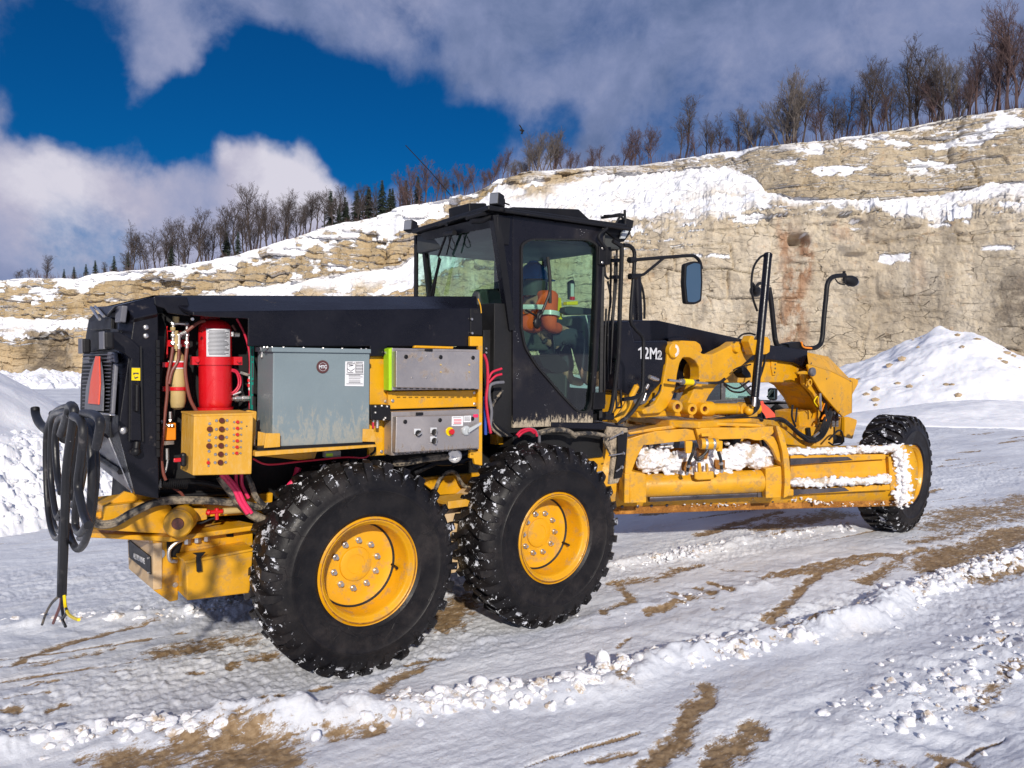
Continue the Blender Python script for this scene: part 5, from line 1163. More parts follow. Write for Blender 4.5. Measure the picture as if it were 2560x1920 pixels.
# ---------------- cab
YC=-.85
cab=empty('cab',(0,0,0),ROOT); cab.location=(1.9-3,0,2.2)
def cpart(mb,name,mat,bev=.006): return mb.build(name,mat,cab,bev)
door=fillet([(862,400),(925,368),(1290,370),(1352,405),(1352,470),(1345,760),(1330,1100),(1312,1440),(1290,1500),(1225,1490),(1130,1390),(960,1190),(885,1070),(862,950)],34,4)
outer=[(795,205),(1365,288),(1392,300),(1388,500),(1372,900),(1345,1300),(1325,1500),(1320,1585),(797,1605)]
cpart(S(z4,outer,YC,.06,[door]),'door_frame',BLKS,.008)
seal_o=fillet([(850,392),(915,358),(1300,360),(1364,398),(1362,470),(1356,760),(1341,1100),(1322,1450),(1300,1512),(1220,1502),(1122,1400),(950,1200),(875,1080),(850,955)],34,4)
cpart(S(z4,seal_o,YC-.012,.012,[door]),'door_seal',DARK,.002)
cpart(S(z4,door,YC+.02,.008),'door_glass',GLS,0)
# corner between rear window and B post
RWn=[Pt(*z4(665,205),Y=YC),Pt(*z4(775,965),Y=YC)]
cpart(MB().slab([RWn[0],Pt(*z4(797,205),Y=YC),Pt(*z4(797,965),Y=YC),RWn[1]],(0,.06,0)),'corner_pillar',BLK)
cpart(S(z4,[(692,212),(782,225),(772,402),(735,398),(702,385)],YC-.012,.014,r=8),'vent_cover',BLKM); 
fn_=Pt(*z4(185,330),Y=.55); fz=fn_.z; fb=Pt(*z4(245,800),Y=.55)
# rear window plane
p0=RWn[0]; u=(fn_-p0); w_=(RWn[1]-p0); nrm=u.cross(w_).normalized(); 
if nrm.x>0: nrm=-nrm
plw=(tuple(p0),tuple(nrm))
PW=lambda pts,o=0:[Pt(*z4(x,y),pl=plw)+nrm*o for x,y in pts]
go=[(185,330),(210,318),(665,205),(700,400),(775,965),(250,965)]; gi=fillet([(205,372),(625,292),(655,292),(682,330),(695,420),(742,935),(735,950),(600,970),(262,955)],20,3)
cpart(MB().slab(PW(go),nrm*-.05,[PW(gi)]),'rear_frame',BLKM,.006)
cpart(MB().slab(PW(gi,-.02),nrm*-.006),'rear_glass',GLS,0)
# roof
zr=RWn[0].z
fr0=Pt(*z4(1570,285),Y=YC-.06)
roof=MB(); rz=[Pt(*z4(185,322),Y=.60),Pt(*z4(640,165),Y=YC-.02),Pt(*z4(740,168),Y=YC-.05),fr0]
R1=Vector((fn_.x-.05,.62,fr0.z)); R2v=Vector((p0.x-.06,YC-.02,fr0.z-.02)); R3v=Vector((fr0.x,YC-.03,fr0.z-.01)); R4v=Vector((fr0.x-.02,.65,fr0.z))
roof.slab([R1,R2v,R3v,R4v],(0,0,.04)); 
cpart(roof,'roof',BLKM,.012)
cpart(S(z4,[(795,150),(1230,165),(1320,250),(1320,262),(795,215)],-.55,.7),'roof_hump',BLKM,.02)
# side rails
m=MB(); m.tube([Pt(*z4(740,178),Y=YC-.05),Pt(*z4(1000,215),Y=YC-.05),Pt(*z4(1570,300),Y=YC-.05)],.014,8,False); cpart(m,'drip_rail',BLKM,0)
# front visor underside
cpart(S(z4,[(1375,285),(1575,288),(1570,330),(1530,380),(1490,378)],YC+.05,.9),'front_visor',BLKM,.01)
cpart(S(z4,[(1520,305),(1565,300),(1535,360),(1505,360)],YC+.02,.02),'lamp_lens',LITG,.004)
# cab front and far side
XF=Pt(*z4(1385,400),Y=YC).x; XR=(RWn[0].x+RWn[1].x)/2; zb=Pt(*z4(797,1600),Y=YC).z; zt=fr0.z
FX=XF+.34; FY=-.42   # tapered front corner
def panel(a,b,z0,z1_,mat,name,t=.04,hole=None):
    a=Vector((a[0],a[1],0)); b=Vector((b[0],b[1],0)); d=(b-a).normalized(); n_=Vector((d.y,-d.x,0))
    q=lambda s,zz: a+(b-a)*s+Vector((0,0,zz)); 
    hs=[]
    if hole: s0,s1,h0,h1=hole; hs=[[q(s0,h0),q(s1,h0),q(s1,h1),q(s0,h1)]]
    cpart(MB().slab([q(0,z0),q(1,z0),q(1,z1_),q(0,z1_)],n_*-t,hs),name,mat,.004)
    if hole: cpart(MB().slab([p-n_*.015 for p in hs[0]],n_*-.006),'side_glass' if name!='front_frame' else 'front_glass',GLS,0)
panel((XF+.03,YC),(FX,FY),zb,zt,BLKM,'front_corner_frame',.03,(.1,.92,zb+.1,zt-.12))
panel((FX,FY),(FX,.30),zb,zt,BLKM,'front_frame',.03,(.04,.96,zb+.25,zt-.14))
panel((FX,.30),(XF+.03,.70),zb,zt,BLKM,'front_corner_frame',.03,(.08,.92,zb+.2,zt-.12))
panel((XF+.03,.70),(XR+.12,.70),zb,zt,BLKM,'far_side_frame',.04,(.04,.97,zb+.45,zt-.16)) 
m=MB(); m.bb((XR+.1,YC+.07,zb),(FX-.1,.66,zb+.06)); cpart(m,'floor',BLKM); m=MB(); m.bb((XR+.12,YC+.08,zb),(XR+.35,.6,zb+.30)); cpart(m,'rear_bulkhead',DARK)
m=MB(); m.bb((XR-.05,YC+.02,zb-.05),(XR+.22,-.3,zb+.95)); part(m,'cab_rear_wall',DARK); m=MB(); m.bb((XR+.2,YC+.1,zb-.32),(FX-.2,.55,zb-.02)); part(m,'cab_mount',DARK)
# black lower strip and hoses between post and cab
part(S(z4,[(602,960),(800,960),(797,1640),(602,1640)],-.78,.05),'bulkhead_plate',DARK)
for pts,r in (([(604,1120),(625,1180),(630,1300),(620,1420),(632,1540),(650,1640)],.011),([(632,1290),(660,1240),(722,1215)],.009),([(635,1310),(680,1265),(722,1252)],.009)): part(H(z4,pts,-.98 if r>.01 else -.92,r),'red_cable',REDH,bev=0)
part(H(z4,[(640,1640),(655,1500),(640,1400),(645,1330),(680,1310),(735,1305)],-.94,.012),'grey_cable',GRYP,bev=0); part(H(z4,[(612,1400),(614,1520),(616,1650)],-.93,.012),'blue_cable',BLU,bev=0)
for k in range(6): part(H(z4,[(730-8*k,1360+10*k),(680-6*k,1420+8*k),(650,1500+10*k),(655+10*k,1600),(720+14*k,1660)],-.90,.010),'hose',BLKM if k%3 else HOSEM,bev=0)
screws(z4,[(722,1215),(722,1252),(620,1083),(620,1110),(680,1090),(740,1170),(735,1370)],-.79,.009,CHR,'bolt',ROOT)
part(H(z4,[(820,1655),(850,1625),(900,1612),(940,1625),(955,1660)],-.92,.010),'red_cable',REDH,bev=0); part(H(z4,[(830,1665),(860,1637),(905,1622),(935,1640)],-.92,.010),'red_cable',REDH,bev=0); part(H(z4,[(880,1610),(930,1615),(965,1650),(970,1700)],-.9,.012),'grey_cable',GRYP,bev=0)
# hinges, handles
for pts in ([(1365,410),(1415,412),(1412,530),(1362,530)],[(1330,1372),(1408,1372),(1402,1480),(1326,1485)]):
    cpart(S(z4,pts,YC-.03,.03,r=5),'hinge_plate',BLKM,.004)
cpart(S(z4,[(1415,412),(1442,415),(1440,530),(1412,530)],YC-.03,.05),'hinge_block',BLKM,.004)
screws(z4,[(1386,423),(1384,517)],YC-.03,.012,CHR,'hinge_bolt',cab)
m=MB(); P=L3(z4,fillet([(1475,1350),(1505,1352),(1510,1470),(1478,1475)],8),Y=YC-.06); m.tube(P+[P[0]],.009,6,False); cpart(m,'grab_handle',BLKM,0)
for pts,r,Y in (([(1455,375),(1500,405),(1512,440),(1500,800),(1492,1090),(1470,1300),(1440,1490),(1400,1515)],.019,YC-.12),([(1415,290),(1360,345),(1405,420)],.014,YC-.05)):
    cpart(H(z4,pts,Y,r),'grab_rail',BLKM,0)
m=MB()
for pts in ([(1398,500),(1405,600),(1425,625)],[(1440,440),(1440,620),(1435,800)],[(1470,470),(1462,700),(1448,880),(1420,1000)],[(1420,640),(1440,760),(1425,900),(1420,1300)],[(1410,820),(1400,1100),(1398,1450)],[(1480,430),(1478,640),(1455,900),(1435,1250)]): m.tube([Pt(*z4(x,y),Y=YC+.12) for x,y in pts],.010,6)
cpart(m,'cable_run',BLKM,0)
for y in (502,612): 
    cpart(S(z4,[(1450,y-12),(1500,y-12),(1500,y+12),(1450,y+12)],YC+.05,.04),'rail_clamp',BLKM,.004)
# wiper on rear window and door
def wiper(pts_arm,pts_blade,fn,name):
    m=MB(); m.tube([fn(*p) for p in pts_arm],.011,6,False); w=m.build(name,BLKM,cab); m=MB(); m.tube([fn(*p) for p in pts_blade],.014,6,False); m.build('wiper_blade',DARK,w)
wiper([(395,325),(340,470)],[(350,490),(290,735)],lambda x,y:Pt(*z4(x,y),pl=plw)+nrm*.05,'rear_wiper')
m=MB(); m.tube([Pt(*z4(x,y),pl=plw)+nrm*.05 for x,y in((430,320),(395,460))],.007,6,False); m.tube([Pt(*z4(x,y),pl=plw)+nrm*.05 for x,y in((345,480),(305,735))],.010,6,False); m.tube([Pt(*z4(x,y),pl=plw)+nrm*.05 for x,y in((415,320),(450,400),(440,430),(415,400),(410,330))],.004,6); m.tube([Pt(*z4(x,y),pl=plw)+nrm*.04 for x,y in((375,330),(440,318))],.022,8,False); cpart(m,'wiper_arm',BLKM,0)
wiper([(955,905),(985,850),(1030,740),(1040,700)],[(1025,480),(1040,620),(1040,785)],lambda x,y:Pt(*z4(x,y),Y=YC-.02),'door_wiper')
m=MB(); c=Pt(*z4(955,915),Y=YC-.02); m.ball(c,.04,2,(1,.5,1.2)); m.tube([c,Pt(*z4(960,860),Y=YC-.03),Pt(*z4(985,840),Y=YC-.03)],.012,6); m.tube([Pt(*z4(x,y),Y=YC-.02) for x,y in((880,830),(950,870),(975,905))],.008,6); cpart(m,'wiper_motor',BLKM,0)
# lights on roof
def worklight(pts,fr,Y,t,name='work_light'):
    P=[Pt(*z4(x,y),Y=Y) for x,y in pts]; c=sum(P,Vector())/len(P)
    b=MB().slab(P,(0,.10,0)); o=part(b,name,BLKM,bev=.01)
    return o
def lightbox(z,x,y,wd,ht,Y,facing,yawdeg=0):
    c=Pt(*z(x,y),Y=Y); rot=Matrix.Rotation(R_(yawdeg),3,'Z')@Matrix.Rotation(R_(8),3,'Y')
    o=MB().box(c,(.09,wd,ht),rot).build('work_light',BLKM,ROOT,.012)
    MB().box(c+rot@Vector((facing*.048,0,0)),(.006,wd*.82,ht*.8),rot).build('lens',LENS,o,.004)
    MB().box(c-rot@Vector((facing*.06,0,0)),(.05,wd*.7,ht*.7),rot).build('heat_sink',BLKM,o,.01)
    return c
c=lightbox(z4,690,108,.085,.10,-.80,-1,25); m=MB(); m.tube([c,c+Vector((.02,0,-.10))],.014,8,False); m.tube([c+Vector((.02,0,.0)),c+Vector((.12,0,-.02))],.006,6); part(m,'light_bracket',BLKM,bev=0)
c=lightbox(z4,122,280,.10,.105,.78,-1,25); m=MB(); m.tube([c,c+Vector((.06,-.1,-.10))],.014,8,False); part(m,'light_bracket',BLKM,bev=0)
m=MB(); P=[(390,170),(500,125),(620,125),(648,165),(520,215),(392,245)]; ac=S(z4,[(505,125),(622,125),(640,200),(512,235)],-.25,.32); part(ac,'roof_box',BLKM,bev=.01)
m=MB(); m.tube([Pt(*z4(x,y),Y=YC+.05) for x,y in((490,225),(560,205),(640,190),(720,160))],.016,8); m.tube([Pt(*z4(x,y),Y=YC+.05) for x,y in((520,245),(590,240),(650,215),(700,175))],.02,8); m.tube([Pt(*z4(x,y),Y=YC+.05) for x,y in((300,270),(340,262),(360,275))],.014,8); part(m,'cable_run',BLKM,bev=0)
# beacon cluster at front of roof
m=MB(); Yb=-.35
m.tube([Pt(*z4(x,y),Y=Yb) for x,y in((1395,208),(1480,205))],.010,6,False); m.tube([Pt(*z4(x,y),Y=Yb) for x,y in((1470,268),(1500,215),(1535,200))],.012,6,False); m.tube([Pt(*z4(x,y),Y=Yb) for x,y in((1532,170),(1535,280))],.014,6,False); m.tube([Pt(*z4(x,y),Y=Yb) for x,y in((1500,205),(1540,250))],.012,6,False)
m.slab(L3(z4,[(1420,205),(1500,190),(1530,195),(1530,210),(1425,222)],Y=Yb),(0,.1,0)); m.slab(L3(z4,[(1545,225),(1592,240),(1585,290),(1540,280)],Y=Yb),(0,.12,0)); part(m,'front_roof_light',BLKM,bev=.004)
m=MB(); m.tube([Pt(1014,363,Y=.25),Pt(1075,428,Y=.25),Pt(1130,492,Y=.25)],.0035,6,False); part(m,'whip_antenna',BLKM,bev=0)

# cab interior
def ipart(mb,name,mat,bev=.01): return mb.build(name,mat,cab,bev)
ipart(S(z4,fillet([(565,720),(590,690),(700,690),(735,740),(760,960),(590,985),(560,850)],20),-.40,.10),'seat_backrest',CABIN,.03)
ipart(S(z4,fillet([(850,960),(1010,960),(1060,1040),(1040,1100),(860,1090)],20),-.25,.42),'seat_base',CABIN,.03)
ipart(S(z4,[(1140,812),(1180,805),(1330,820),(1330,860),(1170,862),(1140,845)],-.55,.08),'console_arm',CABIN)
m=S(z4,[(1152,775),(1225,770),(1225,796),(1152,796)],-.58,.05); ipart(m,'emergency_stop_box',YLB,.004); m=MB(); c=Pt(*z4(1187,765),Y=-.56); m.cyl(c,c+Vector((0,0,.03)),.022,16); ipart(m,'emergency_stop_button',RED,0)
ipart(S(z4,fillet([(1170,645),(1195,628),(1205,650),(1202,760),(1172,760)],6),-.30,.04),'tablet_screen',CABIN,.01); ipart(S(z4,[(1178,655),(1198,655),(1198,745),(1178,745)],-.305,.004),'screen',REFL,0)
ipart(S(z4,[(1180,880),(1330,860),(1330,1070),(1200,1060),(1150,960)],-.2,.3),'dash_column',CABIN,.02)
m=MB(); c=Pt(*z4(1150,1000),Y=-.05); ax=Vector((-.5,0,.85)); m.lathe([(.165,-.013),(.178,0),(.165,.013),(.152,0)],c,ax,32,closed=True); m.cyl(c,c-ax*.45+Vector((.12,0,0)),.03,10); ipart(m,'steering_wheel',BLKM,0)
m=H(z4,[(1275,862),(1295,950),(1305,1100),(1312,1350),(1290,1470)],-.70,.006); ipart(m,'coiled_cable',REFL,0)
ipart(S(z4,fillet([(960,1130),(1100,1125),(1150,1170),(1165,1230),(1090,1250),(1000,1210)],10),-.45,.2),'armrest',BLKM,.02)
m=MB(); 
for x,y in ((1010,1030),(1000,1040),(1130,1050)): m.ball(Pt(*z4(x,y),Y=-.5),.02,2)
m.tube(L3(z4,[(1130,1060),(1110,1100)],Y=-.5),.008,6,False); ipart(m,'control_lever',BLKM,0)
m=MB(); m.bb((XR+.1,YC+.07,zt-.18),(FX-.05,.62,zt-.01)); ipart(m,'headliner',CABIN,.02)
ipart(MB().bb((FX-.08,-.1,zb),(FX-.02,.3,zb+.75)),'front_console',CABIN)

# ---------------- front: black cowl
part(S(z5,[(285,553),(545,556),(1180,697),(1310,725),(1575,762),(1575,895),(1480,850),(1310,828),(1190,835),(1000,930),(700,1010),(300,1020)],-.26,.52),'cowl',BLK,bev=.012)
part(S(z5,[(285,560),(345,560),(380,700),(610,695),(612,860),(585,865),(565,990),(480,1075),(370,1045),(345,1080),(262,1040),(262,700)],-.50,.24),'cowl_side_box',BLK,bev=.02)
part(S(z5,[(610,680),(700,668),(760,690),(800,730),(840,778),(620,760)],-.30,.1),'cowl_arch',BLK,bev=.01)
a,b_,c_=[Pt(*z5(x,y),Y=-.503) for x,y in((400,820),(530,825),(400,738))]
dx=(b_-a).normalized(); up_=Vector((0,0,1))
_w=(b_-a).length; _h=c_.z-a.z; MB().slab([a+dx*(_w*q)+up_*(_h*r) for q,r in ((.13,0),(.25,0),(.25,1),(.16,1),(.0,.80),(.0,.68),(.13,.76))],(0,-.003,0)).build('lettering',SLV,ROOT)
text('lettering','2M',.1,a+dx*_w*.31,dx,up_,SLV,ROOT,.002,.0016,1.05,fit=(_w*.69,_h))
a2=Pt(*z5(534,826),Y=-.503); w2=Pt(*z5(566,826),Y=-.503); h2=Pt(*z5(534,762),Y=-.503); text('lettering','2',.1,a2,dx,up_,SLV,ROOT,.001,.004,fit=((w2-a2).length,h2.z-a2.z)); text('lettering','2',.1,a2+Vector((.012,-.002,.012)),dx,up_,BLKM,ROOT,.001,-.002,fit=((w2-a2).length-.024,h2.z-a2.z-.024))
# main frame (gooseneck)
part(S(z5,[(1000,838),(1190,836),(1310,829),(1480,850),(1575,900),(1640,1000),(1690,1100),(1665,1180),(1655,1300),(1640,1300),(1640,1180),(1600,1100),(1535,1015),(1480,985),(1330,985),(1000,988)],-.20,.40),'gooseneck_frame',YEL,bev=.012)
part(S(z5,[(1325,840),(1365,842),(1362,880),(1352,935),(1335,935),(1325,880)],-.22,.02),'bracket',YEL); screws(z5,[(1349,860),(1349,888),(1345,915)],-.222,.012,INK,'bolt',ROOT,.004)
part(S(z5,[(1510,1190),(1650,1165),(1655,1300),(1680,1400),(1500,1410),(1520,1290)],-.16,.34),'front_foot',YEL,bev=.01)
part(S(z5,[(760,830),(830,850),(1000,870),(1000,990),(900,1000),(690,1060),(680,960),(690,880)],-.16,.3),'frame_housing',YEL,bev=.02)
m=MB(); c=Pt(*z5(740,910),Y=-.22); m.lathe([(0,.05),(.09,.05),(.12,.03),(.13,0)],c,(0,-1,0),28); part(m,'frame_boss',YEL,bev=0)
# nose
nose=empty('nose',(0,0,0),ROOT); nose.location=(3.8,0,1.6)
def npart(mb,name,mat,bev=.008): return mb.build(name,mat,nose,bev)
npart(S(z5,[(1580,858),(1730,905),(1883,980),(1880,1195),(1820,1225),(1745,1145),(1655,1035),(1592,925),(1575,870)],-.42,.03),'side_plate',YELC)
ft=[(1568,776),(1715,806),(1848,942)]; nt=[(1580,858),(1730,905),(1883,980)]
fp=[Pt(*z5(*p),Y=-.22) for p in ft]; npp=[Pt(*z5(*p),Y=-.42) for p in nt]
m=MB(); m.add([npp[0],npp[1],fp[1],fp[0]],[(0,1,2,3)]); m.add([npp[1],npp[2],fp[2],fp[1]],[(0,1,2,3)]); 
far=[Vector((p.x,.22,p.z)) for p in fp]; farn=[Vector((p.x,.42,p.z)) for p in npp]
m.add([fp[0],fp[1],far[1],far[0]],[(0,1,2,3)]); m.add([fp[1],fp[2],far[2],far[1]],[(0,1,2,3)]); m.add([far[0],far[1],farn[1],farn[0]],[(0,1,2,3)]); m.add([far[1],far[2],farn[2],farn[1]],[(0,1,2,3)])
e1=Pt(*z5(1880,1195),Y=-.42); m.add([npp[2],e1,(e1.x,.42,e1.z),farn[2],far[2],fp[2]],[(0,1,2,3,4,5)]); npart(m,'top_cover',YELC,0)
npart(S(z5,[(1873,952),(1898,955),(1926,968),(1921,1000),(1885,1065),(1878,1110),(1868,1110)],-.30,.05),'hook_plate',YELC)
npart(S(z5,[(1830,1225),(1858,1222),(1915,1243),(1915,1262),(1885,1375),(1830,1362)],-.26,.05),'hook_plate',YELC); npart(S(z5,[(1800,1232),(1830,1225),(1830,1362),(1805,1350)],-.2,.4),'front_plate',YELD)
screws(z5,[(1599,852),(1705,960),(1745,1095),(1792,1185),(1868,975)],-.422,.010,INK,'bolt',nose,.003)
m=MB(); c=Pt(*z5(1608,912),Y=-.50); m.lathe([(.0,.02),(.045,.02),(.055,0),(.045,-.03)],c,(.1,-1,0),20); npart(m,'round_lamp',GRYP,0)
m=S(z5,[(1505,912),(1560,905),(1590,915),(1590,930),(1510,928)],-.46,.05); npart(m,'lamp_bracket',YEL); 
part(S(z5,[(1540,930),(1575,925),(1650,1060),(1700,1150),(1665,1160),(1610,1060),(1550,1000)],-.34,.05),'hose_guard',YEL)
m=MB(); c=Pt(*z5(1580,985),Y=-.38); m.lathe([(.025,.02),(.045,.02),(.045,0),(.025,0)],c,(0,-1,0),20); part(m,'guide_ring',YEL,bev=0)
# hoses at front
for pts,r,mt in (([(1300,1245),(1390,1240),(1450,1280),(1520,1345),(1590,1390),(1660,1370),(1710,1290),(1730,1180)],.026,CAB_),([(1380,1245),(1440,1270),(1510,1330),(1600,1372),(1670,1340),(1715,1220)],.020,CAB_),([(1630,1345),(1680,1300),(1700,1150),(1670,1080),(1665,1020)],.014,CAB_),([(1660,1320),(1700,1220),(1745,1140)],.014,CAB_),([(1690,1330),(1730,1230),(1760,1160)],.014,CAB_),([(1470,1140),(1465,1220),(1490,1290)],.012,CAB_),([(1500,1160),(1490,1260)],.01,CAB_),([(1720,1380),(1780,1320),(1810,1330),(1815,1400),(1760,1420),(1720,1400)],.012,CAB_),([(1700,1250),(1690,1210),(1670,1240)],.010,ORG),([(1640,1080),(1625,1100),(1620,1120),(1640,1150)],.008,YLB),([(1690,1130),(1670,1185)],.008,ORG)):
    part(H(z5,pts,-.36,r),'hose',mt,bev=0)
m=MB(); m.tube(L3(z5,[(1660,1060),(1664,1180)],Y=-.4),.014,8,False); m.tube(L3(z5,[(1615,1360),(1650,1330)],Y=-.4),.014,8,False); part(m,'fitting',CHR,bev=0)
for x in (1750,1775):
    m=MB(); m.tube(L3(z5,[(x,1180),(x,1290)],Y=-.25),.02,8,False)
    for k in range(6): p=Pt(*z5(x,1190+k*18),Y=-.25); m.lathe([(.018,-.005),(.028,0),(.018,.005)],p,(0,0,1),12)
    part(m,'spring',GRYP,bev=0)
part(S(z5,[(1700,1180),(1830,1230),(1830,1400),(1700,1420),(1680,1300)],-.12,.3),'front_axle_support',DARK)
m=MB(); m.bb((6.72,-.85,.60),(6.98,.85,.78)); m.bb((6.6,-.2,.7),(7.05,.2,1.2)); part(m,'front_axle',YELD,bev=.02)
part(S(z5,[(1560,1290),(1650,1295),(1650,1400),(1530,1400),(1540,1310)],-.24,.08),'foot_bracket',YEL); m=MB(); m.cyl(Pt(*z5(1575,1300),Y=-.27),Pt(*z5(1582,1370),Y=-.27),.03,12); part(m,'pivot_pin',BLKM,bev=0)
# drawbar
part(S(z5,[(1240,1240),(1300,1245),(1440,1320),(1560,1400),(1560,1430),(1430,1415),(1330,1300)],-.28,.2),'drawbar',YEL,bev=.015)
# ---------------- saddle / lift arm castings
arm=[(608,745),(625,715),(650,702),(680,702),(712,715),(770,735),(850,788),(920,790),(1030,735),(1075,702),(1190,705),(1240,718),(1260,745),(1250,790),(1195,798),(1130,860),(1075,905),(1000,970),(940,1010),(890,1080),(850,1160),(765,1190),(745,1130),(790,1030),(828,950),(825,880),(800,835),(760,812),(712,812),(690,850),(672,930),(665,1000),(640,1090),(600,1160),(560,1195),(440,1205),(430,1175),(520,1130),(565,1050),(585,930),(600,850)]
part(S(z5,fillet(arm,9,2),-.52,.13),'lift_arm',YEL,bev=.022)
for (x,y,r,nm) in ((645,765,52,'locking_disc'),(1078,742,36,'pin_cap')):
    c=Pt(*z5(x,y),Y=-.535); rr=r*.36166/ppm(c); e=part(MB().lathe([(0,.02),(rr*.9,.02),(rr,.012),(rr,-.05)],c,(0,-1,0),32),nm,YELC,bev=0)
    if nm=='locking_disc':
        c0=Pt(*z5(612,775),Y=-.50); m=MB()
        for k in range(-6,7):
            a=R_(k*13); m.box(c+Vector((-math.cos(a)*rr*.0,0,0))+Vector((math.cos(a)*rr*.62,-.021,math.sin(a)*rr*.62)),(rr*.42,.004,rr*.10),Matrix.Rotation(-a,3,'Y'))
        m.build('index_marks',WHT,e)
part(S(z5,[(1126,725),(1152,726),(1152,772),(1126,770)],-.525,.004),'paper_label',WHT,bev=0); pxtext('lettering','0',z5,(1131,765),(1147,766),(1131,732),GRN,ROOT,.001,Y=-.527)
part(S(z5,fillet([(675,710),(700,695),(800,700),(830,720),(845,760),(830,790),(780,770),(700,740)],8),-.40,.12),'saddle_block',YEL,bev=.015)
part(S(z5,fillet([(1165,700),(1185,660),(1205,665),(1205,690),(1250,690),(1270,662),(1300,672),(1318,700),(1312,775),(1290,790),(1200,795)],6),-.66,.10),'cylinder_yoke',YEL,bev=.015)
# lift cylinders
m=MB(); t_,b2=Pt(*z5(1300,98),Y=-.62),Pt(*z5(1208,1085),Y=-.70); r=28*.36166/ppm(t_)
m.cyl(t_,b2,r,24); m.lathe([(0,.012),(r*.8,.012),(r*1.08,0),(r*1.08,-.03)],t_,(t_-b2),24); lc=part(m,'lift_cylinder',BLK,bev=0)
m=MB(); d=(b2-t_).normalized(); m.cyl(b2,b2+d*.10,.022,14); m.build('rod',CHR,lc)
H(z5,[(1290,100),(1245,120),(1200,190),(1185,300),(1195,400),(1225,490)],-.6,.012).build('hose',BLKM,lc)
H(z5,[(1290,740),(1280,820),(1260,900),(1235,970)],-.6,.012).build('hose',BLKM,lc)
m=MB(); t2,b3=Pt(*z5(388,232),Y=.62),Pt(*z5(400,560),Y=.64); m.cyl(t2,b3,.055,20); lc2=part(m,'lift_cylinder',BLK,bev=0); H(z5,[(400,260),(430,330),(445,430),(445,545)],.6,.014).build('hose',BLKM,lc2)
# centre-shift cylinder and knuckles
m=MB(); a,b_=Pt(*z5(830,1168),Y=-.50),Pt(*z5(1225,1168),Y=-.50); m.cyl(a,b_,.060,24); m.lathe([(0,.03),(.07,.03),(.078,0),(.078,-.10)],a+Vector((.06,0,0)),(a-b_),24); cc=part(m,'side_shift_cylinder',YELC,bev=0)
for x,y,r in ((660,1150,44),(762,1168,42),(848,1166,42)):
    c=Pt(*z5(x,y),Y=-.57); rr=r*.36166/ppm(c); e=part(MB().lathe([(rr*.45,.04),(rr*.9,.04),(rr,.02),(rr,-.1),(rr*.45,-.1),(rr*.45,.04)],c,(-.3,-1,0),24),'knuckle',YEL,bev=0); m=MB(); m.cyl(c+NY*.02,c-NY*.04,rr*.44,16); m.build('socket',BRN,e)
m=MB(); p=Pt(*z5(928,1165),Y=-.56); m.lathe([(.066,-.008),(.066,.008)],p-NY*-.06+Vector((0,0,0)),(1,0,0),24); 
part(S(z5,fillet([(1120,1140),(1150,1120),(1225,1150),(1230,1220),(1130,1235),(1115,1190)],8),-.58,.10),'ball_socket',YEL,bev=.015); m=MB(); m.ball(Pt(*z5(1165,1180),Y=-.62),.05,3); part(m,'ball_joint',YELC,bev=0)
part(S(z5,[(1170,1090),(1225,1085),(1240,1130),(1190,1140)],-.66,.08),'rod_end',BLKM,bev=.01)
part(S(z5,[(395,1190),(740,1170),(850,1200),(850,1240),(640,1215),(400,1230)],-.45,.12),'lower_link',YEL,bev=.01)
for pts,r in (([(870,990),(960,985),(1000,960)],.016),([(985,980),(1030,1010),(1090,1025),(1170,975)],.010),([(995,1000),(1050,1045),(1120,1050),(1180,1010)],.010),([(930,1245),(1050,1220),(1180,1200),(1230,1160),(1235,1110)],.016),([(1085,690),(1120,655),(1170,645),(1210,655)],.010),([(250,1270),(330,1220),(400,1130),(450,1010)],.020),([(660,1030),(740,990),(820,970)],.012),([(480,1120),(540,1060),(560,1000)],.010),([(1060,900),(1100,880),(1180,860)],.008),([(280,1200),(330,1120),(380,1050)],.014),([(900,1255),(1000,1240),(1200,1235),(1260,1245)],.018),([(1200,1190),(1230,1100),(1160,1085)],.014)):
    part(H(z5,pts,-.60,r),'hose',CAB_,bev=0)
m=MB(); 
for (x0,y0,x1,y1,r) in ((610,968,690,978,.014),(690,975,705,977,.022),(790,985,880,992,.014),(480,945,520,960,.02),(500,960,540,965,.016),(455,1030,470,1000,.018),(440,1110,455,1060,.010),(500,1110,515,1100,.012)): m.cyl(Pt(*z5(x0,y0),Y=-.62),Pt(*z5(x1,y1),Y=-.62),r,10)
part(m,'fitting',CHR,bev=0)
m=MB(); m.cyl(Pt(*z5(700,980),Y=-.62),Pt(*z5(790,985),Y=-.62),.030,16); fl=part(m,'inline_filter',GRYP,bev=0); m=MB(); m.cyl(Pt(*z5(715,980),Y=-.624),Pt(*z5(775,984),Y=-.624),.031,16); m.build('yellow_band',YLB,fl)
part(S(z5,fillet([(1120,870),(1150,880),(1180,920),(1185,950),(1150,955),(1120,920)],6),-.45,.12),'valve_block',BLKM)
part(H(z5,[(240,1250),(300,1180),(380,1030),(390,1010)],-.62,.028),'stair_rail',YEL,bev=0); part(H(z5,[(210,1250),(270,1170),(310,1080)],-.55,.022),'frame_tube',YEL,bev=0)
# yellow articulation area under cab
part(S(z4,[(1470,1360),(1560,1350),(1610,1470),(1520,1580),(1450,1570)],-.40,.2),'articulation_frame',YEL,bev=.01)
part(S(z4,[(690,1625),(860,1620),(860,1700),(690,1720)],-.62,.1),'frame_plate',YEL,bev=.01)
part(S(z5,fillet([(0,1330),(90,1322),(185,1400),(180,1480),(155,1600),(110,1612),(90,1550),(0,1450)],8),-.72,.06),'front_fender',YEL,bev=.01)
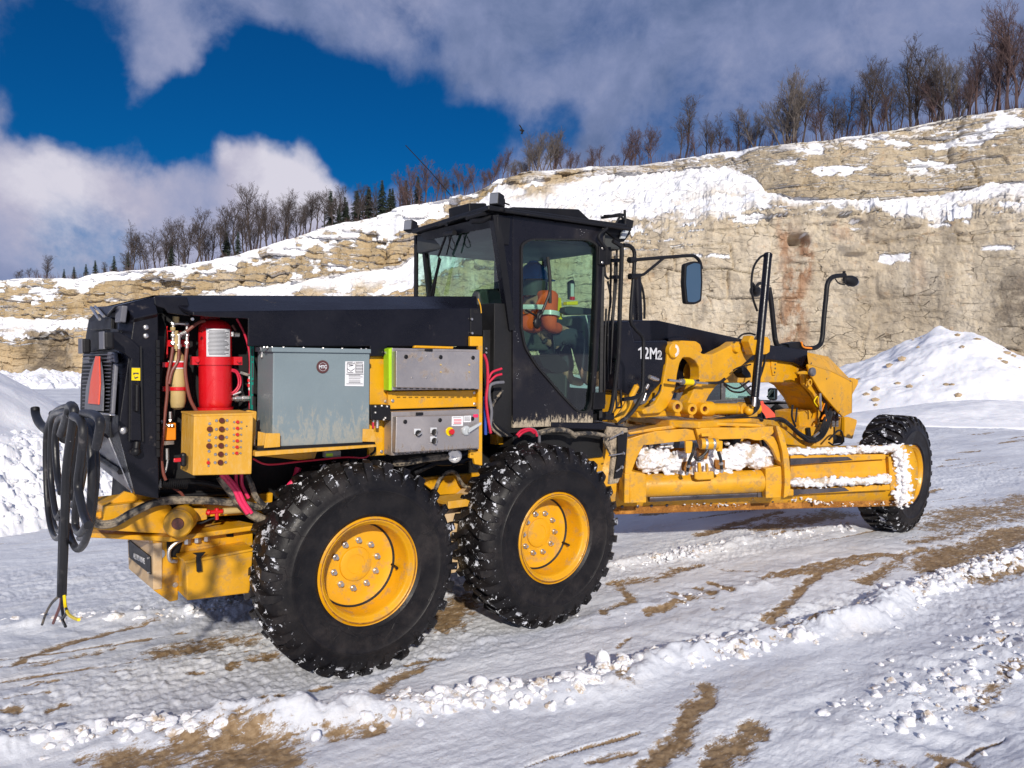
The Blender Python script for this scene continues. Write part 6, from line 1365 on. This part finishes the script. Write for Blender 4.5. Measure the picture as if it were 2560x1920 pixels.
# black ladder / mud flap between tyre and blade
part(S(z5,[(195,1290),(330,1300),(332,1330),(318,1480),(290,1620),(262,1680),(205,1690),(225,1500),(175,1400),(185,1330)],-.88,.03),'mud_guard',MUDB,bev=.004)
m=MB(); m.slab(L3(z5,[(262,1345),(330,1330),(320,1480),(290,1640),(240,1650),(262,1500)],Y=-.90),(0,.02,0)); part(m,'mud_flap',BLKM,bev=.003)
m=MB(); 
for (a,b_) in (((205,1375),(290,1333)),((200,1490),(300,1475)),((250,1600),(290,1570))): m.tube(L3(z5,[a,b_],Y=-.925),.006,6,False); m.ball(Pt(*z5(*b_),Y=-.925),.018,1)
part(m,'retaining_bolt',CHR,bev=0)
part(S(z4,[(1050,1568),(1400,1572),(1560,1600),(1560,1625),(1050,1610)],-.86,.5),'cab_sill',BLK,bev=.01); part(S(z4,[(970,1610),(1460,1600),(1480,1660),(960,1665)],-.70,.3),'cab_underframe',DARK)
m=MB(); m.tube([Pt(*z4(x,y),Y=-.9) for x,y in((960,1640),(1050,1620),(1150,1625),(1210,1660))],.022,8); m.tube([Pt(*z4(x,y),Y=-.88) for x,y in((1180,1650),(1290,1640),(1400,1655))],.018,8); part(m,'hose',HOSEM,bev=0)
# mirror
m=H(z4,[(1525,402),(1565,408),(1592,440),(1596,500),(1588,640),(1572,885),(1600,950),(1650,1010),(1655,1100),(1650,1330),(1635,1385),(1590,1408),(1520,1418)],-.98,.017,10); mir=part(m,'mirror_arm',BLKM,bev=0)
m=MB(); m.tube([Pt(*z5(x,y),Y=-.98-.0*x) for x,y in((345,140),(560,122),(760,108),(800,118),(828,150),(840,200))],.015,8); m.build('upper_tube',BLKM,mir); m=MB(); m.tube([Pt(*z5(x,y),Y=-.98) for x,y in((340,256),(410,248),(445,235),(575,128))],.013,8,False); m.build('brace',BLKM,mir)
for x,y in ((360,138),(365,252)): MB().cyl(Pt(*z5(x-22,y),Y=-.98),Pt(*z5(x+22,y),Y=-.98),.026,12).build('clamp',BLKM,mir)
mo=fillet([(728,165),(790,145),(845,152),(850,290),(842,425),(800,445),(735,442),(722,300)],16,4); mi=fillet([(738,180),(790,158),(832,165),(836,290),(830,412),(796,430),(745,428),(734,300)],14,4)
S(z5,mo,-1.0,.05).build('mirror_housing',BLKM,mir,.01); S(z5,mi,-1.006,.004).build('mirror_glass',MIR,mir)
# light mast on front frame
m=MB(); m.tube([Pt(*z5(x,y),Y=-.15) for x,y in((1305,330),(1320,420),(1335,560),(1350,690),(1375,735),(1450,745),(1590,748),(1645,735),(1672,690),(1685,550),(1700,400),(1712,300),(1750,255),(1830,243))],.030,10); mast=part(m,'light_mast',BLKM,bev=0)
def headlight(c,d,s=1.):
    m=MB(); m.lathe([(0,-.16*s),(.03*s,-.15*s),(.055*s,-.10*s),(.068*s,-.03*s),(.066*s,.03*s),(.05*s,.06*s)],c,d,24); h=m.build('headlight',BLKM,mast); m=MB(); m.lathe([(.052*s,.058*s),(.04*s,.09*s),(.0,.10*s)],c,d,20); m.build('lens',LENS,h); return h
headlight(Pt(*z5(1880,285),Y=-.15),Vector((1,-.1,-.12)),1.05); headlight(Pt(*z5(1215,355),Y=.35),Vector((1,.4,-.1)),1.)
m=MB(); m.tube([Pt(*z5(x,y),Y=-.15) for x,y in((1825,215),(1830,300))],.02,8,False); m.tube([Pt(*z5(x,y),Y=-.15) for x,y in((1765,270),(1790,300),(1830,310))],.008,6); m.tube([Pt(*z5(x,y),Y=.2) for x,y in((1190,300),(1215,330),(1240,300),(1300,310))],.02,8); m.build('lamp_bracket',BLKM,mast)
part(S(z5,fillet([(1440,715),(1520,700),(1560,730),(1560,790),(1500,800),(1450,750)],8),-.20,.12),'mast_foot',BLKM); part(H(z5,[(1530,705),(1545,740),(1600,748)],-.22,.012),'orange_cable',ORG,bev=0)

# ---------------- circle and blade
zc=Pt(*z6(700,140),Y=-.8).z
CX,CY=4.40,-.10
m=MB(); r=.735; zc=1.285
m.lathe([(r,-.03),(r,.03),(r-.10,.03),(r-.10,-.03),(r,-.03)],(CX,CY,zc),(0,0,1),72)
part(m,'turning_circle',YEL,bev=0)
for k in range(14):
    a=k*2*math.pi/14; m=MB(); m.box((CX+math.cos(a)*(r-.04),CY+math.sin(a)*(r-.04),zc+.045),(.09,.05,.03),Matrix.Rotation(a,3,'Z')); part(m,'circle_shoe',YEL,bev=.004)
m=MB(); m.slab([(CX-.75,CY-.35,zc+.05),(CX-.6,CY-.6,zc+.05),(CX+.2,CY-.62,zc+.05),(CX+1.9,-.08,zc-.12),(CX+1.9,.08,zc-.12),(CX+.2,CY+.62,zc+.05),(CX-.6,CY+.6,zc+.05)],(0,0,.07)); part(m,'drawbar_plate',YEL,bev=.01)
# blade frame of reference
B0=Vector((3.4,.02,0)); BT=Vector((.868,-.498,0)).normalized(); BN=Vector((-.498,-.868,0)).normalized()
blade=empty('blade',(0,0,0),ROOT); blade.location=(4.6-3,-.7,.42)
def BP(o): return (tuple(B0+BN*o),tuple(BN))
def bq(z,pts,o): return [Pt(*z(x,y),pl=BP(o)) for x,y in pts]
def BS(z,pts,o,t,name,mat,bev=.008,holes=()): return MB().slab(bq(z,pts,o),BN*-t,[bq(z,h,o) for h in holes]).build(name,mat,blade,bev)
# moldboard: curved profile swept along BT
eL=Pt(*z6(120,660),pl=BP(.0)); eR=Pt(*z6(1925,615),pl=BP(0)); L_=(eR-B0).dot(BT); L0=(eL-B0).dot(BT)-.25
zL,zR_=eL.z,eR.z
prof=[(-.10,.0),(-.02,.05),(.045,.13),(.08,.24),(.085,.34),(.06,.45),(.0,.55),(-.06,.60)]
m=MB(); n=24; vs=[]
for i in range(n+1):
    t=i/n; s=L0+(L_-L0)*t; zz=zL+(zR_-zL)*t
    for (o,h) in prof: vs.append(B0+BT*s+BN*o+Vector((0,0,zz+h*1.06)))
k=len(prof); fs=[(i*k+j,(i+1)*k+j,(i+1)*k+j+1,i*k+j+1) for i in range(n) for j in range(k-1)]
m.add(vs,fs,True); mb_=m.build('moldboard',YEL,blade,0); so_=mb_.modifiers.new('solid','SOLIDIFY'); so_.thickness=.022; so_.offset=-1
BS(z6,[(195,640),(240,598),(420,598),(1040,572),(1900,562),(1925,580),(1920,612),(1700,622),(1000,640),(205,668)],.02,.03,'cutting_edge',RUST)
m=MB()
for x,y in ((245,620),(335,618),(415,615),(505,612),(720,600),(762,597),(850,592),(945,582),(1020,580),(1120,588),(1385,580),(1480,570),(1567,567),(1660,560),(1760,556)):
    p=Pt(*z6(x,y),pl=BP(.022)); m.lathe([(.016,0),(.016,.01),(.008,.014),(0,.014)],p,BN,10)
m.build('plow_bolt',WORN,blade)
BS(z6,[(1225,322),(1780,316),(1780,345),(1225,378)],.155,.07,'slide_rail',YEL); BS(z6,[(1225,340),(1560,330),(1590,350),(1225,380)],.158,.02,'worn_rail_face',WORN,.002)
BS(z6,[(1225,372),(1800,345),(1800,445),(1225,458)],.10,.04,'back_plate',YEL)
BS(z6,[(1225,520),(1805,492),(1807,525),(1250,552)],.155,.08,'slide_rail',YEL); BS(z6,[(1228,520),(1540,508),(1570,530),(1250,552)],.158,.02,'worn_rail_face',WORN,.002)
BS(z6,[(1795,330),(1812,330),(1825,440),(1830,520),(1808,520)],.15,.06,'rail_end',YEL)
BS(z6,[(1860,262),(1895,262),(1918,330),(1932,440),(1932,560),(1925,600),(1850,600),(1862,440),(1850,330)],.11,.03,'end_bit',YELD)
# back cross tube (tip cylinder housing)
a,b_=Pt(*z6(340,500),pl=BP(.22)),Pt(*z6(1090,470),pl=BP(.22)); r=68*.42948/ppm(a)*.98
MB().cyl(a,b_,r,32).build('cross_tube',YEL,blade,0)
BS(z6,fillet([(288,425),(300,415),(385,432),(387,598),(290,600)],6),.34,.26,'tube_block',YEL,.015)
BS(z6,fillet([(1080,400),(1165,385),(1182,395),(1186,568),(1082,572)],6),.34,.26,'tube_block',YEL,.015)
a,b_=Pt(*z6(400,570),pl=BP(.2)),Pt(*z6(1070,540),pl=BP(.2)); MB().cyl(a,b_,.040,16).build('rod',WORN,blade,0)
BS(z6,[(395,548),(1068,520),(1070,530),(395,560)],.24,.03,'rod_guard',WORN,.003); BS(z6,[(1035,525),(1068,523),(1068,566),(1035,568)],.25,.05,'rod_end',WORN,.006)
BS(z6,[(1210,520),(1245,520),(1245,558),(1210,560)],.2,.08,'rod_end',YEL,.01); BS(z6,[(1240,522),(1275,520),(1275,555),(1240,558)],.19,.06,'rod_nut',WORN,.006)
# arms
beam=[(275,228),(350,205),(440,182),(700,160),(1000,162),(1145,152),(1125,195),(1085,225),(1050,235),(1020,235),(980,225),(800,230),(640,236),(520,248),(400,262),(370,262),(330,340),(300,420),(292,430),(290,600),(258,600),(262,420)]
BS(z6,fillet(beam,5,2),.34,.10,'blade_arm',YEL,.012)
BS(z6,[(1050,220),(1090,200),(1130,215),(1160,270),(1188,385),(1150,350),(1120,285),(1085,240)],.345,.06,'arm_gusset',YEL,.008)
BS(z6,fillet([(1140,152),(1160,152),(1190,215),(1215,310),(1226,420),(1225,520),(1210,560),(1186,572),(1192,480),(1190,400),(1178,300),(1158,220)],4,2),.40,.22,'end_plate',YEL,.008)
BS(z6,[(260,430),(290,430),(290,602),(256,600)],.36,.2,'end_plate',YEL,.008)
BS(z6,[(280,190),(440,160),(700,128),(1060,140),(1096,160),(700,148),(440,180),(290,203)],.30,.4,'circle_rim_plate',YEL,.008)
BS(z6,[(672,165),(760,160),(800,235),(770,262),(700,262)],.40,.08,'pivot_bracket',YEL,.01)
for pts in ([(614,240),(656,240),(656,300),(640,312),(616,310)],[(795,235),(832,240),(830,300),(800,300),(790,275)]): BS(z6,fillet(pts,5),.46,.04,'lug_bracket',YELC,.006)
a,b_=Pt(*z6(700,255),pl=BP(.45)),Pt(*z6(800,255),pl=BP(.45)); MB().cyl(a,b_,.055,20).build('pivot_barrel',YELC,blade,0)
for t in (.3,.75): c=a.lerp(b_,t); MB().lathe([(.057,-.012),(.059,0),(.057,.012)],c,(b_-a),20).build('barrel_ring',CHR,blade,0)
BS(z6,fillet([(706,195),(760,192),(765,210),(710,213)],3),.47,.03,'lug_bracket',YELC,.005)
for pts,r in (([(665,250),(655,310),(635,360),(625,420)],.016),([(690,340),(720,320),(745,290)],.014),([(805,300),(820,350),(825,415)],.016),([(665,330),(690,350),(720,330)],.014)):
    MB().tube(bq(z6,pts,.46),r,8).build('hose',CAB_,blade)
for x,y in ((632,385),(622,425),(822,370),(824,412)): MB().ball(Pt(*z6(x,y),pl=BP(.46)),.026,1).build('fitting',CHR,blade)
for pts in ([(592,360),(650,358),(650,405),(620,420),(595,410)],[(785,350),(845,350),(845,395),(815,405),(788,400)]): BS(z6,pts,.30,.06,'hose_bracket',RUST,.006)
BS(z6,[(668,420),(780,415),(782,462),(690,468),(668,460)],.40,.03,'clamp_saddle',YEL,.012); BS(z6,[(688,365),(705,365),(712,430),(690,432)],.40,.04,'link_bar',YEL,.008); BS(z6,[(735,372),(748,370),(752,430),(738,432)],.40,.04,'link_bar',YEL,.008); BS(z6,[(690,290),(760,275),(740,345),(700,350)],.36,.08,'pivot_link',RUST,.01)

# ================================================================== SNOW ON THE MACHINE
def snowstrip(z,pts,o,r,n,name,label,jy=14,seed=1,cat='snow',jx=4):
    rg=random.Random(seed); m=MB()
    P=[(x,y) for x,y in pts]
    for k in range(n):
        t=rg.random()*(len(P)-1); i=int(t); f=t-i; x=P[i][0]*(1-f)+P[i+1][0]*f; y=P[i][1]*(1-f)+P[i+1][1]*f
        c=Pt(*z(x+rg.gauss(0,jx),y+rg.gauss(0,jy)),pl=BP(o+rg.uniform(-.06,.03)*(jx<10))); rr=r*rg.uniform(.45,1.); m.ball(c,rr,1,(rg.uniform(.8,1.6),rg.uniform(.8,1.6),rg.uniform(.5,.9)),.10,rg.random())
    o_=m.build(name,SNOWD,None,0,recalc=False); fuse(o_,.009 if r>.02 else .007); tag(o_,label,cat,kind='stuff')
def fuse(o,vox):
    md=o.modifiers.new('remesh','REMESH'); md.mode='VOXEL'; md.voxel_size=vox; md.use_smooth_shade=True
    tx=bpy.data.textures.new('lumps','CLOUDS'); tx.noise_scale=.022; tx.noise_depth=4; d=o.modifiers.new('lumps','DISPLACE'); d.texture=tx; d.strength=.014; d.mid_level=.45; d.texture_coords='GLOBAL'
snowstrip(z6,[(350,345),(420,360),(560,365),(620,380),(700,375),(780,370),(850,350),(1000,330),(1110,345)],.22,.040,1700,'blade_snow','lumpy snow packed on the blade between the arms and the cross tube',30,1)
snowstrip(z6,[(860,300),(960,280),(1050,290),(1120,350)],.20,.036,120,'blade_snow','upper crest of snow packed behind the right blade arm',14,2)
snowstrip(z6,[(1210,300),(1300,300),(1450,300),(1650,290),(1840,282)],.14,.028,1100,'blade_snow','snow ridge lying on the top edge of the blade extension',8,3)
snowstrip(z6,[(1228,478),(1400,480),(1600,474),(1800,462)],.19,.026,900,'blade_snow','snow strip lying between the two slide rails of the blade',10,4)
snowstrip(z6,[(1840,300),(1872,370),(1885,450),(1885,540),(1870,590)],.11,.026,230,'blade_snow','thin snow crust on the outer end of the blade',12,5)
snowstrip(z6,[(1850,290),(1875,350),(1885,450),(1885,540),(1865,590)],.105,.018,760,'blade_snow','patchy snow frozen over the end bit of the blade',22,15,jx=22)
snowstrip(z6,[(1230,575),(1300,570),(1380,600),(1500,605),(1900,600)],.07,.014,90,'blade_snow','bits of snow stuck along the bolted lower edge of the blade',7,6)
snowstrip(z6,[(600,600),(720,610),(850,612),(1010,590)],.06,.012,40,'blade_snow','bits of snow stuck to the lower edge below the cross tube',9,7)
snowstrip(z6,[(480,265),(530,268)],.2,.03,10,'blade_snow','small snow lump under the left blade arm',5,8)

# ================================================================== HANGING CABLE
cab_o=empty('power_cable_coil',(-1.9,-.2,1.3)); tag(cab_o,'thick black power cable coiled over the rear hooks with bare wire ends hanging down','cable')
hk=empty('cable_hook',(0,0,0),ROOT); hk.location=(-1.6-3,-.3,1.7)
def hx(z,pts,X,r,n=10): return MB().tube([Pt(*z(p[0],p[1]),X=(p[2] if len(p)>2 else X)) for p in pts],r,n)
XH=-1.62
hx(zC,[(270,800),(275,850),(300,910),(350,960),(400,980),(520,960,-1.5),(700,930,-1.40)],XH,.028,12).build('hook_arm',BLKM,hk)
hx(zC,[(415,840),(425,900),(450,970),(490,1025),(540,1040,-1.58),(720,1060,-1.40)],XH,.028,12).build('hook_arm',BLKM,hk)
loops=[[(545,810),(450,830),(395,900),(370,1050),(372,1350),(395,1600),(440,1740),(500,1700),(520,1500),(530,1300)],[(590,835),(650,860),(700,950),(725,1100),(728,1350),(705,1600),(665,1780),(610,1800)],[(575,845),(560,950),(550,1150),(560,1350),(600,1500)],[(600,850),(640,950),(655,1100),(640,1300),(610,1450),(560,1550)],[(540,800),(500,790),(420,830),(380,900),(355,1000),(350,1200),(360,1500),(385,1700),(430,1800),(480,1760),(500,1650)],
 [(560,830),(480,830),(410,860),(392,1000),(390,1300),(410,1500),(440,1640),(470,1600)],
 [(580,840),(600,870),(590,1000),(560,1200),(545,1400),(540,1500)],
 [(620,850),(690,900),(715,1000),(730,1150),(735,1300),(720,1500),(690,1700),(640,1850),(590,1880),(545,1800),(520,1700)],
 [(600,860),(660,920),(690,1050),(705,1250),(700,1500),(670,1680),(620,1760),(580,1700),(590,1500),(620,1350),(660,1200)],
 [(540,850),(470,870),(440,920),(425,1050),(440,1300),(470,1450)],
 [(640,840),(720,850),(770,900),(760,1000),(740,1100)],
 [(560,860),(620,900),(640,1000),(620,1200),(600,1400),(640,1600),(680,1700)]]
for k,l in enumerate(loops):
    hx(zC,l,XH-.02-.014*k,.0138,12).build('cable_loop',CAB_,cab_o)
hx(zC,[(470,1000),(520,850),(535,785),(560,790),(570,850),(540,1050),(510,1300),(500,1600),(490,1900),(480,2140)],XH-.15,.0165,12).build('cable_loop',CAB_,cab_o)
# bottom straight tail to ground with splayed wires
ta=Pt(*zC(490,1640),X=XH-.15); tb=Pt(*z2(330,1070),X=XH-.15)
MB().tube([ta,tb],.018,12,False).build('cable_tail',CAB_,cab_o)
for pts,mt in (([(315,1070),(260,1120),(220,1180),(195,1240),(175,1300)],HOSEM),([(325,1070),(320,1140),(290,1220),(262,1290)],BRNH),([(335,1070),(330,1150),(340,1230),(335,1260),(360,1315)],CAB_),([(345,1070),(355,1150),(370,1200),(340,1250)],CAB_),([(350,1070),(360,1160),(385,1220),(430,1250),(465,1262)],YLB)):
    hx(z2,pts,XH-.15,.006,6).build('wire_end',mt,cab_o)

# ================================================================== PERSON
def skin(name,joints,edges,mat,parent,sub=2,loc=None):
    me=bpy.data.meshes.new(name); me.from_pydata([tuple(j[0]) for j in joints],edges,[]); me.materials.append(mat)
    o=bpy.data.objects.new(name,me); COL.objects.link(o)
    if parent: o.parent=parent; o.location=-parent.location if False else Vector((0,0,0))-(parent.location if parent else Vector((0,0,0)))
    s=o.modifiers.new('skin','SKIN'); s.use_smooth_shade=True
    for i,j in enumerate(joints):
        sv=me.skin_vertices[0].data[i]; r=j[1]; sv.radius=(r,r) if not isinstance(r,tuple) else r; sv.use_root=(i==0)
    b=o.modifiers.new('sub','SUBSURF'); b.levels=sub; b.render_levels=sub; return o
def person():
    hd=Pt(*z8(308,385),Y=-.22); sh=Pt(*z8(290,500),Y=-.25); hip=Pt(*z8(270,900),Y=-.2); hand=Pt(*z8(585,800),Y=-.32); el=Pt(*z8(440,790),Y=-.44)
    seat=hip.copy(); V=Vector
    neck=V((hd.x-.02,hd.y,hd.z-.15)); chest=V((hip.x+.03,hd.y,sh.z-.10)); 
    P=empty('person',(seat.x,seat.y,seat.z)); tag(P,'person in orange workwear and blue hard hat seated at the steering wheel in the cab','person')
    shR=V((chest.x+.02,hd.y-.19,sh.z-.03)); shL=V((chest.x+.02,hd.y+.19,sh.z-.03)); elR=V((el.x,el.y,el.z)); elL=V((el.x+.02,hd.y+.27,el.z-.02)); hR=hand; hL=V((hand.x+.02,hd.y+.15,hand.z))
    kR=V((hip.x+.45,hip.y-.12,hip.z+.05)); kL=V((hip.x+.45,hip.y+.12,hip.z+.05)); fR=V((kR.x+.12,kR.y,kR.z-.42)); fL=V((kL.x+.12,kL.y,kL.z-.42)); tR=fR+V((.18,0,-.03)); tL=fL+V((.18,0,-.03))
    waist=V((hip.x,hd.y,hip.z+.18))
    def fingers(h,base,J,E,side):
        d=V((.85,0,-.25)).normalized(); lat=V((0,1,0))
        for q,(oy,l) in enumerate(((-.030,.055),(-.010,.065),(.010,.062),(.030,.048))):
            a=h+d*.04+lat*oy; b=a+d*l*.5+V((0,0,.006)); c=b+V((.3,0,-.9)).normalized()*l*.45; e=c+V((-.5,0,-.7)).normalized()*l*.3
            i=len(J); J+= [(a,.011),(b,.010),(c,.009),(e,.008)]; E+=[(base,i),(i,i+1),(i+1,i+2),(i+2,i+3)]
        a=h+lat*.035*side+V((.01,0,.0)); b=a+V((.03,.012*side,.008)); c=b+V((.028,-.002*side,-.012)); i=len(J); J+=[(a,.012),(b,.011),(c,.009)]; E+=[(base,i),(i,i+1),(i+1,i+2)]
    J=[(hip,(.15,.12)),(waist,(.15,.11)),(chest,(.18,.12)),(neck,.06),(hd+V((0,0,-.08)),.075),(hd+V((0,0,.0)),.09),(hd+V((0,0,.07)),.075),
       (shR,.07),(elR,.05),(hR+(elR-hR).normalized()*.07,.032),(hR,(.042,.022)),(shL,.07),(elL,.05),(hL+(elL-hL).normalized()*.07,.032),(hL,(.042,.022)),
       (kR,.075),(fR,.05),(tR,.04),(kL,.075),(fL,.05),(tL,.04)]
    E=[(0,1),(1,2),(2,3),(3,4),(4,5),(5,6),(2,7),(7,8),(8,9),(9,10),(2,11),(11,12),(12,13),(13,14),(0,15),(15,16),(16,17),(0,18),(18,19),(19,20)]
    fingers(hR,10,J,E,1); fingers(hL,14,J,E,-1)
    skin('body',J,E,SKIN,P,1)
    J=[(hip+V((0,0,.05)),(.17,.14)),(waist,(.175,.135)),(chest,(.205,.145)),(neck-V((0,0,.06)),.085),(shR,.095),(elR,.068),(hR+(elR-hR).normalized()*.10,.052),(shL,.095),(elL,.068),(hL+(elL-hL).normalized()*.10,.052)]
    skin('jacket',J,[(0,1),(1,2),(2,3),(2,4),(4,5),(5,6),(2,7),(7,8),(8,9)],ORJ,P,2)
    J=[(hip,(.165,.135)),(kR,.09),(fR+V((0,0,.06)),.065),(kL,.09),(fL+V((0,0,.06)),.065)]; skin('trousers',J,[(0,1),(1,2),(0,3),(3,4)],NAVY,P,2)
    # reflective bands
    m=MB(); m.lathe([(.215,-.02),(.22,0),(.215,.02)],V((waist.x+.01,waist.y,waist.z+.10)),(0,0,1),28); m.build('reflective_band',REFL,P)
    m=MB(); d=(elR-shR).normalized(); m.lathe([(.092,-.02),(.094,.02)],shR.lerp(elR,.55),d,20); m.build('reflective_band',REFL,P)
    m=MB(); m.slab([V((chest.x+.14,hd.y-.20,sh.z-.02)),V((chest.x+.09,hd.y-.21,sh.z-.02)),V((chest.x+.08,hd.y-.23,waist.z)),V((chest.x+.13,hd.y-.23,waist.z))],(0,.01,0)); m.build('yellow_stripe',YLB,P)
    # face parts
    f=hd+V((.0,0,-.03)); m=MB(); m.ball(f+V((.095,0,-.02)),.018,2,(1.1,.8,1.2)); m.ball(f+V((.075,0,-.075)),.022,2,(.8,1.3,.4)); m.ball(f+V((-.0,-.09,-.02)),.022,2,(.8,.4,1.3)); m.ball(f+V((-.0,.09,-.02)),.022,2,(.8,.4,1.3)); m.build('nose_and_ears',SKIN,P)
    m=MB(); 
    for s in(-1,1): m.ball(f+V((.082,s*.032,.012)),.012,2)
    m.build('eye',WHT,P)
    m=MB(); hc=hd+V((-.005,0,.025)); m.lathe([(0,.150),(.05,.145),(.09,.12),(.118,.07),(.128,.02),(.130,0),(.126,0)],hc,(0,0,1),32); m.box(hc+V((.135,0,.004)),(.09,.17,.010),Matrix.Rotation(R_(8),3,'Y')); m.tube([hc+V((-.10,0,.10)),hc+V((-.03,0,.155)),hc+V((.05,0,.148)),hc+V((.11,0,.07))],.012,8); m.build('hard_hat',HELM,P)
    m=MB(); m.slab([hc+V((.03,-.105,.095)),hc+V((.06,-.10,.115)),hc+V((.085,-.095,.08)),hc+V((.075,-.10,.055))],(0,-.004,0)); m.build('white_sticker',WHT,P)
    m=MB(); m.lathe([(.108,-.12),(.118,-.05),(.122,.01)],hd+V((-.02,0,0)),(0,0,1),24); m.build('hair',CABIN,P)
person()

# ================================================================== PICKUP
def truck():
    T=empty('pickup_truck',(11,5.3,0)); tag(T,'dark grey pickup truck parked behind the motor grader, mostly hidden','pickup truck')
    o=lambda x,y,z:(x,y,z)
    Yn=4.35; m=MB()
    side=[(7.9,.55),(8.35,.45),(8.6,.45),(8.7,.85),(9.0,1.0),(9.3,.85),(9.45,.45),(12.1,.45),(12.2,.85),(12.5,1.0),(12.85,.85),(12.95,.45),(13.75,.5),(13.8,.88),(13.4,1.0),(12.1,1.09),(9.35,1.09),(9.3,1.2),(7.9,1.2)]
    m.slab([(x,Yn,z) for x,z in side],(0,1.95,0)); m.build('body',TRK,T,.03)
    m=MB(); 
    c=[(9.3,1.09),(9.55,1.66),(10.0,1.80),(11.0,1.80),(12.0,1.09)]
    win=[[(9.8,1.13),(9.8,1.66),(10.72,1.69),(10.72,1.13)],[(10.85,1.13),(10.85,1.69),(11.02,1.68),(11.8,1.13)]]
    m.slab([(x,Yn+.08,z) for x,z in c],(0,.04,0),[[(x,Yn+.08,z) for x,z in h] for h in win]); m.slab([(x,Yn+1.83,z) for x,z in c],(0,.04,0),[[(x,Yn+1.83,z) for x,z in h] for h in win])
    m.slab([(10.0,Yn+.08,1.80),(11.0,Yn+.08,1.80),(11.0,Yn+1.87,1.80),(10.0,Yn+1.87,1.80)],(0,0,.03)); m.build('cab',TRK,T,.01)
    for h in win: m=MB(); m.slab([(x,Yn+.10,z) for x,z in h],(0,.005,0)); m.build('window',GLSD if h[0][0]<10.5 else GLS,T); m=MB(); m.slab([(x,Yn+1.85,z) for x,z in h],(0,.005,0)); m.build('window',GLSD,T)
    m=MB(); m.slab([(11.02,Yn+.14,1.78),(11.97,Yn+.14,1.10),(11.97,Yn+1.81,1.10),(11.02,Yn+1.81,1.78)],(0,0,.01)); m.build('windshield',GLS,T)
    m=MB(); m.slab([(9.56,Yn+.14,1.64),(9.33,Yn+.14,1.12),(9.33,Yn+1.81,1.12),(9.56,Yn+1.81,1.64)],(.01,0,0)); m.build('rear_window',GLSD,T)
    for x in (9.0,12.5):
        for y in (Yn-.02,Yn+1.74):
            w=MB().lathe([(.2,0),(.36,0),(.40,.04),(.40,.2),(.36,.24),(.2,.24)],(x,y,.40),(0,1,0),28).build('wheel',BLKM,T,0); MB().lathe([(0,.03),(.2,.01),(.24,.0),(.24,.2),(0,.2)],(x,y,.40),(0,1,0),24).build('rim',CHR,w)
    for y,s in ((Yn,-1),(Yn+1.95,1)):
        mm=MB().box((12.12,y+s*.16,1.22),(.10,.20,.26)).build('wing_mirror',BLKM,T,.04); MB().box((12.06,y+s*.16,1.22),(.01,.16,.2)).build('mirror_glass',MIR,mm)
        MB().tube([(12.16,y,1.16),(12.13,y+s*.1,1.16)],.02,6,False).build('mirror_stay',BLKM,mm)
    m=MB(); m.slab([(7.95,Yn-.006,.66),(9.1,Yn-.006,1.02),(9.1,Yn-.006,1.12),(7.95,Yn-.006,1.12)],(0,.004,0)); m.build('side_banner',BLKM,T)
    q=Pt(*zF(285,660),Y=Yn-.014); q2=Pt(*zF(525,660),Y=Yn-.014); h=Pt(*zF(300,632),Y=Yn-.014)
    w=(q2-q).length; text('lettering','R',.1,q,(1,0,0),(0,0,1),INKB,T,.004,.006,fit=(w*.17,h.z-q.z)); text('lettering','TECH',.1,q+Vector((w*.28,0,0)),(1,0,0),(0,0,1),INKR,T,.004,.006,fit=(w*.72,h.z-q.z))
    m=MB().box((13.72,Yn+.2,.95),(.1,.3,.18)); m.build('headlight',LENS,T,.02); m=MB().box((13.72,Yn+1.75,.95),(.1,.3,.18)); m.build('headlight',LENS,T,.02)
    MB().bb((13.7,Yn-.02,.45),(13.88,Yn+1.97,.68)).build('bumper',CHR,T,.03)
    m=MB(); 
    for x in (10.78,11.9): m.bb((x-.004,Yn-.003,.5),(x+.004,Yn+.01,1.07))
    m.bb((10.9,Yn-.02,.98),(11.08,Yn,1.01)); m.build('door_gap',DARK,T,0)
    # red cloth flag on a thin whip
    pa=Pt(*zF(1612,490),Y=2.2); m=MB(); m.tube([Pt(*zF(1605,480),Y=2.2),Pt(*zF(1640,700),Y=2.2),Vector((pa.x+.05,2.2,.05))],.008,6,False)
    F=empty('warning_flag',(pa.x,2.2,0)); tag(F,'small red cloth flag on a thin whip standing behind the grader circle','flag'); m.build('whip',BLKM,F)
    m=MB(); m.slab(L3(zF,[(1605,500),(1640,490),(1650,520),(1700,560),(1750,610),(1795,665),(1760,665),(1650,670),(1640,640),(1600,600)],Y=2.2),(0,.02,0)); m.build('cloth',RED if False else ORTRI,F,.004)
truck()
